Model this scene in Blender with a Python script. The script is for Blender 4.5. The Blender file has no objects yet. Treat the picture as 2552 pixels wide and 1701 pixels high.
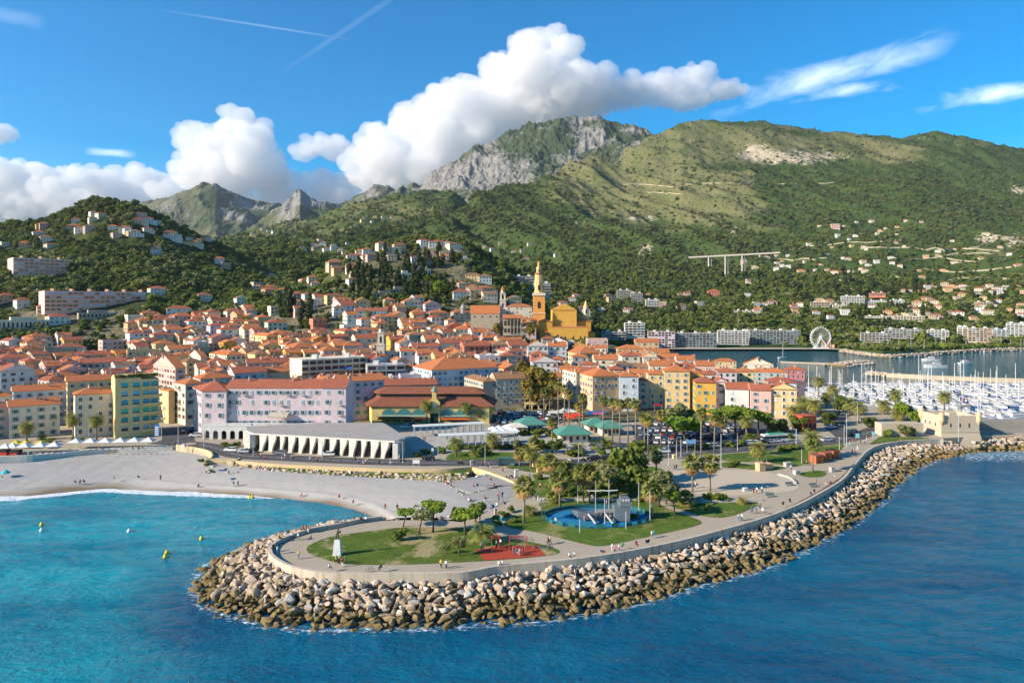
import bpy, math, random
import numpy as np
from mathutils import Vector, Matrix
random.seed(7); RNG = np.random.default_rng(11)
SC = bpy.context.scene; COL = SC.collection
F, CX, HY, CAMH = 1701.33, 1276.0, 765.0, 55.0
R = math.radians
SUN_EL, SUN_AZ = 25.0, 21.0          # azimuth: degrees in front of the -x direction
SD = Vector((-math.cos(R(SUN_AZ))*math.cos(R(SUN_EL)), -math.sin(R(SUN_AZ))*math.cos(R(SUN_EL)), math.sin(R(SUN_EL))))

def at(px, Y, z=0.0): return Vector(((px-CX)/F*Y, Y, z))
def gp(px, py, z=4.5):               # a point of the ground plane at height z seen at (px,py)
    Y = (CAMH-z)*F/(py-HY); return Vector(((px-CX)/F*Y, Y, z))
def zz(py, Y): return CAMH-(py-HY)*Y/F
def pix(X, Y, z): return (CX+X/Y*F, HY+(CAMH-z)/Y*F)
def k(Y, py): return (Y, zz(py, Y))

# ---------- noise
_p = np.random.default_rng(3).permutation(512); _p = np.concatenate([_p, _p, _p])
_g = np.random.default_rng(5).normal(size=(512, 3)); _g /= np.linalg.norm(_g, axis=1)[:, None]
def n3(x, y, z):
    x, y, z = np.broadcast_arrays(np.asarray(x, float), np.asarray(y, float), np.asarray(z, float))
    xi, yi, zi = np.floor(x).astype(int), np.floor(y).astype(int), np.floor(z).astype(int)
    xf, yf, zf = x-xi, y-yi, z-zi
    fd = lambda t: t*t*t*(t*(t*6-15)+10)
    u, v, w = fd(xf), fd(yf), fd(zf); o = 0
    for a in (0, 1):
        for b in (0, 1):
            for c in (0, 1):
                h = _p[_p[_p[(xi+a) & 511]+((yi+b) & 511)]+((zi+c) & 511)] & 511
                g = _g[h]; d = g[..., 0]*(xf-a)+g[..., 1]*(yf-b)+g[..., 2]*(zf-c)
                o = o+d*(u if a else 1-u)*(v if b else 1-v)*(w if c else 1-w)
    return o*1.5
def fbm(x, y, z=0.0, oc=5, gain=.5, ridged=False):
    s, a, f = 0, 1.0, 1.0
    for i in range(oc):
        n = n3(x*f+i*7.3, y*f+i*3.1, np.asarray(z)*f+i*1.7)
        if ridged: n = (1-np.abs(n)*2.2)
        s = s+a*n; a *= gain; f *= 2.03
    return s

# ---------- mesh helpers
class MB:
    def __init__(s): s.v = []; s.f = []; s.m = []; s.T = None
    def pt(s, p):
        p = Vector(p)
        s.v.append(tuple(s.T @ p) if s.T is not None else tuple(p)); return len(s.v)-1
    def face(s, pts, m=0): s.f.append([s.pt(p) for p in pts]); s.m.append(m)
    def box(s, x0, x1, y0, y1, z0, z1, m=0, bottom=True, top=True):
        i = [s.pt(p) for p in ((x0,y0,z0),(x1,y0,z0),(x1,y1,z0),(x0,y1,z0),(x0,y0,z1),(x1,y0,z1),(x1,y1,z1),(x0,y1,z1))]
        fs = [(0,1,5,4),(1,2,6,5),(2,3,7,6),(3,0,4,7)]+([(4,5,6,7)] if top else [])+([(3,2,1,0)] if bottom else [])
        for f in fs: s.f.append([i[a] for a in f]); s.m.append(m)
    def cbox(s, cx, cy, z0, w, d, h, m=0): s.box(cx-w/2, cx+w/2, cy-d/2, cy+d/2, z0, z0+h, m)
    def prism(s, poly, z0, z1, m=0, mtop=None, bottom=False):
        n = len(poly); a = [s.pt((p[0], p[1], z0)) for p in poly]; b = [s.pt((p[0], p[1], z1)) for p in poly]
        for i in range(n): s.f.append([a[i], a[(i+1)%n], b[(i+1)%n], b[i]]); s.m.append(m)
        s.f.append(b); s.m.append(m if mtop is None else mtop)
        if bottom: s.f.append(a[::-1]); s.m.append(m)
    def ring(s, c, r, n, ax=(0,0,1), ry=None, ph=0.0):
        ax = Vector(ax).normalized(); u = ax.orthogonal().normalized() if abs(ax.z) < .99 else Vector((1,0,0)); w = ax.cross(u); c = Vector(c)
        return [s.pt(c+u*(r*math.cos(6.2832*i/n+ph))+w*((ry or r)*math.sin(6.2832*i/n+ph))) for i in range(n)]
    def tube(s, pts, rs, n=8, m=0, cap=True):
        pts = [Vector(p) for p in pts]; L = len(pts)
        if not hasattr(rs, '__len__'): rs = [rs]*L
        rings = []
        u = None
        for i, p in enumerate(pts):
            ax = (pts[min(i+1, L-1)]-pts[max(i-1, 0)]).normalized()
            if u is None: u = ax.orthogonal().normalized()
            u = (u-ax*u.dot(ax)).normalized(); w = ax.cross(u)
            rings.append([s.pt(p+u*(rs[i]*math.cos(6.2832*j/n))+w*(rs[i]*math.sin(6.2832*j/n))) for j in range(n)])
        for a, b in zip(rings, rings[1:]):
            for j in range(n): s.f.append([a[j], a[(j+1)%n], b[(j+1)%n], b[j]]); s.m.append(m)
        if cap: s.f.append(rings[0][::-1]); s.m.append(m); s.f.append(rings[-1]); s.m.append(m)
    def lathe(s, prof, n=12, c=(0,0,0), m=0, ph=0.0):
        rings = [[s.pt((c[0]+r*math.cos(6.2832*j/n+ph), c[1]+r*math.sin(6.2832*j/n+ph), c[2]+z)) for j in range(n)] for r, z in prof]
        for a, b in zip(rings, rings[1:]):
            for j in range(n): s.f.append([a[j], a[(j+1)%n], b[(j+1)%n], b[j]]); s.m.append(m)
        s.f.append(rings[-1]); s.m.append(m)
    def mesh(s, name, mats, smooth=False):
        me = bpy.data.meshes.new(name); me.from_pydata(s.v, [], s.f)
        for mt in (mats if isinstance(mats, (list, tuple)) else [mats]): me.materials.append(mt)
        if len(s.m): me.polygons.foreach_set('material_index', s.m)
        if smooth: me.polygons.foreach_set('use_smooth', [True]*len(s.f))
        me.update(); return me
    def build(s, name, mats, parent=None, smooth=False, **kw): return obj(name, s.mesh(name, mats, smooth), parent, **kw)

def obj(name, me, parent=None, loc=None, rz=0.0, sc=None, label=None, cat=None, group=None, kind=None, rot=None):
    o = bpy.data.objects.new(name, me); COL.objects.link(o)
    if parent is not None: o.parent = parent
    if loc is not None: o.location = loc
    if rot is not None: o.rotation_euler = rot
    elif rz: o.rotation_euler = (0, 0, rz)
    if sc is not None: o.scale = sc if hasattr(sc, '__len__') else (sc, sc, sc)
    return tag(o, label, cat, group, kind)
LAB = []
def tag(o, label=None, cat=None, group=None, kind=None, auto=False):
    if label: o['label'] = label
    if cat: o['category'] = cat
    if group: o['group'] = group
    if kind: o['kind'] = kind
    return o
def auto(o, desc, cat, group, lms=None, where=None):     # label finished at the end, once the neighbours are known
    o['category'] = cat; o['group'] = group; LAB.append((o, desc, lms, where)); return o
def thing(name, label, cat, loc=(0,0,0), rz=0.0, group=None, sc=None):
    return obj(name, None, None, loc, rz, sc, label, cat, group)
def dup(root, loc, rz=0.0, sc=None):
    r = root.copy(); COL.objects.link(r); r.location = loc; r.rotation_euler = (0, 0, rz)
    if sc is not None: r.scale = sc if hasattr(sc, '__len__') else (sc, sc, sc)
    for q in ('label', 'group'):
        if q in r: del r[q]
    for c in KIDS(root):
        d = c.copy(); COL.objects.link(d); d.parent = r
        for g in KIDS(c):
            e = g.copy(); COL.objects.link(e); e.parent = d
    return r
def KIDS(o): return _kids.setdefault(o.name, list(o.children))
_kids = {}
def gridmesh(name, P, mats, smooth=True, attrs=None, close=False):
    ny, nx = P.shape[:2]; me = bpy.data.meshes.new(name)
    me.vertices.add(nx*ny); me.vertices.foreach_set('co', P.reshape(-1).astype(np.float32))
    i = np.arange((ny-1)*(nx-1)); r, c = i//(nx-1), i % (nx-1); a = r*nx+c
    q = np.stack([a, a+1, a+nx+1, a+nx], 1).reshape(-1).astype(np.int32); nf = len(i)
    me.loops.add(nf*4); me.loops.foreach_set('vertex_index', q)
    me.polygons.add(nf); me.polygons.foreach_set('loop_start', np.arange(nf, dtype=np.int32)*4)
    me.polygons.foreach_set('use_smooth', np.full(nf, smooth))
    for mt in (mats if isinstance(mats, (list, tuple)) else [mats]): me.materials.append(mt)
    for an, av in (attrs or {}).items():
        at_ = me.attributes.new(an, 'FLOAT_COLOR', 'POINT'); at_.data.foreach_set('color', av.reshape(-1).astype(np.float32))
    me.update(calc_edges=True); me.validate(); return me
def rawmesh(name, V, Fc, mats, mi=None, smooth=False, attrs=None):     # V (n,3), Fc (m,3|4)
    me = bpy.data.meshes.new(name); kf = Fc.shape[1]
    me.vertices.add(len(V)); me.vertices.foreach_set('co', V.reshape(-1).astype(np.float32))
    me.loops.add(len(Fc)*kf); me.loops.foreach_set('vertex_index', Fc.reshape(-1).astype(np.int32))
    me.polygons.add(len(Fc)); me.polygons.foreach_set('loop_start', np.arange(len(Fc), dtype=np.int32)*kf)
    for mt in (mats if isinstance(mats, (list, tuple)) else [mats]): me.materials.append(mt)
    if mi is not None: me.polygons.foreach_set('material_index', np.asarray(mi, dtype=np.int32))
    if smooth: me.polygons.foreach_set('use_smooth', np.full(len(Fc), True))
    for an, av in (attrs or {}).items():
        at_ = me.attributes.new(an, 'FLOAT_COLOR', 'POINT'); at_.data.foreach_set('color', av.reshape(-1).astype(np.float32))
    me.update(calc_edges=True); return me

# ---------- materials
class NT:
    def __init__(s, name):
        s.m = bpy.data.materials.new(name); s.m.use_nodes = True; s.t = s.m.node_tree; s.n = s.t.nodes
        s.b = s.n['Principled BSDF']; s.out = s.n['Material Output']
    def N(s, typ, **kw):
        nd = s.n.new(typ)
        for a, v in kw.items():
            if a.startswith('i_'):
                key = a[2:].replace('_', ' ')
                nd.inputs[int(key) if key.isdigit() else key].default_value = v
            else: setattr(nd, a, v)
        return nd
    def L(s, a, b): s.t.links.new(a, b)
    def pos(s): 
        if not hasattr(s, '_g'): s._g = s.n.new('ShaderNodeNewGeometry')
        return s._g.outputs['Position']
    def noise(s, scale, detail=4, rough=.6, vec=None, sc3=None):
        nd = s.N('ShaderNodeTexNoise', i_Scale=scale, i_Detail=detail, i_Roughness=rough)
        v = vec or s.pos()
        if sc3:
            mp = s.N('ShaderNodeMapping'); mp.inputs['Scale'].default_value = sc3; s.L(v, mp.inputs[0]); v = mp.outputs[0]
        s.L(v, nd.inputs['Vector']); return nd.outputs['Fac']
    def ramp(s, fac, stops, inter='LINEAR'):
        r = s.n.new('ShaderNodeValToRGB'); r.color_ramp.interpolation = inter; e = r.color_ramp.elements
        while len(e) < len(stops): e.new(.5)
        for el, (p, c) in zip(e, stops): el.position = p; el.color = (*c, 1) if hasattr(c, '__len__') else (c, c, c, 1)
        s.L(fac, r.inputs[0]); return r.outputs[0]
    def mix(s, fac, a, b, typ='MIX'):
        m = s.n.new('ShaderNodeMix'); m.data_type = 'RGBA'; m.blend_type = typ
        for so, key in ((fac, 0), (a, 6), (b, 7)):
            if isinstance(so, (int, float)): m.inputs[key].default_value = so
            elif isinstance(so, tuple): m.inputs[key].default_value = (*so, 1)
            else: s.L(so, m.inputs[key])
        return m.outputs[2]
    def math(s, op, a, b=0.0, c=0.0, clamp=False):
        m = s.N('ShaderNodeMath', operation=op, use_clamp=clamp)
        for i, q in enumerate((a, b, c)):
            if isinstance(q, (int, float)): m.inputs[i].default_value = q
            else: s.L(q, m.inputs[i])
        return m.outputs[0]
    def bump(s, h, strength=.5, dist=.1):
        b = s.N('ShaderNodeBump', i_Strength=strength, i_Distance=dist); s.L(h, b.inputs['Height']); s.L(b.outputs[0], s.b.inputs['Normal'])
    def col(s, c):
        if isinstance(c, tuple): s.b.inputs['Base Color'].default_value = (*c, 1)
        else: s.L(c, s.b.inputs['Base Color'])
    def done(s, rough=.8, spec=.3, metal=0.0):
        s.b.inputs['Roughness'].default_value = rough; s.b.inputs['Specular IOR Level'].default_value = spec; s.b.inputs['Metallic'].default_value = metal
        return s.m
_mc = {}
def plain(name, c, rough=.7, spec=.3, metal=0.0, var=.25, scale=.6):
    if name in _mc: return _mc[name]
    t = NT(name); n = t.noise(scale, 5, .65)
    t.col(t.mix(t.math('MULTIPLY', n, 1.0), tuple(x*(1-var) for x in c), tuple(min(1, x*(1+var)) for x in c)))
    _mc[name] = t.done(rough, spec, metal); return _mc[name]
def plaster(name, c):
    if name in _mc: return _mc[name]
    t = NT(name); a = t.noise(.35, 6, .7); b = t.noise(.9, 4, .6, sc3=(1.0, 1.0, .22))
    base = t.mix(t.ramp(a, [(.3, 0), (.75, 1)]), tuple(x*.84 for x in c), tuple(min(1, x*1.1) for x in c))
    st = t.ramp(b, [(.52, 0), (.75, .45)]); base = t.mix(st, base, tuple(x*.62 for x in c))
    t.col(base); t.bump(t.noise(3.0, 3), .25, .05); _mc[name] = t.done(.9, .15); return _mc[name]
def leafmat(name, c1, c2, c3=None, scale=.35):
    if name in _mc: return _mc[name]
    t = NT(name); a = t.noise(scale, 3, .6); b = t.noise(scale*.12, 2)
    oi = t.n.new('ShaderNodeObjectInfo')
    cc = t.mix(t.ramp(a, [(.35, 0), (.65, 1)]), c1, c2)
    cc = t.mix(t.math('MULTIPLY', oi.outputs['Random'], .75), cc, c3 or (c2[0]*1.15, c2[1]*.95, c2[2]*.8))
    t.col(cc); t.done(.75, .18)
    tr = t.N('ShaderNodeBsdfTranslucent'); t.L(cc, tr.inputs[0]); mx = t.N('ShaderNodeMixShader'); mx.inputs[0].default_value = .28
    t.L(t.b.outputs[0], mx.inputs[1]); t.L(tr.outputs[0], mx.inputs[2]); t.L(mx.outputs[0], t.out.inputs[0])
    _mc[name] = t.m; return t.m
# ---------- camera, sky, sun
cam = bpy.data.cameras.new('Camera'); camo = bpy.data.objects.new('Camera', cam); COL.objects.link(camo); SC.camera = camo
camo.location = (0, 0, CAMH); camo.rotation_euler = (R(90), 0, 0)
cam.lens = 24.0; cam.sensor_width = 36.0; cam.clip_start = 1.0; cam.clip_end = 90000; cam.shift_y = -(1701/2-HY)/2552
W = bpy.data.worlds.new('World'); SC.world = W; W.use_nodes = True; wt = W.node_tree; wn = wt.nodes
bg = wn['Background']; bg.inputs["Strength"].default_value = .12
sky = wn.new('ShaderNodeTexSky'); sky.sky_type = 'NISHITA'; sky.sun_disc = False
sky.sun_elevation = R(SUN_EL); sky.sun_rotation = math.atan2(SD.x, SD.y); sky.altitude = 50; sky.air_density = 1.0; sky.dust_density = .25; sky.ozone_density = 2.5
hs = wn.new('ShaderNodeHueSaturation'); hs.inputs['Saturation'].default_value = 1.7; hs.inputs['Value'].default_value = .84
wt.links.new(sky.outputs[0], hs.inputs['Color'])
# thin high cloud: streaks given by direction, far beyond the scene
tc = wn.new('ShaderNodeTexCoord'); sx = wn.new('ShaderNodeSeparateXYZ'); wt.links.new(tc.outputs['Generated'], sx.inputs[0])
def wm(op, a, b=0.0, clamp=False):
    m = wn.new('ShaderNodeMath'); m.operation = op; m.use_clamp = clamp
    for i, q in enumerate((a, b)):
        if isinstance(q, (int, float)): m.inputs[i].default_value = q
        else: wt.links.new(q, m.inputs[i])
    return m.outputs[0]
u = wm('DIVIDE', sx.outputs[0], sx.outputs[1]); v = wm('DIVIDE', sx.outputs[2], sx.outputs[1])
front = wm('GREATER_THAN', sx.outputs[1], .05)
def streak(px0, py0, px1, py1, w, amp, nscale, lo, hi):
    a = Vector(((px0-CX)/F, (HY-py0)/F)); b = Vector(((px1-CX)/F, (HY-py1)/F)); d = b-a; L = d.length; d /= L
    du = wm('SUBTRACT', u, a.x); dv = wm('SUBTRACT', v, a.y)
    s_ = wm('ADD', wm('MULTIPLY', du, d.x), wm('MULTIPLY', dv, d.y)); t_ = wm('SUBTRACT', wm('MULTIPLY', dv, d.x), wm('MULTIPLY', du, d.y))
    cb = wn.new('ShaderNodeCombineXYZ'); wt.links.new(wm('MULTIPLY', s_, 1.0), cb.inputs[0]); wt.links.new(wm('MULTIPLY', t_, 3.2), cb.inputs[1])
    ns = wn.new('ShaderNodeTexNoise'); ns.inputs['Scale'].default_value = nscale; ns.inputs['Detail'].default_value = 7; ns.inputs['Roughness'].default_value = .62
    ns.inputs['Distortion'].default_value = .6; wt.links.new(cb.outputs[0], ns.inputs['Vector'])
    ss = wm('DIVIDE', s_, L); along = wm('MULTIPLY', wm('MULTIPLY', ss, wm('SUBTRACT', 1.0, ss)), 4.0, True)
    tw = wm('DIVIDE', t_, w/F); ac = wm('SUBTRACT', 1.0, wm('MULTIPLY', tw, tw), True)
    e = wm('MULTIPLY', along, ac); q = wm('SUBTRACT', wm('ADD', ns.outputs['Fac'], wm('MULTIPLY', e, .35)), lo)
    return wm('MULTIPLY', wm('MULTIPLY', wm('DIVIDE', q, hi-lo, True), wm('POWER', e, .5)), amp)
st = [streak(1740, 275, 2420, 85, 44, .55, 9, .58, 1.05), streak(1950, 245, 2250, 205, 22, .4, 16, .6, 1.0), streak(2260, 262, 2800, 190, 30, .6, 12, .58, 1.0),
      streak(400, 25, 880, 100, 3, .1, 10, .2, .8), streak(690, 190, 1000, -20, 9, .05, 8, .35, .9), streak(210, 375, 340, 385, 11, .5, 14, .4, .9), streak(-60, 20, 120, 60, 22, .12, 8, .4, .9)]
acc = st[0]
for q in st[1:]: acc = wm('MAXIMUM', acc, q)
acc = wm('MULTIPLY', acc, front)
mx = wn.new('ShaderNodeMix'); mx.data_type = 'RGBA'; wt.links.new(acc, mx.inputs[0]); wt.links.new(hs.outputs[0], mx.inputs[6]); mx.inputs[7].default_value = (8.0, 8.6, 9.4, 1)
wt.links.new(mx.outputs[2], bg.inputs[0])
sl = bpy.data.lights.new('Sun', 'SUN'); sl.energy = 4.6; sl.angle = R(.55); sl.color = (1.0, .87, .70)
so = bpy.data.objects.new('Sun', sl); COL.objects.link(so); so.rotation_euler = SD.to_track_quat('Z', 'Y').to_euler()
SC.view_settings.view_transform = 'Standard'; SC.view_settings.look = 'None'; SC.view_settings.exposure = 0.95; SC.view_settings.gamma = 1.0
cy = SC.cycles; cy.use_denoising = True; cy.max_bounces = 12; cy.diffuse_bounces = 2; cy.glossy_bounces = 2; cy.transmission_bounces = 3; cy.transparent_max_bounces = 8; cy.volume_bounces = 10
cy.use_adaptive_sampling = True; cy.adaptive_threshold = .02; cy.sample_clamp_indirect = 4.0
try: cy.denoiser = 'OPENIMAGEDENOISE'; cy.denoising_input_passes = 'RGB_ALBEDO_NORMAL'
except Exception: pass

# ---------- cumulus clouds: lumpy bodies of many billows, solid geometry far behind the mountains
vm = NT('cloud_veil'); vm.n.remove(vm.b); vv = vm.N('ShaderNodeVolumePrincipled'); vv.inputs['Color'].default_value = (.975, .98, .99, 1); vv.inputs['Density'].default_value = .0045; vv.inputs['Anisotropy'].default_value = .0
vm.L(vv.outputs[0], vm.out.inputs['Volume']); VEILM = vm.m
def blobs_surface(bl, sub, amp, rs, seed, flat=None):
    bm_co = []; 
    import bmesh
    bm = bmesh.new(); bmesh.ops.create_icosphere(bm, subdivisions=sub, radius=1.0)
    S0 = np.array([v.co[:] for v in bm.verts]); FF = np.array([[v.index for v in f.verts] for f in bm.faces]); bm.free()
    Vs, Fs, o = [], [], 0
    for (x, y, z, r, sx_, sz_) in bl:
        rr = np.array([r*sx_, r*.8, r*sz_]); P = S0*rr+np.array([x, y, z])
        q = P/rs+seed
        d = fbm(q[:, 0], q[:, 1], q[:, 2], 5, .55, ridged=False); d2 = 1-np.abs(n3(q[:, 0]*1.7+9, q[:, 1]*1.7, q[:, 2]*1.7))*2.6; d3 = 1-np.abs(n3(q[:, 0]*4.3+9, q[:, 1]*4.3, q[:, 2]*4.3))*2.6; d3 = d3+.6*(1-np.abs(n3(q[:, 0]*9+2, q[:, 1]*9, q[:, 2]*9))*2.6)
        P = P+S0*((d*1.0+d2*.5+d3*.5)*amp*r)[:, None]
        if flat is not None: P[:, 2] = np.maximum(P[:, 2], flat+n3(q[:, 0]*2, q[:, 1]*2, 5.0)*r*.12)
        Vs.append(P); Fs.append(FF+o); o += len(P)
    return np.concatenate(Vs), np.concatenate(Fs)
def cloud(label, Yc, specs, sub=5, base=None, seed=0.0, nb=5):
    rnd = random.Random(int(seed*10)+5); bl = []
    for (px, py, r, sxx, szz) in specs:
        x, z, rr = (px-CX)/F*Yc, zz(py, Yc), r/F*Yc
        bl.append((x, Yc, z, rr, sxx, szz))
        for j in range(nb+3):
            a = rnd.uniform(0, 6.28); e = rnd.uniform(-.15, 1.0); q = rr*rnd.uniform(.2, .5)
            bl.append((x+rr*sxx*.82*math.cos(a)*math.cos(e*.8), Yc-rr*.25+rr*.4*math.sin(a)-rr*.3, z+rr*szz*.8*math.sin(e*1.5), q, rnd.uniform(.9, 1.3), rnd.uniform(.75, 1.0)))
    fl = None if base is None else zz(base, Yc)
    V, FF = blobs_surface(bl, sub, .17, 150.0*Yc/9000, seed, fl)
    o = obj('cloud', rawmesh('cloud', V, FF, VEILM)); m = o.modifiers.new('union', 'REMESH'); m.mode = 'VOXEL'; m.voxel_size = 15; m.use_smooth_shade = True; tag(o, label, 'cloud', kind='stuff')
# ---------- terrain
def terrmat(name, forest, forest2, grass, grass2, rock, rock2):
    t = NT(name); at_ = t.N('ShaderNodeAttribute', attribute_name='mask'); sp = t.N('ShaderNodeSeparateColor'); t.L(at_.outputs['Color'], sp.inputs[0])
    n1 = t.noise(.02, 6, .65); n2 = t.noise(.006, 5, .6); n3_ = t.noise(.09, 4, .7)
    fo = t.mix(t.ramp(n1, [(.38, 0), (.62, 1)]), forest, forest2)
    gr = t.mix(t.ramp(n2, [(.35, 0), (.65, 1)]), grass, grass2); gr = t.mix(t.ramp(n3_, [(.5, 0), (.62, .75)]), gr, forest)
    ro = t.mix(t.ramp(t.noise(.035, 7, .75, sc3=(1, 1, .45)), [(.36, 0), (.6, 1)]), rock, rock2)
    e = t.math('MULTIPLY', t.math('SUBTRACT', n3_, .5), 1.1); e2 = t.math('MULTIPLY', t.math('SUBTRACT', n2, .5), .9)
    fg = t.ramp(t.math('ADD', sp.outputs[1], t.math('ADD', e, e2)), [(.42, 0), (.56, 1)])
    fr = t.ramp(t.math('ADD', sp.outputs[0], t.math('ADD', e, t.math('MULTIPLY', t.math('SUBTRACT', n1, .5), .8))), [(.45, 0), (.58, 1)])
    t.col(t.mix(fr, t.mix(fg, fo, gr), ro)); t.bump(t.math('ADD', n3_, t.math('MULTIPLY', n1, 2.0)), .9, 5.0)
    return t.done(.95, .05)
TM = terrmat('hillside_ground', (.036, .062, .018), (.065, .095, .028), (.135, .15, .055), (.19, .175, .085), (.33, .27, .19), (.52, .45, .34))
TM2 = terrmat('near_hill_ground', (.035, .052, .018), (.07, .085, .028), (.14, .13, .065), (.21, .18, .12), (.36, .31, .24), (.5, .44, .36))
TM3 = terrmat('mountain_ground', (.04, .06, .03), (.065, .085, .04), (.11, .12, .065), (.14, .14, .08), (.13, .13, .125), (.27, .26, .24))
class Sheet:
    def __init__(s, name, cols, px0, px1, nx, ny, Y0, Y1, noise, mask, mat, blur=(2, 2), logy=True):
        xs = sorted(cols); Kn = len(cols[xs[0]])
        s.px = np.linspace(px0, px1, nx); s.Y = (np.geomspace if logy else np.linspace)(Y0, Y1, ny)
        KY = np.array([[np.interp(s.px, xs, [cols[x][i][0] for x in xs])] for i in range(Kn)])[:, 0]
        KP = np.array([[np.interp(s.px, xs, [HY+(CAMH-cols[x][i][1])*F/cols[x][i][0] for x in xs])] for i in range(Kn)])[:, 0]
        KZ = CAMH-(KP-HY)*KY/F
        Z = np.zeros((ny, nx))
        for j in range(nx): Z[:, j] = np.interp(s.Y, KY[:, j], KZ[:, j])
        for ax, b in ((0, blur[0]), (1, blur[1])):
            for _ in range(b):
                a = np.roll(Z, 1, ax); c = np.roll(Z, -1, ax)
                if ax == 0: a[0] = Z[0]; c[-1] = Z[-1]
                else: a[:, 0] = Z[:, 0]; c[:, -1] = Z[:, -1]
                Z = (a+Z*2+c)/4
        PX, YY = np.meshgrid(s.px, s.Y); X = (PX-CX)/F*YY
        Z = Z+noise(X, YY, Z, PX, HY+(CAMH-Z)/YY*F); s.Z = Z
        m = np.zeros((ny, nx, 4)); r, g = mask(X, YY, Z, PX, HY+(CAMH-Z)/YY*F); m[..., 0] = r; m[..., 1] = g; m[..., 3] = 1; s.M = m
        s.o = obj(name, gridmesh(name, np.stack([X, YY, Z], -1), mat, True, {'mask': m}), kind='structure')
    def uv(s, X, Y):
        px = CX+X/Y*F
        j = np.clip(np.interp(px, s.px, np.arange(len(s.px))), 0, len(s.px)-1.001); i = np.clip(np.interp(Y, s.Y, np.arange(len(s.Y))), 0, len(s.Y)-1.001)
        return i, j
    def samp(s, A, X, Y):
        i, j = s.uv(np.asarray(X, float), np.asarray(Y, float)); a, b = i.astype(int), j.astype(int); u, v = i-a, j-b
        return A[a, b]*(1-u)*(1-v)+A[a+1, b]*u*(1-v)+A[a, b+1]*(1-u)*v+A[a+1, b+1]*u*v
    def z(s, X, Y): return s.samp(s.Z, X, Y)
def sst(x, a, b): t_ = np.clip((x-a)/(b-a), 0, 1); return t_*t_*(3-2*t_)
def spot(PX, PY, cx, cy, rx, ry): return np.exp(-(((PX-cx)/rx)**2+((PY-cy)/ry)**2))
flat0 = [(284, 4.3), (318, 4.4)]
A = {
 -500: flat0+[(380, 12), (450, 22), (520, 34), (600, 52), (700, 88), (850, 130), (1000, 170), (1300, 100)],
 0:   flat0+[(380, 10), k(450, 895), k(520, 845), k(600, 800), k(700, 698), k(850, 625), k(1000, 562), (1400, 100)],
 120: flat0+[(380, 9), k(450, 905), k(520, 855), k(600, 797), k(700, 700), k(850, 620), k(1000, 548), (1400, 100)],
 240: flat0+[(380, 7), k(450, 925), k(520, 862), k(600, 795), k(700, 710), k(850, 615), k(1000, 501), (1350, 100)],
 340: flat0+[(380, 6), k(450, 930), k(520, 865), k(600, 792), k(700, 710), k(850, 620), k(1000, 510), (1350, 100)],
 450: flat0+[(380, 6), k(450, 925), k(520, 862), k(600, 800), k(700, 730), k(850, 660), k(1020, 570), (1350, 90)],
 560: flat0+[(380, 6), k(450, 918), k(520, 860), k(600, 800), k(720, 745), k(880, 680), k(1050, 616), (1350, 60)],
 660: flat0+[(380, 6), k(450, 905), k(520, 850), k(600, 790), k(720, 745), k(900, 705), k(1080, 680), (1350, 50)],
 750: flat0+[(380, 6), k(450, 900), k(520, 840), k(600, 778), k(680, 735), k(820, 722), k(1050, 728), (1350, 50)],
 840: flat0+[(380, 7), k(450, 895), k(520, 838), k(600, 768), k(680, 712), k(750, 670), k(840, 650), (1100, 60)],
 940: flat0+[(380, 8), k(450, 890), k(520, 838), k(600, 765), k(680, 705), k(760, 650), k(860, 614), (1150, 60)],
 1040: flat0+[(380, 8), k(450, 890), k(520, 845), k(600, 770), k(680, 705), k(760, 650), k(860, 594), (1150, 60)],
 1150: flat0+[(380, 8), k(450, 890), k(520, 848), k(590, 790), k(660, 725), k(750, 655), k(850, 594), (1150, 60)],
 1230: flat0+[(380, 8), k(450, 893), k(520, 850), k(575, 805), k(640, 748), k(740, 690), k(850, 645), (1150, 40)],
 1320: flat0+[(380, 8), k(450, 895), k(520, 852), k(570, 812), k(630, 780), k(720, 750), k(850, 700), (1100, 30)],
 1420: flat0+[(380, 8), k(450, 900), k(520, 858), k(570, 825), (630, 28), (700, 15), (800, 8), (950, 4)],
 1560: flat0+[(380, 7.5), k(430, 930), k(490, 895), k(540, 868), (590, 14), (650, 6), (720, 3), (900, 0)],
 1700: flat0+[(380, 6), (420, 9), (470, 9), (520, 7), (570, 3), (620, -2), (720, -4), (900, -5)],
 1830: flat0+[(380, 4.6), (410, 5), (440, 4), (470, 3), (500, -2), (560, -4), (700, -5), (900, -5)],
 1960: flat0+[(345, 4.6), (375, 3), (382, -3), (400, -5), (500, -5), (560, -5), (700, -5), (900, -5)],
 2060: [(284, 4.2), (300, 4.6), (318, 4.2), (332, 3), (338, -3), (400, -5), (500, -5), (560, -5), (700, -5), (900, -5)]}
NA = lambda X, Y, Z, PX, PY: (fbm(X/60, Y/60, 0, 4)*3.2*sst(Y, 480, 800)+fbm(X/14, Y/14, 2., 3)*1.0*sst(Y, 560, 800))*sst(Z, 8, 30)
def MA(X, Y, Z, PX, PY):
    rock = .25*spot(PX, PY, 1120, 700, 60, 30); g = .35+.35*(Y < 620)+.2*spot(PX, PY, 950, 690, 200, 50)
    g = np.where(Y > 640, .12, g); g = g+.5*((Y > 620) & (PX > 780) & (PX < 1250) & (Z > 60))
    return rock, g
LAND = Sheet('near_hill', A, -500, 2060, 640, 420, 284, 1400, NA, MA, TM2, (1, 5))
G = lambda X, Y: float(LAND.z(X, Y))
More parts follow.
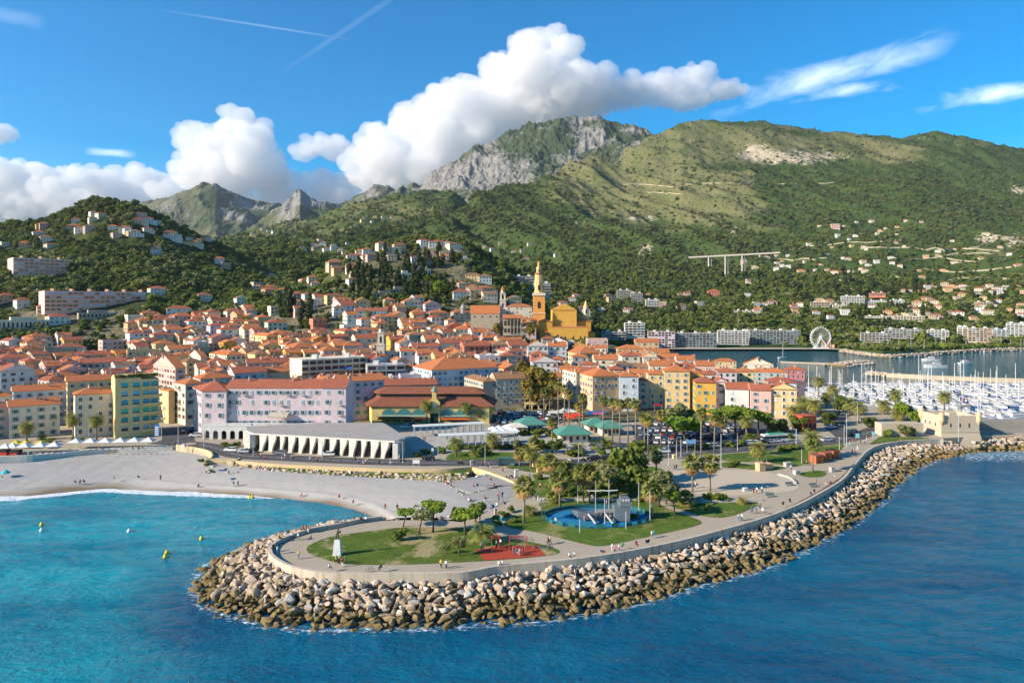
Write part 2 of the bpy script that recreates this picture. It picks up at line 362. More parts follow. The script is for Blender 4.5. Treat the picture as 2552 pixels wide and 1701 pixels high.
# wooded valley and plateau behind the near hills
C = {
 300: [(1100, 60), (1400, 150), (1600, 150), (2200, 200), (2800, 260), (3200, 200)],
 500: [k(1100, 740), k(1400, 645), k(1650, 630), k(2200, 612), k(2900, 598), (3300, 300)],
 620: [k(1100, 740), k(1400, 632), k(1600, 628), k(2200, 600), k(3000, 578), (3400, 320)],
 700: [k(1100, 742), k(1400, 636), k(1600, 625), k(2200, 592), k(3000, 553), (3500, 350)],
 780: [k(1100, 738), k(1400, 648), k(1600, 628), k(2200, 588), k(3100, 536), (3600, 400)],
 850: [k(1100, 730), k(1400, 660), k(1600, 632), k(2200, 580), k(3100, 514), (3700, 450)],
 950: [k(1100, 720), k(1400, 665), k(1600, 630), k(2300, 562), k(3200, 490), (3800, 450)],
 1050: [k(1100, 720), k(1400, 665), k(1600, 630), k(2300, 550), k(3300, 470), (3900, 500)],
 1130: [k(1100, 720), k(1400, 665), k(1600, 630), k(2300, 550), k(3300, 472), (3900, 500)],
 1180: [k(1100, 760), k(1400, 730), k(1600, 700), k(2400, 620), k(3300, 520), (3900, 400)],
 1300: [(1100, 20), (1400, 20), (1600, 30), (2400, 60), (3300, 80), (3900, 80)]}
NC = lambda X, Y, Z, PX, PY: fbm(X/260, Y/260, 4., 5, ridged=True)*22-30+fbm(X/50, Y/50, 1., 3)*4
def MC(X, Y, Z, PX, PY):
    return .35*spot(PX, PY, 815, 545, 40, 10)+.1*(Y > 2600), .1+.4*sst(Y, 1700, 2300)+.25*fbm(X/300, Y/300, 9., 2)
VAL = Sheet('wooded_valley', C, 300, 1300, 420, 260, 1100, 3900, NC, MC, TM, (3, 3))
# the long mountain with its villa-dotted foot
B = {
 850: [(870, 10), (895, 12), (980, 20), k(1150, 745), k(1300, 715), k(1450, 690), k(1600, 660), k(1750, 640), k(1800, 632), (2300, 60)],
 933: [(870, 12), (895, 14), (980, 25), k(1150, 745), k(1300, 700), k(1450, 670), k(1600, 645), k(1750, 622), k(1850, 611), (2400, 60)],
 998: [(870, 12), (895, 14), (980, 25), k(1150, 745), k(1350, 690), k(1550, 650), k(1750, 615), k(1900, 592), k(2000, 580), (2600, 60)],
 1085: [(870, 12), (895, 14), (980, 25), k(1150, 745), k(1400, 685), k(1650, 640), k(1900, 595), k(2100, 562), k(2300, 538), (3000, 60)],
 1172: [(870, 12), (895, 14), (980, 25), k(1150, 745), k(1450, 685), k(1750, 635), k(2100, 580), k(2400, 540), k(2650, 505), (3400, 100)],
 1280: [(870, 12), (895, 14), (980, 25), k(1150, 748), k(1450, 692), k(1800, 640), k(2200, 580), k(2650, 510), k(3000, 462), (3800, 150)],
 1376: [(870, 10), (895, 12), (980, 20), k(1150, 752), k(1500, 696), k(1900, 635), k(2350, 565), k(2850, 480), k(3300, 414), (4200, 200)],
 1476: [(870, 6), (895, 8), (980, 14), k(1150, 765), k(1500, 705), k(1950, 640), k(2450, 560), k(3000, 465), k(3500, 388), (4400, 250)],
 1551: [(870, 3), (895, 5), (980, 9), k(1150, 780), k(1500, 712), k(2000, 645), k(2500, 562), k(3150, 462), k(3750, 378), (4600, 300)],
 1610: [(870, 0), (895, 4), (980, 7), k(1150, 786), k(1500, 716), k(2000, 646), k(2550, 565), k(3250, 450), k(3900, 345), (4800, 350)],
 1661: [(868, -2), (890, 4), (980, 6), k(1150, 790), k(1500, 720), k(2000, 648), k(2600, 568), k(3300, 440), k(4000, 324), (4900, 400)],
 1696: [(868, -2), (888, 4), (980, 6), k(1150, 790), k(1500, 722), k(2000, 650), k(2600, 570), k(3300, 432), k(4000, 301), (4900, 400)],
 1736: [(868, -2), (886, 4), (980, 6), k(1150, 790), k(1500, 722), k(2000, 652), k(2600, 572), k(3300, 430), k(4000, 296), (4900, 400)],
 1810: [(868, -2), (884, 4), (980, 6), k(1150, 790), k(1500, 724), k(2000, 654), k(2600, 572), k(3300, 430), k(4000, 299), (4900, 400)],
 1901: [(868, -2), (884, 4), (980, 6), k(1150, 790), k(1500, 728), k(2000, 656), k(2600, 572), k(3300, 432), k(4000, 299), (4900, 400)],
 2001: [(860, -2), (882, 4), (980, 6), k(1150, 788), k(1500, 730), k(2000, 658), k(2600, 572), k(3300, 438), k(4000, 314), (4900, 400)],
 2126: [(845, -2), (862, 4), (980, 7), k(1150, 785), k(1500, 732), k(2000, 660), k(2600, 575), k(3300, 445), k(4000, 329), (4900, 400)],
 2200: [(800, -2), (808, 3), (980, 8), k(1150, 785), k(1500, 734), k(2000, 660), k(2600, 575), k(3300, 450), k(4000, 331), (4900, 400)],
 2280: [(835, -2), (842, 3), (980, 8), k(1150, 788), k(1500, 735), k(2000, 660), k(2600, 575), k(3300, 450), k(4000, 329), (4900, 400)],
 2351: [(850, -2), (860, 3), (980, 8), k(1150, 790), k(1500, 735), k(2000, 660), k(2600, 578), k(3300, 455), k(4000, 328), (4900, 400)],
 2426: [(860, -2), (870, 3), (980, 8), k(1150, 790), k(1500, 735), k(2000, 660), k(2600, 580), k(3300, 462), k(4000, 340), (4900, 400)],
 2552: [(870, -2), (882, 3), (980, 8), k(1150, 790), k(1500, 730), k(2000, 655), k(2600, 585), k(3300, 480), k(4000, 370), (4900, 400)],
 3100: [(870, -2), (882, 3), (980, 8), k(1150, 790), k(1500, 730), k(2000, 655), k(2600, 600), k(3300, 520), k(4000, 450), (4900, 400)]}
def NB(X, Y, Z, PX, PY):
    up = sst(Y, 1150, 2200); fade = 1-.75*sst(PY, 420, 290)
    u = (X*.82+Y*.57); v = (-X*.57+Y*.82)
    g = fbm(u/330, v/1500, 1., 4, .45, ridged=True)-1.1
    f2 = fbm(X/420, Y/600, 6., 5)
    return up*fade*(g*50+f2*30)+fbm(X/60, Y/60, 3., 4)*5*sst(Y, 1000, 1800)+fbm(X/18, Y/18, 8., 2)*1.6*sst(Y, 1000, 1500)
def MBm(X, Y, Z, PX, PY):
    w = fbm(PX/150, PY/60, 3., 3)
    r = .62*spot(PX, PY, 1985, 392, 190, 28)+.4*spot(PX, PY, 1880, 370, 45, 26)+.55*spot(PX, PY, 1606, 622, 42, 22)+.6*spot(PX, PY, 2455, 595, 42, 24)+.6*spot(PX, PY, 2530, 600, 40, 30)+.5*spot(PX, PY, 1450, 555, 50, 12)
    r = r+.5*spot(PX, PY, 2540, 475, 60, 22)+.5*spot(PX, PY, 2360, 520, 40, 9)+.42*spot(PX, PY, 1560, 350, 80, 22)+.35*spot(PX, PY, 2300, 345, 200, 12)+.5*spot(PX, PY, 1830, 575, 22, 22)+.3*sst(PY, 350, 300)
    g = 1.15*spot(PX, PY, 1700, 480, 300, 90)+.75*spot(PX, PY, 1800, 345, 260, 55)+.7*spot(PX, PY, 1500, 430, 150, 50)+.5*spot(PX, PY, 2250, 370, 300, 50)+.35*spot(PX, PY, 2300, 640, 250, 60)+.3*w
    g = g-.9*spot(PX, PY, 2000, 460, 170, 35)*(PX > 1880)-.6*spot(PX, PY, 1850, 420, 120, 14)-.3*(PY > 640)
    return r, g
MTN = Sheet('mountain', B, 850, 3100, 1150, 640, 800, 4900, NB, MBm, TM, (2, 3))
# rocky summit half in cloud
D = {
 900: [(3600, 300), (4200, 420), k(4700, 540), k(5000, 500), (5800, 500)],
 1042: [(3600, 300), k(4200, 560), k(4600, 520), k(5000, 464), (5800, 500)],
 1075: [(3600, 300), k(4200, 545), k(4600, 490), k(5050, 428), (5800, 500)],
 1125: [(3600, 300), k(4200, 540), k(4600, 470), k(5100, 402), (5800, 500)],
 1176: [(3600, 300), k(4200, 530), k(4600, 462), k(5100, 372), (5800, 600)],
 1230: [(3600, 300), k(4200, 515), k(4600, 440), k(5150, 340), (5800, 600)],
 1302: [(3600, 300), k(4200, 500), k(4600, 425), k(5200, 308), (5900, 700)],
 1400: [(3600, 300), k(4200, 490), k(4600, 415), k(5200, 293), (5900, 700)],
 1490: [(3600, 300), k(4200, 480), k(4600, 400), k(5200, 287), (5900, 700)],
 1530: [(3600, 300), k(4200, 480), k(4600, 400), k(5200, 303), (5900, 700)],
 1600: [(3600, 300), k(4200, 480), k(4600, 400), k(5100, 322), (5800, 700)],
 1700: [(3600, 300), k(4200, 480), k(4600, 410), k(5000, 345), (5800, 700)],
 1900: [(3600, 300), k(4200, 480), k(4600, 420), k(5000, 380), (5800, 600)]}
def ND(X, Y, Z, PX, PY):
    r = fbm(X/420, Y/700, Z/800, 6, .55, ridged=True)-1.2
    return r*46+fbm(X/90, Y/200, Z/90, 5, .6, ridged=True)*13-15
def MD(X, Y, Z, PX, PY):
    n = fbm(X/300, Y/500, Z/220, 4, .55)
    return .42+.38*n+.55*spot(PX, PY, 1180, 440, 130, 34)+.3*spot(PX, PY, 1080, 440, 60, 30)+.3*spot(PX, PY, 1480, 340, 60, 40)-.1*spot(PX, PY, 1350, 350, 120, 30), .35+.5*n
PEAK = Sheet('rocky_mountain', D, 900, 1900, 700, 360, 3600, 5900, ND, MD, TM3, (2, 2), False)
def far_peak(name, sil, Yr, seed, rk):
    xs = [p[0] for p in sil]; D2 = {x: [(Yr-1700, 150), k(Yr-1100, min(700, y+(700-y)*.55)), k(Yr-500, y+45), k(Yr, y), (Yr+900, 300)] for x, y in sil}
    nf = lambda X, Y, Z, PX, PY: (fbm(X/500+seed, Y/800, Z/700, 6, .52, ridged=True)-1.15)*62*sst(Y, Yr-1700, Yr-1300)
    mf = lambda X, Y, Z, PX, PY: (rk+.5*fbm(X/300, Y/400, Z/260+seed, 4), .5+.5*fbm(X/500, Y/500, seed, 3))
    return Sheet(name, D2, xs[0], xs[-1], 380, 220, Yr-1700, Yr+900, nf, mf, TM3, (1, 1), False)
far_peak('grey_peak', [(250, 580), (330, 508), (360, 499), (425, 482), (475, 467), (500, 452), (522, 449), (538, 449), (555, 459), (600, 478), (630, 494), (670, 497), (700, 512), (740, 560), (800, 600)], 6000, 3.3, .3)
far_peak('pointed_peak', [(540, 640), (580, 580), (650, 537), (700, 514), (730, 496), (738, 481), (748, 473), (760, 485), (775, 497), (825, 501), (860, 516), (960, 560)], 5200, 8.1, .42)
far_peak('cloudy_peak', [(780, 560), (845, 508), (880, 486), (925, 470), (965, 456), (985, 462), (1005, 470), (1018, 462), (1030, 454), (1042, 460), (1080, 450), (1150, 440)], 6400, 5.7, .4)

# ---------- sea
def polyd(PX, PY, pts):           # distance to a polyline
    d = np.full(PX.shape, 1e9)
    for (x0, y0), (x1, y1) in zip(pts, pts[1:]):
        dx, dy = x1-x0, y1-y0; t_ = np.clip(((PX-x0)*dx+(PY-y0)*dy)/(dx*dx+dy*dy+1e-9), 0, 1)
        d = np.minimum(d, np.hypot(PX-x0-t_*dx, PY-y0-t_*dy))
    return d
def xy(l, z=0.0): return [tuple(gp(a, b, z)[:2]) for a, b in l]
SHORE = [(-60, 1238), (0, 1236), (60, 1236), (130, 1229), (200, 1222), (260, 1218), (325, 1219), (400, 1223), (500, 1226), (588, 1231), (633, 1235), (700, 1241), (767, 1249), (820, 1256), (867, 1266), (905, 1278), (930, 1288), (941, 1292)]
ROCKW = [(941, 1293), (867, 1298), (807, 1307), (748, 1319), (703, 1330), (658, 1342), (599, 1366), (554, 1387), (515, 1404), (495, 1427), (484, 1455), (483, 1486), (506, 1510), (554, 1530), (599, 1543), (658, 1556), (718, 1566), (807, 1569), (926, 1569), (1045, 1566), (1168, 1560), (1304, 1552), (1406, 1541), (1474, 1530), (1576, 1508), (1678, 1480), (1780, 1449), (1900, 1420), (2000, 1375), (2061, 1340), (2127, 1304), (2203, 1248), (2235, 1207), (2274, 1176), (2339, 1145), (2404, 1133), (2421, 1128), (2445, 1124), (2560, 1122), (2800, 1120)]
sp_ = xy(SHORE); rp_ = xy(ROCKW)
def seagrid(name, px0, px1, nx, pys):
    PX, PY = np.meshgrid(np.linspace(px0, px1, nx), pys); Y = CAMH*F/(PY-HY); X = (PX-CX)/F*Y
    ds, dr = polyd(X, Y, sp_), polyd(X, Y, rp_); a = np.zeros(PX.shape+(4,))
    turq = sst(X-Y*.03, 10, -75)*(1-.45*sst(Y, 145, 110)*sst(X, -85, -45)); turq = np.clip(turq*1.1+.8*sst(ds, 45, 0)*(X < -10)-.65*sst(dr, 22, 3), 0, 1); turq = np.where(Y > 250, .22, turq)
    a[..., 0] = turq
    a[..., 1] = np.maximum(sst(dr, 5.5, 0)*.62, sst(ds, 6.5+2.5*n3(X/9, Y/9, 0.), 1)*1.5*sst(X, -58, -90)+sst(ds, 1.5, 0)*.5)
    a[..., 1] = np.where((PX > 2400) & (Y < 262) & (Y > 222), np.maximum(a[..., 1], .62*sst(Y, 225, 250)), a[..., 1])
    a[..., 2] = sst(Y, 300, 420)
    Z = .12*fbm(X/9, Y/6, 0., 3)*sst(Y, 400, 200)
    return np.stack([X, Y, Z], -1), a
P, a = seagrid('sea', -2600, 5000, 760, np.concatenate([np.linspace(4200, 1720, 14), np.geomspace(1720-HY, 45, 420)+HY]))
t = NT('sea_water'); at_ = t.N('ShaderNodeAttribute', attribute_name='water'); sp = t.N('ShaderNodeSeparateColor'); t.L(at_.outputs['Color'], sp.inputs[0])
big = t.noise(.03, 3, .5, sc3=(.6, 1.2, 1))
deep = t.mix(t.ramp(big, [(.35, 0), (.65, 1)]), (.0, .07, .155), (.0, .13, .23))
tq = t.mix(t.ramp(t.noise(.045, 4, .55, sc3=(.35, 1.3, 1)), [(.35, 0), (.62, 1)]), (.0, .165, .25), (.004, .29, .37))
bay = t.mix(.5, (.012, .07, .085), (.02, .1, .12))
c = t.mix(t.ramp(t.math('ADD', sp.outputs[0], t.math('MULTIPLY', t.math('SUBTRACT', big, .5), .5)), [(.12, 0), (.85, 1)]), deep, tq); c = t.mix(sp.outputs[2], c, bay)
foam = t.math('ADD', sp.outputs[1], t.math('MULTIPLY', t.math('SUBTRACT', t.noise(.9, 8, .75, sc3=(.7, 1.2, 1)), .5), 1.7)); fm = t.ramp(foam, [(.6, 0), (.82, .95)]); fm = t.math('MULTIPLY', fm, t.ramp(sp.outputs[1], [(0, 0), (.12, 1)]))
t.col(t.mix(fm, c, (.75, .8, .82)))
t.L(t.math('ADD', t.math('MULTIPLY', fm, .6), .07), t.b.inputs['Roughness'])
t.b.inputs['IOR'].default_value = 1.33; t.b.inputs['Specular IOR Level'].default_value = .28
h = t.math('ADD', t.math('MULTIPLY', t.noise(.2, 6, .62, sc3=(.8, 1.5, 1)), 1.6), t.math('MULTIPLY', t.noise(.9, 5, .65, sc3=(.8, 1.3, 1)), .8))
b = t.N('ShaderNodeBump', i_Strength=.85, i_Distance=1.0); t.L(h, b.inputs['Height']); t.L(b.outputs[0], t.b.inputs['Normal']); SEA = t.m
obj('sea', gridmesh('sea', P, SEA, True, {'water': a}), kind='structure')
cloud('towering white cumulus cloud rising above the rocky summit', 9000,
 [(1345,150,62,1,1.1),(1300,120,34,1,1),(1390,190,70,1,1),(1260,180,40,1,1),(1330,240,110,1.2,.8),(1200,235,50,1.2,.8),(1120,250,42,1.3,.8),(1160,300,90,1.5,.7),(1450,240,70,1.3,.8),(1060,330,70,1.4,.7),(980,370,65,1.3,.7),(930,420,50,1.5,.7),(1000,430,80,1.6,.7),(1120,370,90,1.3,.7),(1560,235,48,1.5,.7),(1640,225,45,1.4,.8),(1730,205,40,1.2,.9),(1790,225,40,1.6,.6),(1700,245,45,1.6,.6)], seed=1.0)
cloud('bright cumulus cloud with two puffy heads behind the grey peak', 9500,
 [(600,320,45,1,1.1),(640,340,40,1,1),(480,340,35,1,1),(520,370,55,1.2,.9),(600,380,65,1.2,.9),(660,400,45,1,1),(560,430,80,1.5,.7),(660,440,50,1.2,.7)], seed=2.0)
cloud('small rounded cloud floating alone between two larger clouds', 9200, [(790,365,30,1.2,.8),(830,370,38,1.3,.7),(760,380,28,1.2,.7),(860,380,25,1.2,.7)], seed=3.0)
cloud('low white cloud bank along the horizon beside the wooded hill', 10000,
 [(40,440,50,1.7,.7),(-60,450,70,1.7,.7),(150,450,45,1.7,.7),(250,455,45,1.7,.7),(350,460,50,1.6,.7),(60,510,70,2.2,.7),(220,510,70,2.2,.7),(360,500,60,2.0,.7),(440,470,40,1.5,.7),(700,470,45,1.4,.7),(790,460,42,1.5,.8),(860,480,50,1.5,.8),(760,520,70,2.0,.6),(640,520,50,1.8,.6),(900,520,80,2,.6),(450,540,60,2,.7)], seed=4.0)
cloud('small cloud cut off at the edge of the sky', 9200, [(10,332,26,1.3,.8),(-25,335,35,1.3,.8)], seed=5.0)
from mathutils.geometry import tessellate_polygon
def poly_mesh(name, pts, z, mat, thick=0.0, parent=None, kind='structure', zf=None, label=None, cat=None):
    v = [Vector((p[0], p[1], z if zf is None else zf(p))) for p in pts]; tri = tessellate_polygon([v]); V = [tuple(p) for p in v]; Fc = []
    for t_ in tri:
        a, b, c = (v[i] for i in t_); Fc.append(t_ if (b-a).cross(c-a).z > 0 else t_[::-1])
    if thick:
        n = len(V); V += [(p[0], p[1], z-thick) for p in pts]
        ar = sum(pts[i][0]*pts[(i+1) % n][1]-pts[(i+1) % n][0]*pts[i][1] for i in range(n))
        for i in range(n):
            j = (i+1) % n; Fc.append((i, i+n, j+n, j) if ar > 0 else (i, j, j+n, i+n))
    me = bpy.data.meshes.new(name); me.from_pydata(V, [], Fc); me.materials.append(mat); me.update()
    return obj(name, me, parent, kind=kind, label=label, cat=cat)
def sm(pts, n=8):                      # Catmull-Rom through points
    P_ = [np.array(p, float) for p in pts]; P_ = [2*P_[0]-P_[1]]+P_+[2*P_[-1]-P_[-2]]; o = []
    for i in range(1, len(P_)-2):
        a, b, c, d = P_[i-1:i+3]
        for q in range(n):
            t_ = q/n; o.append(.5*((2*b)+(c-a)*t_+(2*a-5*b+4*c-d)*t_**2+(3*b-a-3*c+d)*t_**3))
    o.append(P_[-2]); return [tuple(x) for x in o]
def smc(pts, n=6):
    L = len(pts); o = []
    for i in range(L):
        a, b, c, d = (np.array(pts[(i+q) % L], float) for q in (-1, 0, 1, 2))
        for q in range(n):
            t_ = q/n; o.append(tuple(.5*((2*b)+(c-a)*t_+(2*a-5*b+4*c-d)*t_**2+(3*b-a-3*c+d)*t_**3)))
    return o
def ribbon(name, mid, w, z, mat, kind='structure'):
    m = [Vector(p[:2]) for p in mid]; Lf, Rt = [], []
    for i, p in enumerate(m):
        d = (m[min(i+1, len(m)-1)]-m[max(i-1, 0)]).normalized(); nrm = Vector((-d.y, d.x)); ww = w[i] if hasattr(w, '__len__') else w
        Lf.append(p+nrm*ww/2); Rt.append(p-nrm*ww/2)
    b = MB()
    for i in range(len(m)-1): b.face([(*Rt[i], z), (*Rt[i+1], z), (*Lf[i+1], z), (*Lf[i], z)])
    me = b.mesh(name, mat)
    return obj(name, me, kind=kind)
def sweep_wall(b, mid, w, z0, z1, m=0):
    m_ = [Vector(p[:2]) for p in mid]; L = len(m_); idx = []
    for i, p in enumerate(m_):
        d = (m_[min(i+1, L-1)]-m_[max(i-1, 0)]).normalized(); nr = Vector((-d.y, d.x))*w/2
        idx.append([b.pt((*(p+nr), z0)), b.pt((*(p+nr), z1)), b.pt((*(p-nr), z1)), b.pt((*(p-nr), z0))])
    for a, c in zip(idx, idx[1:]):
        for q in range(3): b.f.append([a[q], c[q], c[q+1], a[q+1]][::-1]); b.m.append(m)
    b.f.append(idx[0]); b.m.append(m); b.f.append(idx[-1][::-1]); b.m.append(m)
ZG = 4.5
PAVE = NT('paving'); n1 = PAVE.noise(.06, 5, .6); n2 = PAVE.noise(1.2, 5, .7)
PAVE.col(PAVE.mix(PAVE.ramp(n2, [(.3, 0), (.7, 1)]), PAVE.mix(n1, (.29, .24, .175), (.40, .34, .25)), PAVE.mix(n1, (.35, .30, .22), (.44, .38, .29)))); PAVE.bump(n2, .15, .05); PAVE = PAVE.done(.9, .15)
SANDY = plain('light_paving', (.46, .39, .29), .92, .1, var=.12, scale=.15)
t = NT('asphalt'); t.col(t.mix(t.noise(.15, 6, .7), (.055, .055, .058), (.11, .107, .105))); ASPH = t.done(.9, .2)
def grassmat(name, a, b_, dry, th):
    t = NT(name); n1 = t.noise(.35, 5, .65); n2 = t.noise(2.5, 5, .7); n3_ = t.noise(.12, 6, .68)
    c = t.mix(t.ramp(n1, [(.35, 0), (.65, 1)]), a, b_); c = t.mix(t.ramp(n2, [(.3, 0), (.75, .6)]), c, tuple(x*.5 for x in a))
    c = t.mix(t.ramp(n3_, [(th, 0), (th+.09, .85)]), c, dry); t.col(c); t.bump(n2, .8, .25); return t.done(.9, .12)
GR1 = grassmat('worn_grass', (.075, .125, .016), (.12, .17, .026), (.36, .29, .15), .5)
GR2 = grassmat('bright_grass', (.07, .13, .016), (.125, .185, .03), (.25, .23, .09), .52)
base = [gp(a, b, ZG) for a, b in [(953, 1297), (896, 1305), (846, 1316), (777, 1328), (742, 1338), (709, 1350), (687, 1362), (678, 1373), (677, 1382), (684, 1393), (709, 1409), (748, 1421), (807, 1431), (896, 1434), (1015, 1434), (1150, 1431), (1236, 1415), (1340, 1405), (1440, 1395), (1559, 1377), (1678, 1353), (1780, 1327), (1900, 1291), (1980, 1255), (2035, 1226), (2095, 1189), (2122, 1160), (2148, 1128), (2180, 1110), (2230, 1099), (2290, 1094), (2350, 1092), (2450, 1085), (2900, 1082)]]
back = [gp(a, b, ZG) for a, b in [(2900, 1060), (2440, 1060), (2345, 1038), (2250, 1022), (2150, 1010), (2060, 1000), (1960, 990)]]+[at(1900, 330), at(1850, 300), at(-560, 300)]
front = [gp(a, b, ZG) for a, b in [(-560, 1195), (-200, 1150), (0, 1140), (100, 1135), (240, 1122), (340, 1117), (410, 1113), (440, 1113), (500, 1124), (524, 1130), (530, 1140), (584, 1150), (700, 1160), (867, 1168), (1000, 1172), (1100, 1172), (1175, 1165), (1215, 1177), (1290, 1207), (1268, 1252), (1228, 1268), (1190, 1285), (1150, 1300), (1110, 1296), (1000, 1295)]]
poly_mesh('pavement', [tuple(p[:2]) for p in base+back+front], ZG, PAVE, 6.5)
# lawns and paths
LAWN1 = [(765, 1364), (783, 1352), (822, 1337), (896, 1326), (986, 1315), (1100, 1313), (1175, 1318), (1236, 1332), (1318, 1349), (1362, 1359), (1394, 1372), (1372, 1383), (1270, 1393), (1134, 1401), (1015, 1406), (926, 1407), (852, 1403), (792, 1388), (768, 1376)]
LAWN2 = [(1256, 1304), (1277, 1287), (1304, 1281), (1335, 1275), (1352, 1268), (1345, 1253), (1440, 1248), (1560, 1248), (1630, 1250), (1658, 1264), (1700, 1280), (1746, 1298), (1729, 1311), (1610, 1338), (1508, 1359), (1457, 1355), (1338, 1326), (1277, 1315)]
LAWN3 = [(1675, 1257), (1780, 1253), (1892, 1252), (1865, 1270), (1814, 1287), (1763, 1287), (1698, 1270)]
LAWN4 = [(1331, 1196), (1400, 1185), (1500, 1168), (1560, 1160), (1640, 1165), (1670, 1190), (1692, 1236), (1600, 1241), (1450, 1240), (1345, 1240), (1325, 1215)]
LAWN5 = [(1260, 1164), (1320, 1158), (1420, 1156), (1525, 1155), (1560, 1158), (1500, 1166), (1400, 1182), (1352, 1180)]
LAWN6 = [(1795, 1133), (1880, 1125), (2000, 1112), (2088, 1104), (2106, 1104), (2092, 1124), (2060, 1140), (2022, 1155), (1975, 1160), (1900, 1152), (1830, 1150), (1800, 1146)]
LAWN6b = [(1800, 1152), (1850, 1155), (1920, 1160), (1960, 1165), (1925, 1172), (1890, 1171), (1840, 1166), (1800, 1163)]
LAWN7 = [(2169, 1107), (2185, 1093), (2201, 1087), (2250, 1088), (2301, 1090), (2322, 1094), (2260, 1097), (2214, 1101)]
LAWN8 = [(1120, 1147), (1130, 1128), (1200, 1125), (1300, 1128), (1350, 1133), (1345, 1143), (1250, 1144)]
LAWN9 = [(1990, 1180), (2035, 1172), (2060, 1178), (2045, 1188), (2010, 1188)]
poly_mesh('lawn', [tuple(gp(*p, ZG)[:2]) for p in smc(LAWN1)], ZG+.05, GR1)
for L_ in (LAWN2, LAWN3, LAWN4, LAWN5, LAWN6, LAWN6b, LAWN7, LAWN8, LAWN9): poly_mesh('lawn', [tuple(gp(*p, ZG)[:2]) for p in smc(L_)], ZG+.05, GR2)
PLAZA = [(1655, 1180), (1700, 1172), (1800, 1170), (1925, 1178), (1985, 1205), (1975, 1222), (1880, 1232), (1790, 1234), (1700, 1225), (1668, 1200)]
poly_mesh('plaza', [tuple(gp(*p, ZG)[:2]) for p in smc(PLAZA)], ZG+.03, SANDY)
poly_mesh('town_square', [tuple(gp(*p, ZG)[:2]) for p in [(1030, 1128), (1010, 1098), (1040, 1068), (1180, 1063), (1400, 1085), (1560, 1100), (1600, 1120), (1560, 1134), (1360, 1125), (1100, 1124)]], ZG+.02, plain('square_paving', (.37, .35, .31), .9, .15, var=.12, scale=.3))
def road(name, pts, w, z=ZG+.07, mark=True):
    m = [gp(a, b, ZG) for a, b in sm(pts, 6)]; ribbon(name, m, w, z, ASPH)
    if mark:
        b = MB()
        for off in (-w/2+.35, w/2-.35): pass
        L = 0
        for i in range(0, len(m)-1):
            p, q = m[i], m[i+1]; d = q-p; n_ = max(1, int(d.length/6))
            dn = d.normalized(); nr = Vector((-dn.y, dn.x, 0))
            for j in range(n_):
                c = p+d*((j+.5)/n_); a_ = c-dn*1.5; e_ = c+dn*1.5
                b.face([(*(a_-nr*.08)[:2], z+.01), (*(e_-nr*.08)[:2], z+.01), (*(e_+nr*.08)[:2], z+.01), (*(a_+nr*.08)[:2], z+.01)])
        b.build('road_marking', plain('road_paint', (.7, .7, .68), .7), kind='structure')
road('road', [(390, 1100), (450, 1104), (520, 1112), (600, 1134), (700, 1140), (800, 1145), (960, 1151), (1100, 1153), (1240, 1152), (1525, 1149), (1650, 1134), (1800, 1122), (2000, 1107), (2088, 1097), (2140, 1085), (2190, 1068), (2230, 1050)], 8.5)
road('side_road', [(2110, 1090), (2080, 1062), (2085, 1040), (2120, 1025)], 8, ZG+.08, False)
road('town_street', [(445, 1104), (442, 1080), (440, 1062)], 11, ZG+.08, False)
road('park_road', [(1640, 1132), (1610, 1118), (1560, 1108), (1500, 1103)], 6, ZG+.08, False)
poly_mesh('car_park', [tuple(gp(*p, ZG)[:2]) for p in [(1575, 1062), (1700, 1050), (1900, 1050), (1975, 1072), (1960, 1085), (1830, 1108), (1650, 1122), (1585, 1108)]], ZG+.06, ASPH)
poly_mesh('car_park', [tuple(gp(*p, ZG)[:2]) for p in [(1222, 1064), (1225, 1020), (1320, 1018), (1420, 1030), (1400, 1055), (1330, 1066)]], ZG+.06, ASPH)
poly_mesh('traffic_island', [tuple(gp(*p, ZG)[:2]) for p in [(455, 1108), (470, 1103), (490, 1104), (485, 1108), (468, 1110)]], ZG+.2, PAVE, .2)
# beach
b_back = sm([(-400, 1190), (-60, 1160), (0, 1156), (100, 1150), (240, 1130), (340, 1120), (410, 1116), (450, 1116), (500, 1128), (525, 1150), (583, 1161), (700, 1175), (867, 1186), (1033, 1196), (1100, 1202), (1152, 1232), (1170, 1255), (1160, 1285), (1112, 1294)], 6)
b_sh = sm([(-400, 1250)]+SHORE+[(960, 1296)], 6)
def resamp(pts, n):
    P_ = np.array([tuple(p[:2]) for p in pts]); s_ = np.concatenate([[0], np.cumsum(np.hypot(*np.diff(P_, axis=0).T))]); u_ = np.linspace(0, s_[-1], n)
    return np.stack([np.interp(u_, s_, P_[:, 0]), np.interp(u_, s_, P_[:, 1])], 1)
Bk = resamp([gp(a, b, 3.3) for a, b in b_back], 300); Sh = resamp([gp(a, b, 0) for a, b in b_sh], 300)
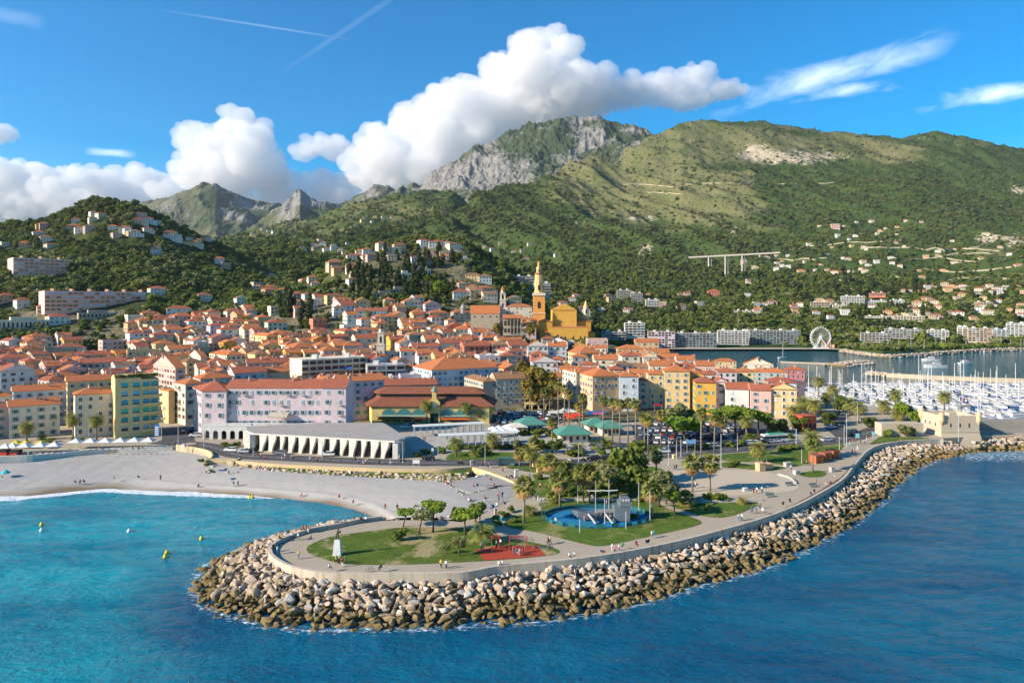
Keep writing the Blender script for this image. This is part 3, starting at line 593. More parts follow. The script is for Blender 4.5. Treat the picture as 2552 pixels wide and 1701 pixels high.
# match both edges by their x so the strip does not shear
T_ = np.linspace(-.18, 1.02, 60)[:, None, None]; P2 = Sh[None]*(1-T_)+Bk[None]*T_
tt = T_[..., 0]*np.ones((1, 300)); Zb = np.where(tt < 0, tt*9, 3.3*(1-(1-np.clip(tt, 0, 1))**1.9))
Zb = Zb+.1*n3(P2[..., 0]/3.5, P2[..., 1]/3.5, 0.)*sst(tt, 0, .15)+.2*np.exp(-((tt-.2)/.05)**2)
t = NT('pebbles'); v = t.N('ShaderNodeTexVoronoi', i_Scale=2.2); t.L(t.pos(), v.inputs['Vector']); sz = t.N('ShaderNodeSeparateXYZ'); t.L(t.pos(), sz.inputs[0])
n1 = t.noise(.08, 5, .6, sc3=(.35, 1, 1)); n2 = t.noise(1.5, 6, .75)
c = t.mix(n1, (.29, .275, .245), (.43, .415, .375)); c = t.mix(t.ramp(n2, [(.35, 0), (.7, .32)]), c, (.24, .235, .22)); c = t.mix(t.math('MULTIPLY', v.outputs['Distance'], .3), c, (.52, .5, .47))
wet = t.ramp(t.math('ADD', sz.outputs[2], t.math('MULTIPLY', t.math('SUBTRACT', n1, .5), 2.2)), [(.12, 1), (.3, .55), (.55, .35), (.8, 0)])
t.col(t.mix(wet, c, (.2, .15, .1))); t.bump(n2, .8, .15); PEB = t.done(.95, .1)
obj('beach', gridmesh('beach', np.concatenate([P2, Zb[..., None]], -1)[:, ::1], PEB), kind='structure')
# bank of earth behind the beach rocks
bank_in = sm([(586, 1152), (700, 1161), (867, 1168), (1000, 1172), (1100, 1172), (1178, 1167)], 8); bank_out = sm([(583, 1163), (700, 1178), (867, 1188), (1000, 1196), (1100, 1204), (1150, 1200)], 8)
Bi = resamp([gp(a, b, 4.3) for a, b in bank_in], 60); Bo = resamp([gp(a, b, 2.9) for a, b in bank_out], 60)
T3 = np.linspace(0, 1, 8)[:, None, None]; P3 = Bo[None]*(1-T3)+Bi[None]*T3
obj('bank', gridmesh('bank', np.concatenate([P3, (2.7+1.65*T3*np.ones((1, 60, 1)))], -1), GR1), kind='structure')

# ---------- breakwater
PAIR = [((953, 1298), (941, 1296)), ((896, 1305), (880, 1299)), ((846, 1316), (830, 1304)), ((777, 1328), (765, 1315)), ((742, 1339), (705, 1330)), ((709, 1351), (640, 1350)), ((685, 1364), (580, 1378)), ((675, 1376), (530, 1398)), ((674, 1387), (500, 1425)), ((681, 1399), (484, 1460)), ((709, 1417), (490, 1498)), ((748, 1430), (540, 1528)), ((807, 1440), (650, 1555)), ((896, 1443), (790, 1568)), ((1015, 1443), (960, 1569)), ((1150, 1440), (1110, 1563)), ((1236, 1425), (1225, 1556)), ((1340, 1415), (1350, 1549)), ((1440, 1405), (1474, 1530)), ((1559, 1387), (1600, 1502)), ((1678, 1363), (1720, 1466)), ((1780, 1337), (1830, 1435)), ((1900, 1302), (1950, 1398)), ((1985, 1269), (2061, 1340)), ((2040, 1240), (2127, 1304)), ((2098, 1204), (2190, 1258)), ((2127, 1169), (2235, 1207)), ((2157, 1134), (2274, 1176)), ((2192, 1116), (2320, 1152)), ((2250, 1106), (2385, 1136)), ((2330, 1101), (2421, 1128)), ((2350, 1101), (2440, 1126))]
PAIR2 = [((2430, 1100), (2430, 1126)), ((2560, 1090), (2560, 1122)), ((2900, 1082), (2900, 1118))]
zin = 3.55
def band(PR, n):
    a = resamp([gp(*p, zin) for p in sm([q[0] for q in PR], 6)], 400); IN = [gp(*p, zin) for p in sm([q[0] for q in PR], 6)]; OU = [gp(*p, 0) for p in sm([q[1] for q in PR], 6)]
    M_ = np.array([((u_[0]+v_[0])/2, (u_[1]+v_[1])/2) for u_, v_ in zip(IN, OU)]); s_ = np.concatenate([[0], np.cumsum(np.hypot(*np.diff(M_, axis=0).T))]); q = np.linspace(0, s_[-1], n)
    f_ = lambda A_, i: np.interp(q, s_, [p[i] for p in A_])
    return np.stack([f_(IN, 0), f_(IN, 1)], 1), np.stack([f_(OU, 0), f_(OU, 1)], 1), s_[-1]
RK = NT('boulder_rock'); sz = RK.N('ShaderNodeSeparateXYZ'); RK.L(RK.pos(), sz.inputs[0])
vo = RK.N('ShaderNodeTexVoronoi', i_Scale=.42, feature='F1'); RK.L(RK.pos(), vo.inputs['Vector']); rsep = RK.N('ShaderNodeSeparateColor'); RK.L(vo.outputs['Color'], rsep.inputs[0])
nA = RK.noise(1.3, 6, .7); nB = RK.noise(.35, 3, .5)
def rockmat(name, c1, c2):
    t = NT(name); sz = t.N('ShaderNodeSeparateXYZ'); t.L(t.pos(), sz.inputs[0]); nA = t.noise(1.6, 7, .72); nB = t.noise(.3, 3, .5); nC = t.noise(.16, 2, .5)
    c = t.mix(t.ramp(nA, [(.3, 0), (.7, 1)]), c1, c2); c = t.mix(t.ramp(nB, [(.45, 0), (.62, .4)]), c, (.42, .32, .26))
    h_ = t.math('ADD', sz.outputs[2], t.math('MULTIPLY', t.math('SUBTRACT', nC, .5), 4.2))
    alg = t.mix(t.ramp(nA, [(.35, 0), (.65, 1)]), (.11, .08, .03), (.24, .175, .075))
    c = t.mix(t.ramp(t.math('DIVIDE', h_, 2.6), [(.34, 1), (.6, .85), (.85, 0)]), c, alg); t.col(c); t.bump(nA, .7, .25); return t.done(.88, .2)
ROCKS = [rockmat('pinkish_rock', (.35, .26, .185), (.53, .42, .31)), rockmat('tan_rock', (.32, .245, .155), (.50, .40, .27)), rockmat('grey_rock', (.36, .34, .31), (.58, .54, .47)), rockmat('brown_rock', (.25, .18, .11), (.42, .32, .20))]
import bmesh
def boulder_mesh(seed):
    rn = np.random.default_rng(seed); bm = bmesh.new(); n = rn.integers(9, 15); p = rn.normal(size=(n, 3)); p /= np.linalg.norm(p, axis=1)[:, None]; p *= rn.uniform(.72, 1.08, (n, 1)); p *= np.array([rn.uniform(.95, 1.35), rn.uniform(.75, 1.0), rn.uniform(.62, .9)])
    for q in p: bm.verts.new(q)
    r = bmesh.ops.convex_hull(bm, input=bm.verts[:]); bmesh.ops.delete(bm, geom=[g for g in r['geom_interior'] if isinstance(g, bmesh.types.BMVert)], context='VERTS')
    bmesh.ops.dissolve_limit(bm, angle_limit=R(14), verts=bm.verts[:], edges=bm.edges[:])
    bmesh.ops.bevel(bm, geom=bm.edges[:], offset=.055, segments=2, affect='EDGES', profile=.6); bmesh.ops.triangulate(bm, faces=bm.faces[:])
    bmesh.ops.subdivide_edges(bm, edges=[e for e in bm.edges if e.calc_length() > .35], cuts=1, use_grid_fill=True); bmesh.ops.triangulate(bm, faces=bm.faces[:])
    V = np.array([v.co[:] for v in bm.verts]); Fc = np.array([[v.index for v in f.verts] for f in bm.faces]); bm.free()
    V = V+V*(fbm(V[:, 0]*1.5+seed, V[:, 1]*1.5, V[:, 2]*1.5, 4)*.10)[:, None]
    return V, Fc
BV = [boulder_mesh(s) for s in range(14)]; BME = {}
rocks = []
def scatter(IN, OU, sp, rmin, rmax, zi, zo, layers=1, hump=.5):
    rn = random.Random(int(sp*100)+len(IN))
    for i in range(len(IN)):
        a, c = IN[i], OU[i]; W_ = math.hypot(*(a-c)); m = max(2, int(round(W_/sp*1.28)))
        for j in range(m+1):
            tq = (j+rn.uniform(-.38, .38))/m; tq = min(1.03, max(.02, tq)); p = a*(1-tq)+c*tq; z_ = zi*(1-tq)+zo*tq+hump*math.sin(3.14*min(1, tq))
            r_ = rn.uniform(rmin, rmax)*(1+.22*tq)*(1.25 if rn.random() < .15 else 1)*(1 if 0.08 < tq else .85)
            rocks.append((p[0]+rn.uniform(-.5, .5)*sp, p[1]+rn.uniform(-.35, .35)*sp*.6, z_+rn.uniform(-.35, .3), r_, rn.randrange(14), Matrix.Rotation(rn.uniform(0, 6.28), 3, 'Z') @ Matrix.Rotation(rn.uniform(-.5, .5), 3, 'X') @ Matrix.Rotation(rn.uniform(-.4, .4), 3, 'Y'), tq, 'sea'))
IN, OU, Ls = band(PAIR, 225); scatter(IN, OU, 1.3, .5, 1.08, 3.85, -.35)
I2, O2, L2 = band(PAIR2, 40); scatter(I2, O2, 1.8, .9, 1.5, 3.6, -.3)
# core under the rocks
def core(IN, OU, name):
    T4 = np.linspace(-.05, 1.15, 9)[:, None, None]; P4 = IN[None]*(1-T4)+OU[None]*T4; Z4 = 3.3*(1-T4)+(-1.3)*T4
    obj(name, gridmesh(name, np.concatenate([P4, Z4*np.ones((1, len(IN), 1))], -1)[::-1], rockmat('rubble_core', (.1, .08, .06), (.2, .16, .12))), kind='structure')
core(IN, OU, 'breakwater_slope'); core(I2, O2, 'breakwater_slope')
for i in range(len(Bi)):
    for j in range(3):
        rn = random.Random(i*7+j); tq = (j+.5+rn.uniform(-.3, .3))/3*.72; p = Bo[i]*(1-tq)+Bi[i]*tq
        rocks.append((p[0]+rn.uniform(-.6, .6), p[1]+rn.uniform(-.3, .3), 2.75+1.5*tq, rn.uniform(.62, 1.15), rn.randrange(14), Matrix.Rotation(rn.uniform(0, 6.28), 3, 'Z'), tq, 'beach'))
for (px, py, r_) in [(1010, 1292, .6), (1030, 1291, .7), (1048, 1290, .6), (1065, 1289, .8), (1085, 1288, .7), (1100, 1287, .8), (1118, 1284, .7), (975, 1295, .6), (990, 1294, .6), (545, 1152, .8), (530, 1160, .9), (560, 1165, .9), (520, 1166, .8), (512, 1172, .6), (575, 1160, .7), (600, 1166, .8), (590, 1172, .6)]:
    q = gp(px, py, 3.6); rocks.append((q.x, q.y, 3.5 if px > 700 else 3.2, r_, len(rocks) % 14, Matrix.Rotation(px, 3, 'Z'), .5, 'beach'))
rocks.sort(key=lambda r_: -(r_[3]/r_[1])*(1 if abs(r_[0]/r_[1]) < .74 and r_[7] == 'sea' else .3))
rn = random.Random(4); stuffV, stuffF, stuffM, o_ = [], [], [], 0
szn = lambda v: 'large' if v > 1.5 else ('medium' if v > 1.15 else 'small')
for q, (x, y, z, r_, vi, M3, tq, wh) in enumerate(rocks):
    mi = rn.choices(range(4), (5, 4, 2.4, 2))[0]
    if q < 300:
        key = (vi, mi)
        if key not in BME: BME[key] = rawmesh('boulder', BV[vi][0], BV[vi][1], ROCKS[mi])
        o = obj('boulder', BME[key], None, (x, y, z), rot=M3.to_euler(), sc=r_)
        tone = ['pinkish', 'tan', 'pale grey', 'brown'][mi]; row = 'wet brown-stained boulder at the waterline' if tq > .82 else ('boulder low on the breakwater slope' if tq > .58 else ('boulder halfway up the breakwater' if tq > .28 else 'boulder high on the breakwater, under the wall'))
        sz_ = szn(r_); pre = sz_+' '+(tone+' ' if tq <= .82 else '')
        auto(o, pre+row, 'boulder', 'boulders of the breakwater', 'coast')
    else:
        Vv = (BV[vi][0]*r_) @ np.array(M3.transposed())+np.array([x, y, z]); stuffV.append(Vv); stuffF.append(BV[vi][1]+o_); o_ += len(Vv); stuffM.append(np.full(len(BV[vi][1]), mi))
tag(obj('boulder_heap', rawmesh('boulder_heap', np.concatenate(stuffV), np.concatenate(stuffF), ROCKS, np.concatenate(stuffM))), 'heaped beige boulders armouring the farther breakwater and the beach bank', 'boulders', kind='stuff')
# walls
WALLM = NT('sea_wall_concrete'); n1 = WALLM.noise(.5, 5, .7); n2 = WALLM.noise(.8, 3, .6, sc3=(1.5, 1.5, .15)); WALLM.col(WALLM.mix(WALLM.ramp(n2, [(.5, 0), (.7, .7)]), WALLM.mix(n1, (.42, .36, .28), (.55, .49, .40)), (.3, .2, .13))); WALLM = WALLM.done(.9, .15)
wl = [gp(*p, 4.0) for p in sm([q[0] for q in PAIR], 6)]; b = MB(); sweep_wall(b, wl, .7, 2.5, 5.25)
o = b.build('sea_wall', WALLM); tag(o, 'curving pale concrete seat wall round the esplanade above the boulders', 'wall')
OCH = plaster('ochre_wall', (.58, .44, .25))
b = MB(); sweep_wall(b, [gp(*p, ZG) for p in sm([(440, 1113), (500, 1123), (524, 1131), (530, 1141)], 5)], .5, 2.4, ZG+.9); tag(b.build('ochre_wall', OCH), 'ochre parapet wall bending beside the outfall at the beach end', 'wall')
b = MB(); sweep_wall(b, [gp(*p, ZG) for p in sm([(586, 1151), (700, 1160), (867, 1168), (1000, 1172), (1100, 1172), (1175, 1166)], 6)], .5, 3.2, ZG+.55); tag(b.build('ochre_wall', OCH), 'long low ochre wall between the promenade and the beach rocks', 'wall')
b = MB(); sweep_wall(b, [gp(*p, ZG) for p in sm([(1178, 1167), (1215, 1177), (1255, 1192), (1290, 1207)], 4)], .45, 3.2, ZG+.45); tag(b.build('ochre_wall', OCH), 'low ochre wall running down beside the sunbathing slabs', 'wall')
b = MB(); sweep_wall(b, [gp(*p, ZG) for p in sm([(-560, 1195), (-200, 1150), (0, 1140), (100, 1135), (240, 1122), (340, 1117), (432, 1113)], 6)], .6, 1.0, ZG+.5); tag(b.build('beach_wall', plaster('white_wall', (.62, .59, .52))), 'long whitewashed wall holding the cafe terraces above the beach', 'wall')
b = MB(); b2 = [gp(a, c_, ZG) for a, c_ in [(530, 1141), (532, 1160)]]
x0, x1 = gp(527, 1140, ZG).x, gp(586, 1150, ZG).x; y0 = gp(555, 1146, ZG).y
b.box(x0, x0+.6, y0-2.4, y0+3, 1.5, ZG+.4); b.box(x1-.6, x1, y0-3.6, y0+2, 1.5, ZG+.4); b.box(x0+.6, x1-.6, y0-.2, y0+.3, 1.5, ZG-.9); b.box(x0+.6, x1-.6, y0-.3, y0+.35, ZG-.897, ZG+.45)
tag(b.build('outfall', OCH), 'ochre concrete stream outfall opening onto the beach', 'outfall')
# sunbathing slabs
CON = plain('grey_concrete', (.27, .265, .25), .9, .15, var=.18, scale=.4); CONL = plain('light_concrete', (.43, .40, .34), .9, .15, var=.12)
def slab(pts, za, zb, nm, lab):
    c_ = [gp(p[0], p[1], za if i < 2 else zb) for i, p in enumerate(pts)]; b = MB(); lo = [(p.x, p.y, -.5) for p in c_]
    b.face([tuple(p) for p in c_]); 
    for i in range(4): j = (i+1) % 4; b.face([lo[i], lo[j], tuple(c_[j]), tuple(c_[i])])
    o = b.build(nm, CON); tag(o, lab, 'slab', 'sloping slabs above the beach')
    w = MB(); sweep_wall(w, [c_[0]-Vector((0, 0, 0)), c_[3]], .5, 2.0, (za+zb)/2+.12); w.build('coping', CONL, o); return o
slab([(1110, 1205), (1175, 1228), (1212, 1218), (1150, 1195)], 3.4, 3.9, 'stone_slab', 'smooth grey sloping slab at the corner between beach and boulder bank')
slab([(1150, 1195), (1213, 1217), (1246, 1208), (1190, 1187)], 3.9, 4.2, 'stone_slab', 'sloping grey slab beneath the low ochre wall, nearest the road')
slab([(1190, 1187), (1246, 1208), (1285, 1206), (1215, 1180)], 4.2, 4.4, 'stone_slab', 'topmost grey slab tucked against the low ochre wall')
slab([(1152, 1234), (1180, 1262), (1225, 1256), (1192, 1226)], 3.3, 3.8, 'stone_slab', 'lower grey slab with sunbathers at the beach edge')
slab([(1192, 1224), (1226, 1255), (1256, 1252), (1240, 1216)], 3.8, 4.2, 'stone_slab', 'middle grey slab with bicycle and sitting people')
slab([(1241, 1216), (1257, 1250), (1284, 1250), (1286, 1212)], 4.2, 4.5, 'stone_slab', 'steep dark grey slab leaning up to the palm bed')
slab([(1165, 1270), (1178, 1296), (1232, 1270), (1222, 1256)], 3.3, 4.2, 'stone_slab', 'lowest grey slab by the twin round-topped park trees')
# playground pads
ell = lambda cx_, cy_, rx, ry, n=40: [tuple(gp(cx_+rx*math.cos(6.2832*i/n), cy_+ry*math.sin(6.2832*i/n), ZG)[:2]) for i in range(n)]
poly_mesh('playground_surface', ell(1488, 1291, 130, 25), ZG+.12, plain('blue_rubber', (.02, .17, .33), .85, .1, var=.15))
poly_mesh('playground_surface', ell(1500, 1289, 46, 9), ZG+.16, plain('sand_rubber', (.33, .22, .15), .85, .1))
poly_mesh('exercise_surface', [tuple(gp(*p, ZG)[:2]) for p in [(1184, 1371), (1240, 1361), (1335, 1359), (1360, 1384), (1290, 1391), (1208, 1397)]], ZG+.12, plain('red_rubber', (.36, .06, .035), .85, .1, var=.15))
b = MB(); sweep_wall(b, [gp(*p, ZG) for p in sm([(1345, 1244), (1450, 1247), (1550, 1247), (1650, 1247)], 4)], .6, ZG, ZG+.5); tag(b.build('bench_wall', CONL), 'long low cream bench wall behind the pirate ship playground', 'wall')
b = MB(); sweep_wall(b, [gp(*p, ZG) for p in sm([(1688, 1247), (1780, 1250), (1900, 1247)], 4)], .5, ZG, ZG+.45); tag(b.build('bench_wall', CONL), 'low cream bench wall at the front of the open plaza', 'wall')
b = MB(); sweep_wall(b, [gp(*p, ZG) for p in sm([(1940, 1183), (1970, 1192), (1983, 1205)], 4)], .6, ZG, ZG+.5); tag(b.build('bench_wall', CONL), 'short curved cream bench at the plaza edge', 'bench')
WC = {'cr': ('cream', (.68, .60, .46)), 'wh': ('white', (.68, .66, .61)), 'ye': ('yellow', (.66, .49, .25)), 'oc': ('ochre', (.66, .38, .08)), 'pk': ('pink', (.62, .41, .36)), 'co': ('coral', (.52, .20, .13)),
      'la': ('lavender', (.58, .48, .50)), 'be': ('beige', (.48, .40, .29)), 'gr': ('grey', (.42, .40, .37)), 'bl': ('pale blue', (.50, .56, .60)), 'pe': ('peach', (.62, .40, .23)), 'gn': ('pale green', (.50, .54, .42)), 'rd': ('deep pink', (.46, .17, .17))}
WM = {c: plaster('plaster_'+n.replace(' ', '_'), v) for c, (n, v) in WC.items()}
def roofmat(name, a, b_, dk):
    t = NT(name); n1 = t.noise(.25, 5, .7); n2 = t.noise(1.6, 5, .75); oi = t.n.new('ShaderNodeObjectInfo')
    c = t.mix(t.ramp(n2, [(.3, 0), (.7, 1)]), a, b_); c = t.mix(t.ramp(n1, [(.5, 0), (.72, .6)]), c, dk); c = t.mix(t.math('MULTIPLY', oi.outputs['Random'], .45), c, dk)
    t.col(c); w = t.N('ShaderNodeTexWave', i_Scale=1.4, i_Distortion=1.5); t.L(t.pos(), w.inputs[0]); t.bump(t.math('ADD', n2, w.outputs['Fac']), .5, .12); return t.done(.88, .15)
RF = {'o': ('orange', roofmat('terracotta_tiles', (.46, .135, .042), (.56, .215, .085), (.32, .125, .06))), 'r': ('red', roofmat('red_tiles', (.35, .10, .055), (.44, .155, .085), (.24, .085, .055))), 't': ('brown', roofmat('brown_tiles', (.28, .14, .07), (.38, .21, .12), (.16, .09, .055)))}
GRV = plain('roof_gravel', (.36, .34, .31), .95, .1, scale=.4); CHM = plaster('chimney_render', (.5, .42, .34))
GLS = NT('window_glass'); GLS.col((.022, .028, .034)); GLS = GLS.done(.12, .6)
WHT = plain('white_frame', (.62, .62, .6), .6, var=.08)
SH = {n: plain('shutter_'+n, c, .7, var=.15, scale=1.5) for n, c in {'blue': (.22, .33, .38), 'green': (.13, .27, .22), 'white': (.55, .57, .56), 'brown': (.16, .09, .05), 'turquoise': (.05, .38, .40), 'grey': (.33, .36, .38)}.items()}
BALM = MB(); BALM.box(-1.1, 1.1, -.95, 0, -.1, .05)
for x_ in [i*.22-1.1 for i in range(11)]: BALM.box(x_, x_+.03, -.95, -.92, .051, .95, 1)
BALM.box(-1.1, 1.13, -.97, -.9, .951, 1.0, 1); BALM = BALM.mesh('balcony', [plain('balcony_stone', (.5, .46, .4)), plain('iron_rail', (.03, .035, .04), .6)])
_wm = {}
def winmesh(w, h, sh, kind='open'):
    key = (round(w, 1), round(h, 1), sh, kind)
    if key in _wm: return _wm[key]
    b = MB(); b.box(-w/2-.09, w/2+.09, -.05, .10, -.09, h+.09, 0); b.box(-w/2, w/2, -.075, -.048, 0, h, 1 if kind != 'closed' else 2)
    if kind == 'open':
        b.box(-.03, .03, -.09, -.073, 0, h, 0)
        for s_ in (-1, 1): b.box(min(s_*(w/2+.1), s_*(w+.06)), max(s_*(w/2+.1), s_*(w+.06)), -.12, -.03, -.02, h+.02, 2)
    b.box(-w/2-.15, w/2+.15, -.16, 0, -.2, -.091, 0)
    _wm[key] = b.mesh('window', [WHT, GLS, SH[sh]]); return _wm[key]
HOUSES = []; FOOT = []
hrn = random.Random(21)
def roof_quad(b, c, ze, kind, ov=.45, pitch=.42, m=0):
    """c: four footprint corners, counter-clockwise from the front left"""
    C_ = [Vector(p) for p in c]; ctr = sum(C_, Vector((0, 0)))/4
    O = [p+(p-ctr).normalized()*ov*1.35 for p in C_]
    w = ((O[1]-O[0]).length+(O[2]-O[3]).length)/2; d = ((O[3]-O[0]).length+(O[2]-O[1]).length)/2
    if w >= d and kind != 'G' or kind == 'g': q = O; ln, sh = w, d
    else: q = [O[1], O[2], O[3], O[0]]; ln, sh = d, w
    hr = sh/2*pitch; a, e = (q[0]+q[3])/2, (q[1]+q[2])/2; dr = (e-a).normalized()
    ins = 0 if kind in 'gG' else min(sh/2, ln/2-.05)
    r0, r1 = a+dr*ins, e-dr*ins
    T = lambda p, z: (p.x, p.y, z); th = .18
    P0, P1, P2, P3 = (T(p, ze) for p in q); Ra, Rb = T(r0, ze+hr), T(r1, ze+hr)
    b.face([P0, P1, Rb, Ra], m); b.face([P2, P3, Ra, Rb], m)
    for f_ in ([P1, P2, Rb], [P3, P0, Ra]): b.face(f_, m if kind not in 'gG' else 1)
    lo = [T(p, ze-th) for p in q]
    for i in range(4): b.face([lo[i], lo[(i+1) % 4], (P0, P1, P2, P3)[(i+1) % 4], (P0, P1, P2, P3)[i]], m)
    b.face(lo[::-1], 1)
    return hr, r0, r1
def house(c, ze, zb, col, roof, rc, Y, name='town_house', win=True, cat='house', shut=None, fl=3.1, special=None, chim=None, wside=True):
    c = [Vector(p[:2]) for p in c]; org = (c[0]+c[1]+c[2]+c[3])/4; L = [p-org for p in c]
    root = thing(name, None, cat, (org.x, org.y, zb)); H_ = ze-zb; near = Y < 352
    w_front = (L[1]-L[0]).length; w_side = (L[3]-L[0]).length
    b = MB(); b.prism(L, 0, H_-.1, 0)
    if roof == 'f':
        for i in range(4):
            p, q = L[i], L[(i+1) % 4]; dn = (q-p).normalized(); nr = Vector((-dn.y, dn.x))*.15; mid = (p+q)/2
            b.face([(*(p), H_-.1), (*(q), H_-.1), (*(q), H_+.7), (*(p), H_+.7)], 0); b.face([(*(q+nr*2), H_-.1), (*(p+nr*2), H_-.1), (*(p+nr*2), H_+.7), (*(q+nr*2), H_+.7)], 0); b.face([(*p, H_+.7), (*q, H_+.7), (*(q+nr*2), H_+.7), (*(p+nr*2), H_+.7)], 0)
    faces = [(L[0], L[1]), (L[3], L[0]), (L[1], L[2])]
    sh = shut or hrn.choice(['blue', 'green', 'grey', 'white', 'blue', 'brown', 'turquoise'] if col not in ('ye', 'oc', 'cr') else ['green', 'green', 'blue', 'white', 'brown', 'grey'])
    nf = max(1, int((H_-.4)/fl)) if Y < 420 else max(1, min(5, int((H_-.4)/fl)))
    wins = []
    if win:
        for fi, (p, q) in enumerate(faces):
            ln = (q-p).length; n = int((ln-1.0)/hrn.choice((2.7, 3.1, 3.4))) if ln > 2.6 else 0
            if fi and not wside: continue
            if fi and hrn.random() < .25: n = min(n, 1)
            dn = (q-p).normalized(); out = Vector((dn.y, -dn.x)); ang = math.atan2(dn.y, dn.x)
            for r_ in range(nf):
                z = H_-1.0-1.55-r_*fl
                if z < .4: break
                for i in range(n):
                    if hrn.random() < .11: continue
                    pos = p+dn*(ln*(i+.5+hrn.uniform(-.04, .04))/n)+out*.05
                    wins.append((pos, ang, z, out, dn, r_))
    if near and win:
        wins = wins[:96]
        for pos, ang, z, out, dn, r_ in wins:
            kd = 'closed' if hrn.random() < .25 else 'open'
            obj('window', winmesh(1.0, 1.6 if r_ else 1.35, sh, kd), root, (pos.x, pos.y, z), rz=ang)
            if hrn.random() < .13 and len(wins) < 70: obj('balcony', BALM, root, (pos.x, pos.y, z-.25), rz=ang)
    else:
        for pos, ang, z, out, dn, r_ in wins:
            ww, hh = .5, 1.5; kd = hrn.random()
            p3 = lambda u_, zz_, o_=.0: (pos.x+dn.x*u_+out.x*o_, pos.y+dn.y*u_+out.y*o_, zz_)
            b.face([p3(-ww, z), p3(ww, z), p3(ww, z+hh), p3(-ww, z+hh)], 1 if kd < .7 else 2)
            if kd < .7 and Y < 620: 
                for s_ in (-1, 1):
                    a0, a1 = sorted((s_*(ww+.04), s_*(ww+.46))); b.face([p3(a0, z, .02), p3(a1, z, .02), p3(a1, z+hh, .02), p3(a0, z+hh, .02)], 2)
    b.build('wall', [WM[col], GLS, SH[sh]], root)
    if roof == 'f':
        rb = MB(); rb.face([(*(p*.96), H_-.06) for p in L], 0); ro = rb.build('roof', [GRV], root)
        if Y < 420 and special != 'clean':
            for _ in range(2):
                p = L[0]*hrn.uniform(-.6, .6)+L[1]*hrn.uniform(-.3, .3); m_ = MB(); m_.cbox(0, 0, 0, hrn.uniform(1.5, 3), hrn.uniform(1.5, 2.5), hrn.uniform(1.0, 2.2)); m_.build('roof_hut', WM['wh'], ro, loc=(p.x*.6, p.y*.6, H_-.06))
        top = H_
    else:
        rb = MB(); hr, r0, r1 = roof_quad(rb, L, H_, roof); ro = rb.build('roof', [RF[rc][1], WM[col]], root); top = H_+hr
        nc = (hrn.choice((1, 2, 2, 3)) if w_front < 20 else 5) if chim is None else chim
        if Y < 600:
            for i in range(nc):
                t_ = hrn.random(); p = r0*(1-t_)+r1*t_+(L[1]-L[0]).normalized()*hrn.uniform(-1, 1)+(L[3]-L[0]).normalized()*hrn.uniform(-2.2, 1.2)*min(1, w_side/10)
                cb = _chim[hrn.randrange(3)]; zc = H_+hr-1.6+hrn.uniform(-.3, .3); obj('chimney', cb, ro, (p.x, p.y, zc), rz=hrn.uniform(0, 1))
    FOOT.append((org.x, org.y, max(w_front, w_side)/2, min(w_front, w_side)/2)); HOUSES.append(root)
    sz_ = 'long' if w_front > 24 else ('tall' if H_ > 17 else ('low' if H_ < 7.5 else ''))
    rt = {'h': 'hipped', 'g': 'gabled', 'G': 'gabled', 'f': 'flat'}[roof]
    desc = f"{sz_} {WC[col][0]} house with {'flat roof' if roof == 'f' else RF[rc][0]+' '+rt+' roof'}".strip()
    root['_top'] = top; return root, desc
_chim = []
for wq, dq, hq in ((.8, .6, 1.9), (.6, .6, 2.4), (1.6, .6, 1.8)):
    b = MB(); b.cbox(0, 0, 0, wq, dq, hq); b.cbox(0, 0, hq, wq+.2, dq+.2, .12); b.cbox(0, 0, hq+.12, wq*.5, dq*.6, .35, 1); _chim.append(b.mesh('chimney', [CHM, RF['o'][1]]))
def quadfoot(pxl, pxc, pxr, Y, depth=11, phi=None):
    if phi is None: phi = 22 if pxl is not None else 4
    X0 = (pxc-CX)/F*Y; th = -math.atan2(X0, Y)+R(phi)
    # the front runs from the near corner along (cos, sin); find the length that ends at pxr
    dx, dy = math.cos(th), math.sin(th); tr = (pxr-CX)/F; w = (tr*Y-X0)/(dx-tr*dy); 
    if pxl is not None: bx, by = -math.sin(th), math.cos(th); tl = (pxl-CX)/F; d = (tl*Y-X0)/(bx-tl*by); d = max(5, min(28, d))
    else: d = depth
    a = Vector((X0, Y)); e = a+Vector((dx, dy))*w; n_ = Vector((-dy, dx))*d
    return [a, e, e+n_, a+n_]
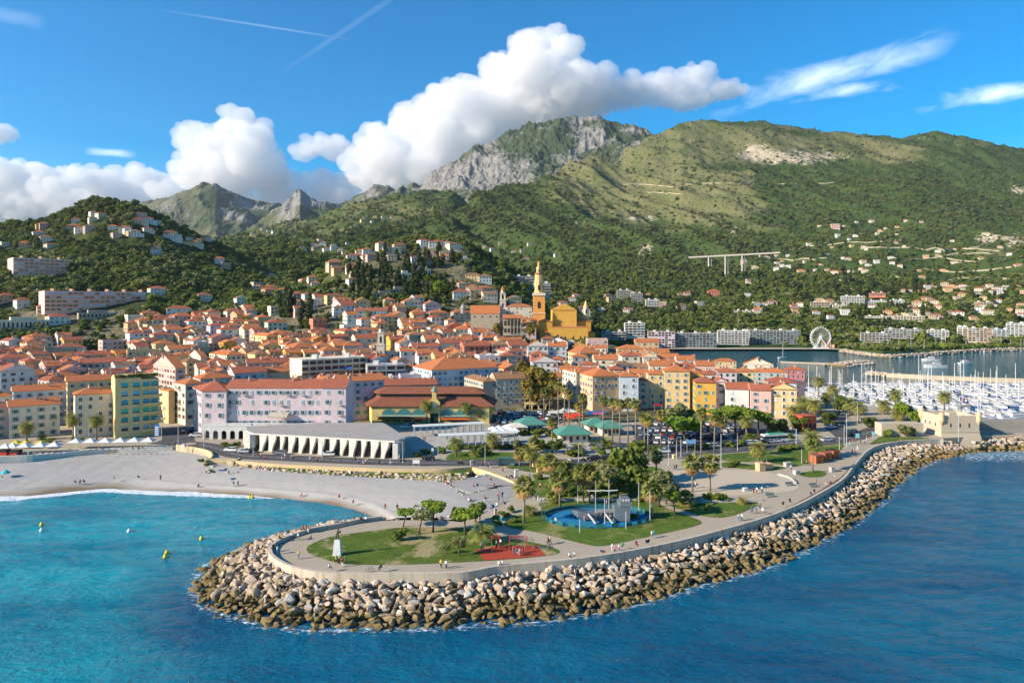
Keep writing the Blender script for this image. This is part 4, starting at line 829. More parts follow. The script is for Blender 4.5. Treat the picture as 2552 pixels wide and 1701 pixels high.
ROWS = """-60,n,23,1017,258,pk,h,r;n,23,149,1014,262,cr,g,o;n,-60,33,992,284,cr,h,o;n,33,165,976,284,bl,g,o;n,187,288,984,262,cr,h,o;n,168,286,951,287,ye,g,o
398,420,436,974,296,ye,h,o;434,462,510,957,292,cr,h,o;n,845,957,951,302,la,g,o;n,957,1088,960,328,be,g,r;1029,1076,1243,922,350,bl,h,o;1157,1204,1240,951,331,be,h,t;n,1236,1310,944,333,be,g,t
1445,1477,1544,937,327,pe,h,o;n,1544,1591,937,329,bl,h,o;1402,1436,1446,928,345,cr,h,o;n,1616,1657,931,338,ye,h,o;n,1591,1616,948,336,gr,h,r;n,1656,1719,924,334,ye,h,o;n,1719,1750,928,336,oc,h,o;n,1733,1785,952,322,oc,h,r
n,1785,1813,950,325,la,G,r;n,1810,1866,968,318,wh,g,r;n,1871,1922,971,313,pk,g,r;n,1922,1986,968,312,ye,G,r;n,1747,1790,932,352,cr,h,r;n,1789,1836,926,358,la,h,r;n,1836,1878,925,362,ye,h,o;n,1782,1835,900,402,ye,h,o;n,1854,1927,907,385,cr,G,o
n,1912,1985,952,335,bl,h,r;n,1960,2006,921,355,rd,h,r;n,1870,1962,926,370,gr,h,o;n,1602,1640,889,396,cr,G,o;n,1641,1692,891,402,be,g,o;n,1619,1670,910,370,cr,g,o;n,1687,1732,897,396,wh,g,o;n,1735,1782,910,380,pk,g,o
1372,1440,1504,880,402,ye,h,o;1520,1535,1578,909,362,wh,h,t;n,1482,1540,895,398,cr,g,o;n,1464,1515,846,470,pk,f,o;n,1540,1605,869,440,ye,h,o;n,1585,1642,852,465,pe,g,o;n,1605,1668,878,425,ye,g,o
1036,1043,1097,885,396,wh,g,r;n,1085,1118,890,386,ye,g,o;n,1118,1176,888,388,ye,G,o;n,1097,1155,855,432,cr,g,r;n,1157,1220,862,424,co,g,r;1217,1265,1296,875,402,pk,h,r;n,995,1037,855,428,wh,G,o;n,1030,1095,865,415,wh,g,r;n,973,1004,846,440,oc,g,r
n,1242,1302,847,446,cr,g,o;n,1270,1315,860,432,pk,g,r;n,1315,1366,862,432,wh,G,o;n,1367,1412,862,432,bl,g,o;n,1324,1366,884,407,co,h,r;n,1327,1390,902,385,wh,G,r;n,1110,1164,816,472,co,G,r;n,1164,1204,812,476,co,g,r
1203,1216,1253,796,482,ye,h,o;n,1300,1338,797,484,ye,h,o;n,1131,1172,777,520,be,h,o;n,1262,1326,764,560,cr,h,o;n,1060,1096,757,542,la,G,o;n,1029,1060,777,528,ye,h,o;n,1071,1117,779,528,ye,h,o;n,1007,1050,751,572,cr,G,o;n,966,1007,762,560,co,g,r
n,1116,1136,798,500,cr,h,o;n,1034,1072,798,500,ye,h,r;n,1000,1035,801,502,wh,g,o;n,1072,1112,815,480,wh,h,t;n,1020,1067,834,462,be,h,t;n,1136,1175,820,505,cr,h,o;n,1176,1212,826,500,wh,g,o;n,1212,1240,822,500,pk,h,r;n,1060,1100,845,455,cr,g,o;n,1130,1172,726,642,wh,h,r;n,1172,1205,724,660,be,g,t;n,1205,1240,732,650,cr,g,t;n,1270,1300,742,600,be,G,t
n,375,418,718,622,wh,h,r;n,415,478,768,562,wh,h,r;n,494,530,734,642,cr,h,r;n,566,612,775,562,cr,h,r;n,612,632,768,580,be,h,r;n,590,620,742,642,wh,G,t;n,524,580,811,470,la,h,r;n,550,598,821,455,wh,h,r;n,528,580,842,432,pk,G,r
n,581,620,800,502,ye,h,r;n,618,650,801,506,ye,h,r;n,643,675,790,530,ye,h,o;n,675,703,764,562,cr,f,o;n,668,716,803,500,gn,h,r;607,664,694,837,456,ye,h,o;695,700,792,834,452,ye,h,r;706,732,789,866,406,gr,h,o;n,789,830,861,420,cr,h,o;663,672,707,876,400,ye,g,o
n,780,815,796,520,co,f,o;n,735,765,767,560,pk,g,r;831,858,888,825,450,ye,h,r;n,887,940,843,432,cr,g,r;n,834,866,861,416,ye,g,o;827,850,886,760,562,wh,g,r;n,886,965,774,546,wh,g,r;807,815,857,735,612,ye,h,r;n,759,783,732,622,wh,h,r;n,731,758,731,630,be,h,r;n,785,805,739,615,wh,g,r
n,616,720,905,386,be,g,r;515,565,612,885,376,cr,h,o;472,500,516,889,386,cr,g,o;n,433,475,887,392,ye,h,o;372,437,463,917,345,pk,g,o;n,584,665,930,332,la,g,r;n,500,584,944,312,gr,h,o;n,665,722,928,345,pe,g,o;n,865,940,880,425,be,g,t;n,940,1000,880,410,gr,f,o
n,317,402,875,392,ye,f,o;n,256,317,850,420,pk,f,o;n,138,215,867,430,wh,h,r;n,61,118,855,445,ye,h,r;n,0,62,893,395,pk,h,r;n,62,100,900,385,pe,h,r;n,112,196,868,415,be,f,o;n,175,310,886,400,pe,h,r;n,113,155,912,370,pk,g,o;n,155,200,905,372,wh,h,r;n,200,315,905,370,gr,g,r;n,0,87,925,350,wh,G,r
n,318,368,805,500,pe,h,r;n,356,398,823,480,pe,g,r;n,323,370,830,470,wh,h,r;n,383,433,833,465,be,h,r;n,388,438,857,440,ye,h,o;n,422,485,870,420,cr,g,o;n,122,176,788,520,wh,h,r;n,92,148,762,575,cr,h,r;n,0,38,735,620,pe,h,r;n,42,83,747,600,wh,h,r;n,0,62,893,395,pk,h,r;n,410,452,815,490,be,h,r;n,380,442,797,520,wh,h,r;n,470,514,800,500,wh,h,r"""
seen_ = set()
for ln in ROWS.replace('\n', ';').split(';'):
    if ln in seen_: continue
    seen_.add(ln); a = ln.split(','); g_ = lambda s: None if s == 'n' else float(s)
    if a[0] == '-60': pxl, pxc, pxr = None, -60, 23
    elif len(a) == 8 and a[0] == 'n': pxl, pxc, pxr = None, float(a[1]), float(a[2])
    else: pxl, pxc, pxr = g_(a[0]), float(a[1]), float(a[2])
    ev, Y, col, rf, rc = float(a[3]), float(a[4]), a[5], a[6], a[7]
    phi = None if pxl is not None else (6 if pxc > 1300 else (3 if Y < 300 else 14))
    if Y > 352:                     # stand the house where the slope lets it be two to four storeys tall under that eave
        want = 12.5 if Y < 400 else (10.5 if Y < 470 else 8.5); Yb, eb = Y, 1e9
        for Yt in np.arange(max(346, Y-70), Y+230, 3): 
            er = abs(zz(ev, Yt)-G(((pxc+pxr)/2-CX)/F*Yt, Yt)-want)+abs(Yt-Y)*.012
            if er < eb: Yb, eb = float(Yt), er
        Y = Yb
    big = pxl is None and (pxr-pxc)/F*Y > 20
    Q = quadfoot(pxl, pxc, pxr, Y, depth=(10 if Y < 300 else 12), phi=(2 if big and pxl is None else phi))
    ze = zz(ev, Y); ctr = (Q[0]+Q[2])/2; zb = min(G(p.x, max(286, p.y)) for p in Q)-.6; zb = min(zb, ze-5.5)
    r_, d_ = house(Q, ze, zb, col, rf, rc, Y)
    auto(r_, d_, 'house', 'houses of the old town')
KEYN = len(HOUSES)
WM['hp'] = plaster('hotel_pink', (.72, .47, .44))
# ---------- balconied blocks
BLUEG = plain('blue_glass', (.10, .16, .2), .25, .5); AWB = plain('blue_awning', (.03, .08, .33), .8); DARKW = plain('dark_opening', (.02, .02, .022), .8); SAL = plain('salmon_parapet', (.70, .36, .32), .85)
def apt(px0, px1, ytop, Y, label, col='wh', base=None, nfl=None, pxl=None, depth=13, phi=None, par=None, fh=3.0, bays=1, name='apartment_block', roofbits=True, glz=None, bal=True):
    Q = quadfoot(pxl, px0, px1, Y, depth, phi if phi is not None else (None if pxl else 3)); ze = zz(ytop, Y); zb = (zz(base, Y) if base else ze-25)-2
    org = (Q[0]+Q[1]+Q[2]+Q[3])/4; L = [p-org for p in Q]; root = thing(name, label, 'apartment building', (org.x, org.y, zb)); H_ = ze-zb
    b = MB(); b.prism(L, 0, H_, 0); b.build('wall', [WM[col]], root)
    n = nfl or max(2, int((H_-1)/fh)); d = (L[1]-L[0]).normalized(); o = Vector((d.y, -d.x)); w = (L[1]-L[0]).length; e_ = par or WM[col]
    P = lambda u_, v_, z: (*(L[0]+d*u_+o*v_), z)
    def bx(b, u0, u1, v0, v1, z0, z1, m=0):
        i = [b.pt(P(*q)) for q in ((u0,v1,z0),(u1,v1,z0),(u1,v0,z0),(u0,v0,z0),(u0,v1,z1),(u1,v1,z1),(u1,v0,z1),(u0,v0,z1))]
        for f_ in ((0,1,5,4),(1,2,6,5),(2,3,7,6),(3,0,4,7),(4,5,6,7),(3,2,1,0)): b.f.append([i[a] for a in f_]); b.m.append(m)
    rn = random.Random(int(px0+ytop))
    for k_ in range(n):
        zt = H_-.5-k_*fh-fh*.0; z0 = zt-fh+.6
        if z0 < .5: break
        b = MB(); nb = max(2, int(w/4.2))
        for q in range(nb):
            u0, u1 = w*(q+.1)/nb, w*(q+.9)/nb; bx(b, u0, u1, 0, .05, z0+.1, z0+2.25, rn.choice((0, 0, 1)))
        b.build('window', [GLS, glz or BLUEG], root)
        if bal:
            b = MB()
            for q in range(bays):
                u0, u1 = w*(q+(.03 if bays > 1 else 0))/bays, w*(q+(.97 if bays > 1 else 1))/bays
                bx(b, u0, u1, .0, 1.5, z0-.3, z0-.12, 0); bx(b, u0, u1, 1.38, 1.5, z0-.119, z0+.42, 1)
            b.build('balcony', [WM['wh'], e_], root)
    if roofbits:
        for q in range(max(2, int(w/14))):
            b = MB(); b.cbox(0, 0, 0, 3, 3, 2.2); p = L[0]+d*(w*(q+.5)/max(2, int(w/14)))-o*5; b.build('roof_hut', [WM['pe'] if par is SAL else WM['wh']], root, loc=(p.x, p.y, H_))
    FOOT.append((org.x, org.y, w/2, depth/2)); return root
apt(111, 375, 724, 600, 'long pink hotel with salmon balconies on the lower hillside', 'hp', 778, 5, 87, phi=9, par=SAL, bays=1, glz=WM['bl'], fh=3.6)
apt(33, 173, 641, 700, 'shorter pink hotel with a sunlit side wall, higher up the wooded hill', 'hp', 691, 5, 8, phi=10, par=SAL, bays=1, depth=16, glz=WM['bl'], fh=3.6)
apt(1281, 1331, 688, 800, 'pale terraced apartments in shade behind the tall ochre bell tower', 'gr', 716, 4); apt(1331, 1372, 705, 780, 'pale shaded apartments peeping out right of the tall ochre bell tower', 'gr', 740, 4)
apt(1256, 1280, 686, 820, 'cream block end at the left of the terraced apartments', 'cr', 712, 4, bal=False); apt(1120, 1151, 688, 720, 'bright blue house among cypresses on the hilltop', 'bl', 708, 3, par=plain('bright_blue', (.05, .2, .5), .7))
apt(1557, 1607, 804, 800, 'white block with blue balconies behind the orange roofs', 'wh', 838, 6, par=None); apt(1500, 1560, 826, 790, 'low grey flats with many terraces beside the white blue-balconied block', 'gr', 842, 3)
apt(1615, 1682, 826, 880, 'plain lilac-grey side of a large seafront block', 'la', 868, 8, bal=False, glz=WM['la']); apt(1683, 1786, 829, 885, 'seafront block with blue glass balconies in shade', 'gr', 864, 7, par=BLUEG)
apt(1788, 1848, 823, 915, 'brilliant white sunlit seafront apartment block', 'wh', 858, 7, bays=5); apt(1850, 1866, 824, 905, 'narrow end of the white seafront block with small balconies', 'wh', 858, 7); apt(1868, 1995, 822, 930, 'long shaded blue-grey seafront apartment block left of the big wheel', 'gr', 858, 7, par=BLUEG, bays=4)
apt(2096, 2155, 737, 1300, 'largest white stepped apartment block on the green slope', 'wh', 766, 8); apt(2158, 2210, 748, 1290, 'white terraced block right of the largest stepped apartments', 'wh', 766, 5); apt(2218, 2254, 747, 1290, 'white terraced block at the end of the stepped row', 'wh', 765, 5)
apt(2020, 2068, 752, 1260, 'beige and white stacked apartments left of the stepped row', 'be', 775, 6); apt(2075, 2111, 758, 1220, 'lower cream block below the stepped apartments', 'cr', 775, 4); apt(2153, 2215, 787, 1130, 'long low cream row house above the shore pines', 'cr', 800, 3); apt(2222, 2305, 786, 1120, 'second long low cream row of flats above the shore', 'cr', 800, 3)
apt(2145, 2220, 829, 930, 'long grey low-rise villa complex by the shore, front wing', 'gr', 852, 4, bays=3); apt(2205, 2298, 819, 955, 'long grey low-rise villa complex by the shore, taller rear wing', 'gr', 840, 5, bays=4)
apt(2311, 2365, 822, 950, 'white waterfront block with long balconies above the far marina', 'wh', 848, 5); apt(2386, 2412, 814, 955, 'cream block with rounded stacked balconies at the far marina', 'cr', 850, 8)
r_ = apt(2413, 2471, 817, 940, 'wooden-latticed brown building beside the far marina', 'be', 850, 6, bal=False); 
b = MB(); rn = random.Random(5); w_ = 58/F*940
for q in range(9): b.box(-w_/2+w_*q/9, -w_/2+w_*q/9+.35, -.8, -.3, 2, 19)
for q in range(7): b.box(-w_/2, w_/2, -.85, -.801, 2.2+q*2.7, 2.6+q*2.7)
for q in range(5): x = rn.uniform(-w_/2, w_/2-6); z = rn.uniform(4, 14); b.box(x, x+5, -1.3, -.86, z, z+.5); b.box(x, x+.5, -1.3, -.86, z+.501, z+4); b.box(x+4.5, x+5, -1.3, -.86, z+.501, z+4)
b.build('lattice', [plain('larch', (.40, .27, .17), .8)], r_, loc=(0, -6.6, 0), rz=-math.atan2((2440-CX)/F, 1)+R(3))
apt(2473, 2518, 820, 960, 'blue-grey waterfront block with red roof edge', 'bl', 846, 5); apt(2508, 2560, 805, 985, 'large white block cut off beyond the wooden-latticed building', 'wh', 838, 8); apt(2428, 2474, 752, 1280, 'beige terraced block on the slope above the far marina', 'be', 772, 5); apt(1830, 1872, 0+773, 1200, 'cream flats among trees above the seafront blocks', 'cr', 784, 3)
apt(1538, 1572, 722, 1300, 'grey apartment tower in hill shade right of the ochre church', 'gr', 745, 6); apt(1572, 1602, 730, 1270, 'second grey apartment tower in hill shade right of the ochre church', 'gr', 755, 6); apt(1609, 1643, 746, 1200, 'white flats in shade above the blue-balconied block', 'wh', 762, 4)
apt(2167, 2207, 729, 1370, 'bright red house standing among dark cypresses', 'co', 739, 2, name='red_house', bal=False)
# ---------- modern block, turquoise-shuttered block, cafe-row block
r_ = apt(752, 913, 896, 372, 'modern cream block with dark balconies and bright blue awnings', 'cr', 945, 4, 722, depth=16, bays=1, fh=3.3, glz=plain('brown_shutters', (.1, .035, .025), .7))
for u0, z in ((17, 8.2), (5, 4.9), (27, 8.0)):
    b = MB(); b.face([(0, 0, 0), (5, 0, 0), (5, -1.8, -1.0), (0, -1.8, -1.0)]); b.face([(0, -1.8, -1.0), (5, -1.8, -1.0), (5, -1.8, -1.25), (0, -1.8, -1.25)]); b.build('awning', [AWB], r_, loc=(-17+u0, -9.5+u0*.15, z-.3), rz=.1)
apt(915, 1010, 910, 376, 'stepped grey terraces right of the modern block', 'gr', 945, 3, depth=16)
def winrow(root, P0, d, o, us, z, me):
    for u_ in us: p = P0+d*u_+o*.05; obj('window', me, root, (p.x, p.y, z), rz=math.atan2(d.y, d.x))
Q = quadfoot(None, 287, 352, 262, 13, 6); org = sum(Q, Vector((0, 0)))/4; L = [p-org for p in Q]; yb = thing('apartment_block', 'tall yellow block with turquoise shutters and rounded corner balconies by the street', 'apartment building', (org.x, org.y, 4.3))
ze = zz(944, 262)-4.3; b = MB(); b.prism(L, 0, ze); dY = (L[1]-L[0]).normalized(); oY = Vector((dY.y, -dY.x)); wY = (L[1]-L[0]).length
wing = [L[1]+dY*.003, L[1]+dY*6.2, L[1]+dY*6.2-oY*10, L[1]+dY*.003-oY*12]; b.prism(wing, 0, ze-.6); b.prism([L[0]-oY*1, L[1]+dY*5-oY*1, L[1]+dY*5-oY*9, L[0]-oY*9], ze+.003, ze+1.0, 0); b.build('wall', [plaster('straw_plaster', (.64, .50, .24))], yb)
SHT = [plain('shade_'+str(i), c, .6, var=.1) for i, c in enumerate([(.02, .36, .40), (.14, .40, .55), (.04, .27, .42), (.05, .42, .27), (.01, .25, .26), (.3, .38, .4)])]
for k_ in range(6):
    z = ze-3.6-k_*3.35
    for u_ in (wY*.36, wY*.8):
        b = MB(); b.box(-1.15, 1.15, -.06, 0, 0, 1.9, 0); b.box(-1.15, 1.15, -.1, -.061, .5 if k_ < 5 else 1.2, 1.9, 1); b.box(-1.3, 1.3, -.14, 0, -.15, -.001, 2); p = L[0]+dY*u_+oY*.02; b.build('window', [GLS, SHT[k_], WM['cr']], yb, loc=(p.x, p.y, z), rz=math.atan2(dY.y, dY.x))
    for u_ in (1.7, 4.6):
        b = MB(); b.box(-1.1, 1.1, -.06, 0, -.4, 1.9, 0); b.box(-1.1, 1.1, -.1, -.061, .4, 1.9, 1); p = L[1]+dY*u_+oY*.02; b.build('window', [GLS, SHT[k_]], yb, loc=(p.x, p.y, z), rz=math.atan2(dY.y, dY.x))
    b = MB(); pr = [(0, 0), (0, -1.2), (5.2, -1.2), (6.6, -.9), (7.4, .1), (7.6, 1.5), (6.2, 1.5), (6.2, 0)]; b.prism(pr, -.75, -.55, bottom=True)
    pts = [Vector((*q, 0)) for q in pr[1:6]]; sweep_wall(b, pts, .1, -.549, .3); p = L[1]+oY*.02; b.build('balcony', [plaster('straw_plaster', (.64, .50, .24))], yb, loc=(p.x, p.y, z), rz=math.atan2(dY.y, dY.x))
rn = random.Random(8); lf = leafmat('terrace_leaves', (.06, .09, .02), (.14, .13, .03))
b = MB()
for _ in range(260):
    p = L[0]+dY*rn.uniform(0, wY+6)-oY*rn.uniform(.2, 1.4); z = ze+.1+rn.uniform(0, 1.1); a = rn.uniform(0, 3.1); s_ = .3; b.face([(p.x-s_*math.cos(a), p.y-s_*math.sin(a), z), (p.x+s_*math.cos(a), p.y+s_*math.sin(a), z), (p.x+s_*math.cos(a), p.y+s_*math.sin(a), z+.5), (p.x-s_*math.cos(a), p.y-s_*math.sin(a), z+.45)])
b.build('roof_garden', [lf], yb); FOOT.append((org.x, org.y, 9, 8))
# ---------- lavender block: three joined houses above a white arcade
LV = [(480, 502, 564, 973, 268), (None, 564.3, 800, 966, 269.5), (None, 800.5, 862, 965, 268)]
LL = ['lavender corner house at the street mouth, end wing of the long block', 'long lavender middle block with blue shutters behind the museum', 'lavender end wing nearest the market hall']
for (pl, pc, pr, ev, Y), lb in zip(LV, LL):
    X0, X1 = (pc-CX)/F*Y, (pr-CX)/F*Y; Q = [Vector((X0, Y)), Vector((X1, Y)), Vector((X1+(1 if pl else 0), Y+13)), Vector((X0-(9.5 if pl else 0), Y+13))]
    if pl is None and pc < 700: Q = [Vector((X0, Y)), Vector((X1, Y)), Vector((X1, Y+13)), Vector((X0, Y+13))]
    r_, d_ = house(Q, zz(ev, Y), 4.3, 'la', 'h' if pl else 'g', 'r', Y, name='apartment_house', shut='blue', fl=4.0, wside=bool(pl), chim=6 if pc == 564.3 else 3); tag(r_, lb, 'house', 'lavender seafront block')
ar = thing('arcade', 'white arcade with painted balustrade in front of the lavender block', 'arcade', (0, 0, ZG)); b = MB(); xa, xb_ = (505-CX)/F*261, (866-CX)/F*261; nA_ = 17; sw = (xb_-xa)/nA_
AW = plaster('arcade_white', (.6, .6, .58))
for i in range(nA_):
    x0 = xa+i*sw; xc = x0+sw/2; r_ = .95
    b.box(x0, xc-r_, 261, 261.6, 0, 5.0); b.box(xc+r_, x0+sw, 261, 261.6, 0, 5.0)
    arc = [(xc+r_*math.cos(R(a)), 2.4+r_*math.sin(R(a))) for a in range(0, 181, 30)]
    for (ax, az), (bx_, bz) in zip(arc, arc[1:]): b.face([(bx_, 261, bz), (ax, 261, az), (ax, 261, 5.0), (bx_, 261, 5.0)])
b.box(xa, xb_, 261.601, 268.9, 4.7, 5.0); b.box(xa, xb_, 260.9, 261.65, 5.003, 5.25); b.box(xa, xb_, 263.6, 263.8, 0, 4.69, 1); b.box(xa, xb_, 260.95, 261.15, 5.25, 5.95, 2); b.box(xa, xb_, 260.9, 261.2, 5.953, 6.05)
t = NT('painted_balustrade'); w_ = t.N('ShaderNodeTexVoronoi', i_Scale=.5); t.L(t.pos(), w_.inputs[0]); t.col(t.mix(t.ramp(w_.outputs['Distance'], [(.25, 1), (.3, 0)]), (.6, .6, .58), t.ramp(w_.outputs['Color'], [(.3, (.08, .2, .5)), (.6, (.6, .42, .08))])))
b.build('arches', [AW, DARKW, t.done(.8)], ar)
for i in range(4): b = MB(); x = -76+i*6.5; b.box(x, x+.01, 0, 0, 0, 0)
b = MB(); b.face([(0, 0, 0), (7.5, 0, 0), (7.5, -3, -1.3), (0, -3, -1.3)]); b.face([(0, -3, -1.3), (7.5, -3, -1.3), (7.5, -3, -1.9), (0, -3, -1.9)]); o = b.build('awning', [plain('stripe_awning', (.42, .38, .3), .9)], loc=((672-CX)/F*268, 268.8, zz(1027, 268))); tag(o, 'beige terrace awning on the long lavender block', 'awning')
# ---------- towers and churches
def tower(name, label, X, Y, zb, stages, mats, holes, cat='bell tower'):
    r_ = thing(name, label, cat, (X, Y, zb))
    for i, (nm, w0, w1, z0, z1, n, m) in enumerate(stages):
        b = MB(); ph = math.pi/4 if n == 4 else 0; q = 1.4142 if n == 4 else 1
        b.lathe([(w0/2*q, z0), (w1/2*q, z1)], n, m=m, ph=ph); b.build(nm, mats, r_)
    for (w, h, z, off) in holes:
        for a in (0, -math.pi/2, math.pi/2):
            b = MB(); pts = [(-w/2, 0), (w/2, 0), (w/2, h-w/2)]+[(w/2*math.cos(R(t_)), h-w/2+w/2*math.sin(R(t_))) for t_ in range(20, 180, 20)]+[(-w/2, h-w/2)]
            b.face([(x, -off-.06, z_) for x, z_ in pts]); b.build('bell_opening', [DARKW], r_, loc=(0, 0, z), rz=a)
    return r_
YO = plaster('tower_ochre', (.64, .32, .09)); YY_ = plaster('tower_yellow', (.66, .46, .2)); CT = plaster('tower_cream', (.66, .58, .42)); BR = plain('tower_dark', (.2, .1, .06))
X = (1343-CX)/F*573
tower('bell_tower', 'tallest bell tower, ochre and yellow, crowning the old town', X, 573, 40, [('shaft', 10.3, 10.0, 0, 9.5, 4, 0), ('cornice', 10.9, 10.9, 9.5, 10.2, 4, 2), ('shaft', 9.7, 9.5, 10.2, 24.6, 4, 0), ('cornice', 10.8, 10.8, 24.6, 25.3, 4, 2), ('balustrade', 10.4, 10.4, 25.3, 27, 4, 2), ('shaft', 7.7, 7.5, 27, 36.2, 8, 1), ('cornice', 8.3, 8.3, 36.2, 36.9, 8, 2), ('shaft', 7.0, 6.8, 36.9, 42.4, 12, 1), ('gallery', 7.6, 7.6, 42.4, 43.6, 12, 3), ('lantern', 4.6, 4.0, 43.6, 48, 8, 1), ('cornice', 4.7, 4.7, 48, 48.5, 8, 2), ('lantern', 2.7, 2.3, 48.5, 51, 8, 0), ('spire', 2.8, .15, 51, 54, 8, 0)], [YO, YY_, CT, BR], [(2.4, 5.6, 14, 4.9), (1.9, 4.5, 29, 3.8), (1.3, 2.2, 44.3, 2.2)])
for sx_ in (-4.9, 4.9):
    for sy in (-4.9, 4.9): pass
X = (1253-CX)/F*530
tower('bell_tower', 'slender pinkish white bell tower with small orange cap beside the stone chapel', X, 530, 46, [('shaft', 5.4, 5.2, 0, 7.5, 4, 0), ('cornice', 6, 6, 7.5, 7.9, 4, 1), ('shaft', 4.9, 4.7, 7.9, 14, 4, 0), ('cornice', 5.6, 5.6, 14, 14.4, 4, 1), ('belfry', 4.3, 4.1, 14.4, 19.5, 4, 1), ('cornice', 5, 5, 19.5, 19.9, 4, 1), ('lantern', 3, 2.8, 19.9, 22, 8, 0), ('cap', 3.3, .2, 22, 25.6, 8, 2)], [plaster('tower_lilac', (.56, .47, .44)), CT, RF['o'][1]], [(1.5, 3.8, 15, 2.15), (1.2, 3, 9, 2.45)])
X = (950-CX)/F*423
tower('bell_tower', 'small pale stone bell tower with dark cap among mid-town roofs', X, 423, 19, [('shaft', 5.0, 4.9, 0, 12.5, 4, 0), ('cornice', 5.6, 5.6, 12.5, 12.9, 4, 1), ('belfry', 3.9, 3.7, 12.9, 20, 4, 0), ('cornice', 4.5, 4.5, 20, 20.4, 4, 1), ('lantern', 3.2, 2.9, 20.4, 22.6, 8, 0), ('cap', 3.1, 2.2, 22.6, 24.2, 8, 2), ('cap', 2.2, .2, 24.2, 26, 8, 2)], [plaster('tower_stone', (.52, .48, .42)), CT, plain('dark_tiles', (.07, .045, .05))], [(1.2, 4.0, 14, 1.95), (1.1, 2.6, 6.5, 2.5)])
ch = thing('church', 'big ochre yellow church with a pale unpainted patch on its wall', 'church', ((1405-CX)/F*545, 545, 20)); u_ = 545/F
def chx(nm, pxa, pxb, yt, dy, dep, m, hr=0, roof='r', zb=0):
    x0, x1 = (pxa-1405)*u_, (pxb-1405)*u_; zt = zz(yt, 545)-20; b = MB(); b.box(x0, x1, dy, dy+dep, zb, zt, 0, top=False)
    b.build(nm, m, ch)
    if hr: b = MB(); roof_quad(b, [Vector((x0, dy)), Vector((x1, dy)), Vector((x1, dy+dep)), Vector((x0, dy+dep))], zt, 'G' if roof == 'G' else 'h', .4, hr); b.build('roof', [RF['o'][1], m[0]], ch)
OM = plaster('church_ochre', (.66, .37, .075)); OM2 = plaster('church_ochre_deep', (.58, .30, .055))
chx('nave', 1377, 1437, 772, 0, 30, [OM], .5, 'G'); chx('aisle', 1366, 1463, 815, -7, 6.9, [OM], .25); chx('porch', 1341, 1376, 800, -5, 14, [OM2], .35); chx('porch', 1343, 1362, 826, -8, 2.95, [OM2], .4); chx('apse', 1437.5, 1474, 800, 3, 18, [OM2], .35); chx('annex', 1463.5, 1482, 828, -3, 5.9, [OM2], .3)
b = MB(); b.box((1396-1405)*u_, (1437-1405)*u_-.1, -.12, -.02, zz(832, 545)-20, zz(812, 545)-20); b.build('bare_patch', [plaster('bare_render', (.52, .50, .46))], ch)
b = MB()
for px in (1392, 1407, 1427, 1445, 1455): b.box((px-1.6-1405)*u_, (px+1.6-1405)*u_, -7.08, -7.0, 9.5, 12)
b.build('window', [GLS], ch); FOOT.append((ch.location.x, 552, 16, 20))
X = (1460-CX)/F*560
tower('bell_tower', 'little cream belfry with domed cap behind the ochre church', X, 560, 40, [('shaft', 6.4, 6.2, 0, 8, 4, 0), ('cornice', 7, 7, 8, 8.4, 4, 1), ('belfry', 4.2, 4.0, 8.4, 14.5, 8, 1), ('cap', 4.6, 2.6, 14.5, 17.5, 8, 0), ('cap', 2.6, .3, 17.5, 20.8, 8, 0)], [YY_, CT], [(1.1, 3.5, 9.5, 2.1)])
cp = thing('chapel', 'grey stone chapel with long red roof below the wooded hill', 'chapel', ((1210-CX)/F*522, 522, 30)); uu = 522/F
b = MB(); x0, x1 = (1173-1210)*uu, (1245-1210)*uu; zt = zz(781, 522)-30; ST = plaster('chapel_stone', (.40, .34, .26)); b.box(x0, x1, 0, 11, 0, zt, top=False); b.build('wall', [ST], cp); b = MB(); roof_quad(b, [Vector((x0, 0)), Vector((x1, 0)), Vector((x1, 11)), Vector((x0, 11))], zt, 'g', .4, 1.1); b.build('roof', [RF['o'][1], ST], cp)
b = MB()
for x in (-9, -3, 3, 8): b.box(x, x+1.3, -.07, 0, zt-3, zt-1.8)
b.build('window', [GLS], cp); X = (1154-CX)/F*528
tower('dome_lantern', 'small grey lead dome rising over the beige house by the chapel', X, 528, 50, [('drum', 3.4, 3.4, 0, 4, 12, 0), ('dome', 4.2, 3.4, 4, 5.8, 12, 0), ('dome', 3.4, 1.2, 5.8, 7.3, 12, 0), ('finial', .5, .1, 7.3, 9.5, 6, 0)], [plain('lead', (.28, .27, .27), .6)], [], 'dome')
lg = thing('loggia_house', 'house with a dark recessed loggia between two yellow wings, below the church', 'house', ((1276-CX)/F*488, 488, 20)); uu = 488/F; b = MB(); x0, x1 = (1253.5-1276)*uu, (1299.5-1276)*uu; zt = zz(792, 488)-20
b.box(x0, x1, 2.5, 12, 0, zt, 0, top=False); b.box(x0, x1, 0, 2.499, 0, zt-12, 0)
for i in range(6): x = x0+.3+(x1-x0-.9)*i/5; b.box(x, x+.45, 0, .45, zt-12, zt-.05, 0)
b.build('wall', [ST], lg); b = MB(); b.box(x0+.5, x1-.5, 2.42, 2.49, zt-10.5, zt-7.5); b.box(x0+.5, x1-.5, 2.42, 2.49, zt-5.5, zt-2); b.build('window', [GLS], lg); b = MB(); roof_quad(b, [Vector((x0, 0)), Vector((x1, 0)), Vector((x1, 12)), Vector((x0, 12))], zt, 'g', .4, .4); b.build('roof', [RF['o'][1], ST], lg); FOOT.append((lg.location.x, 494, 8, 8))
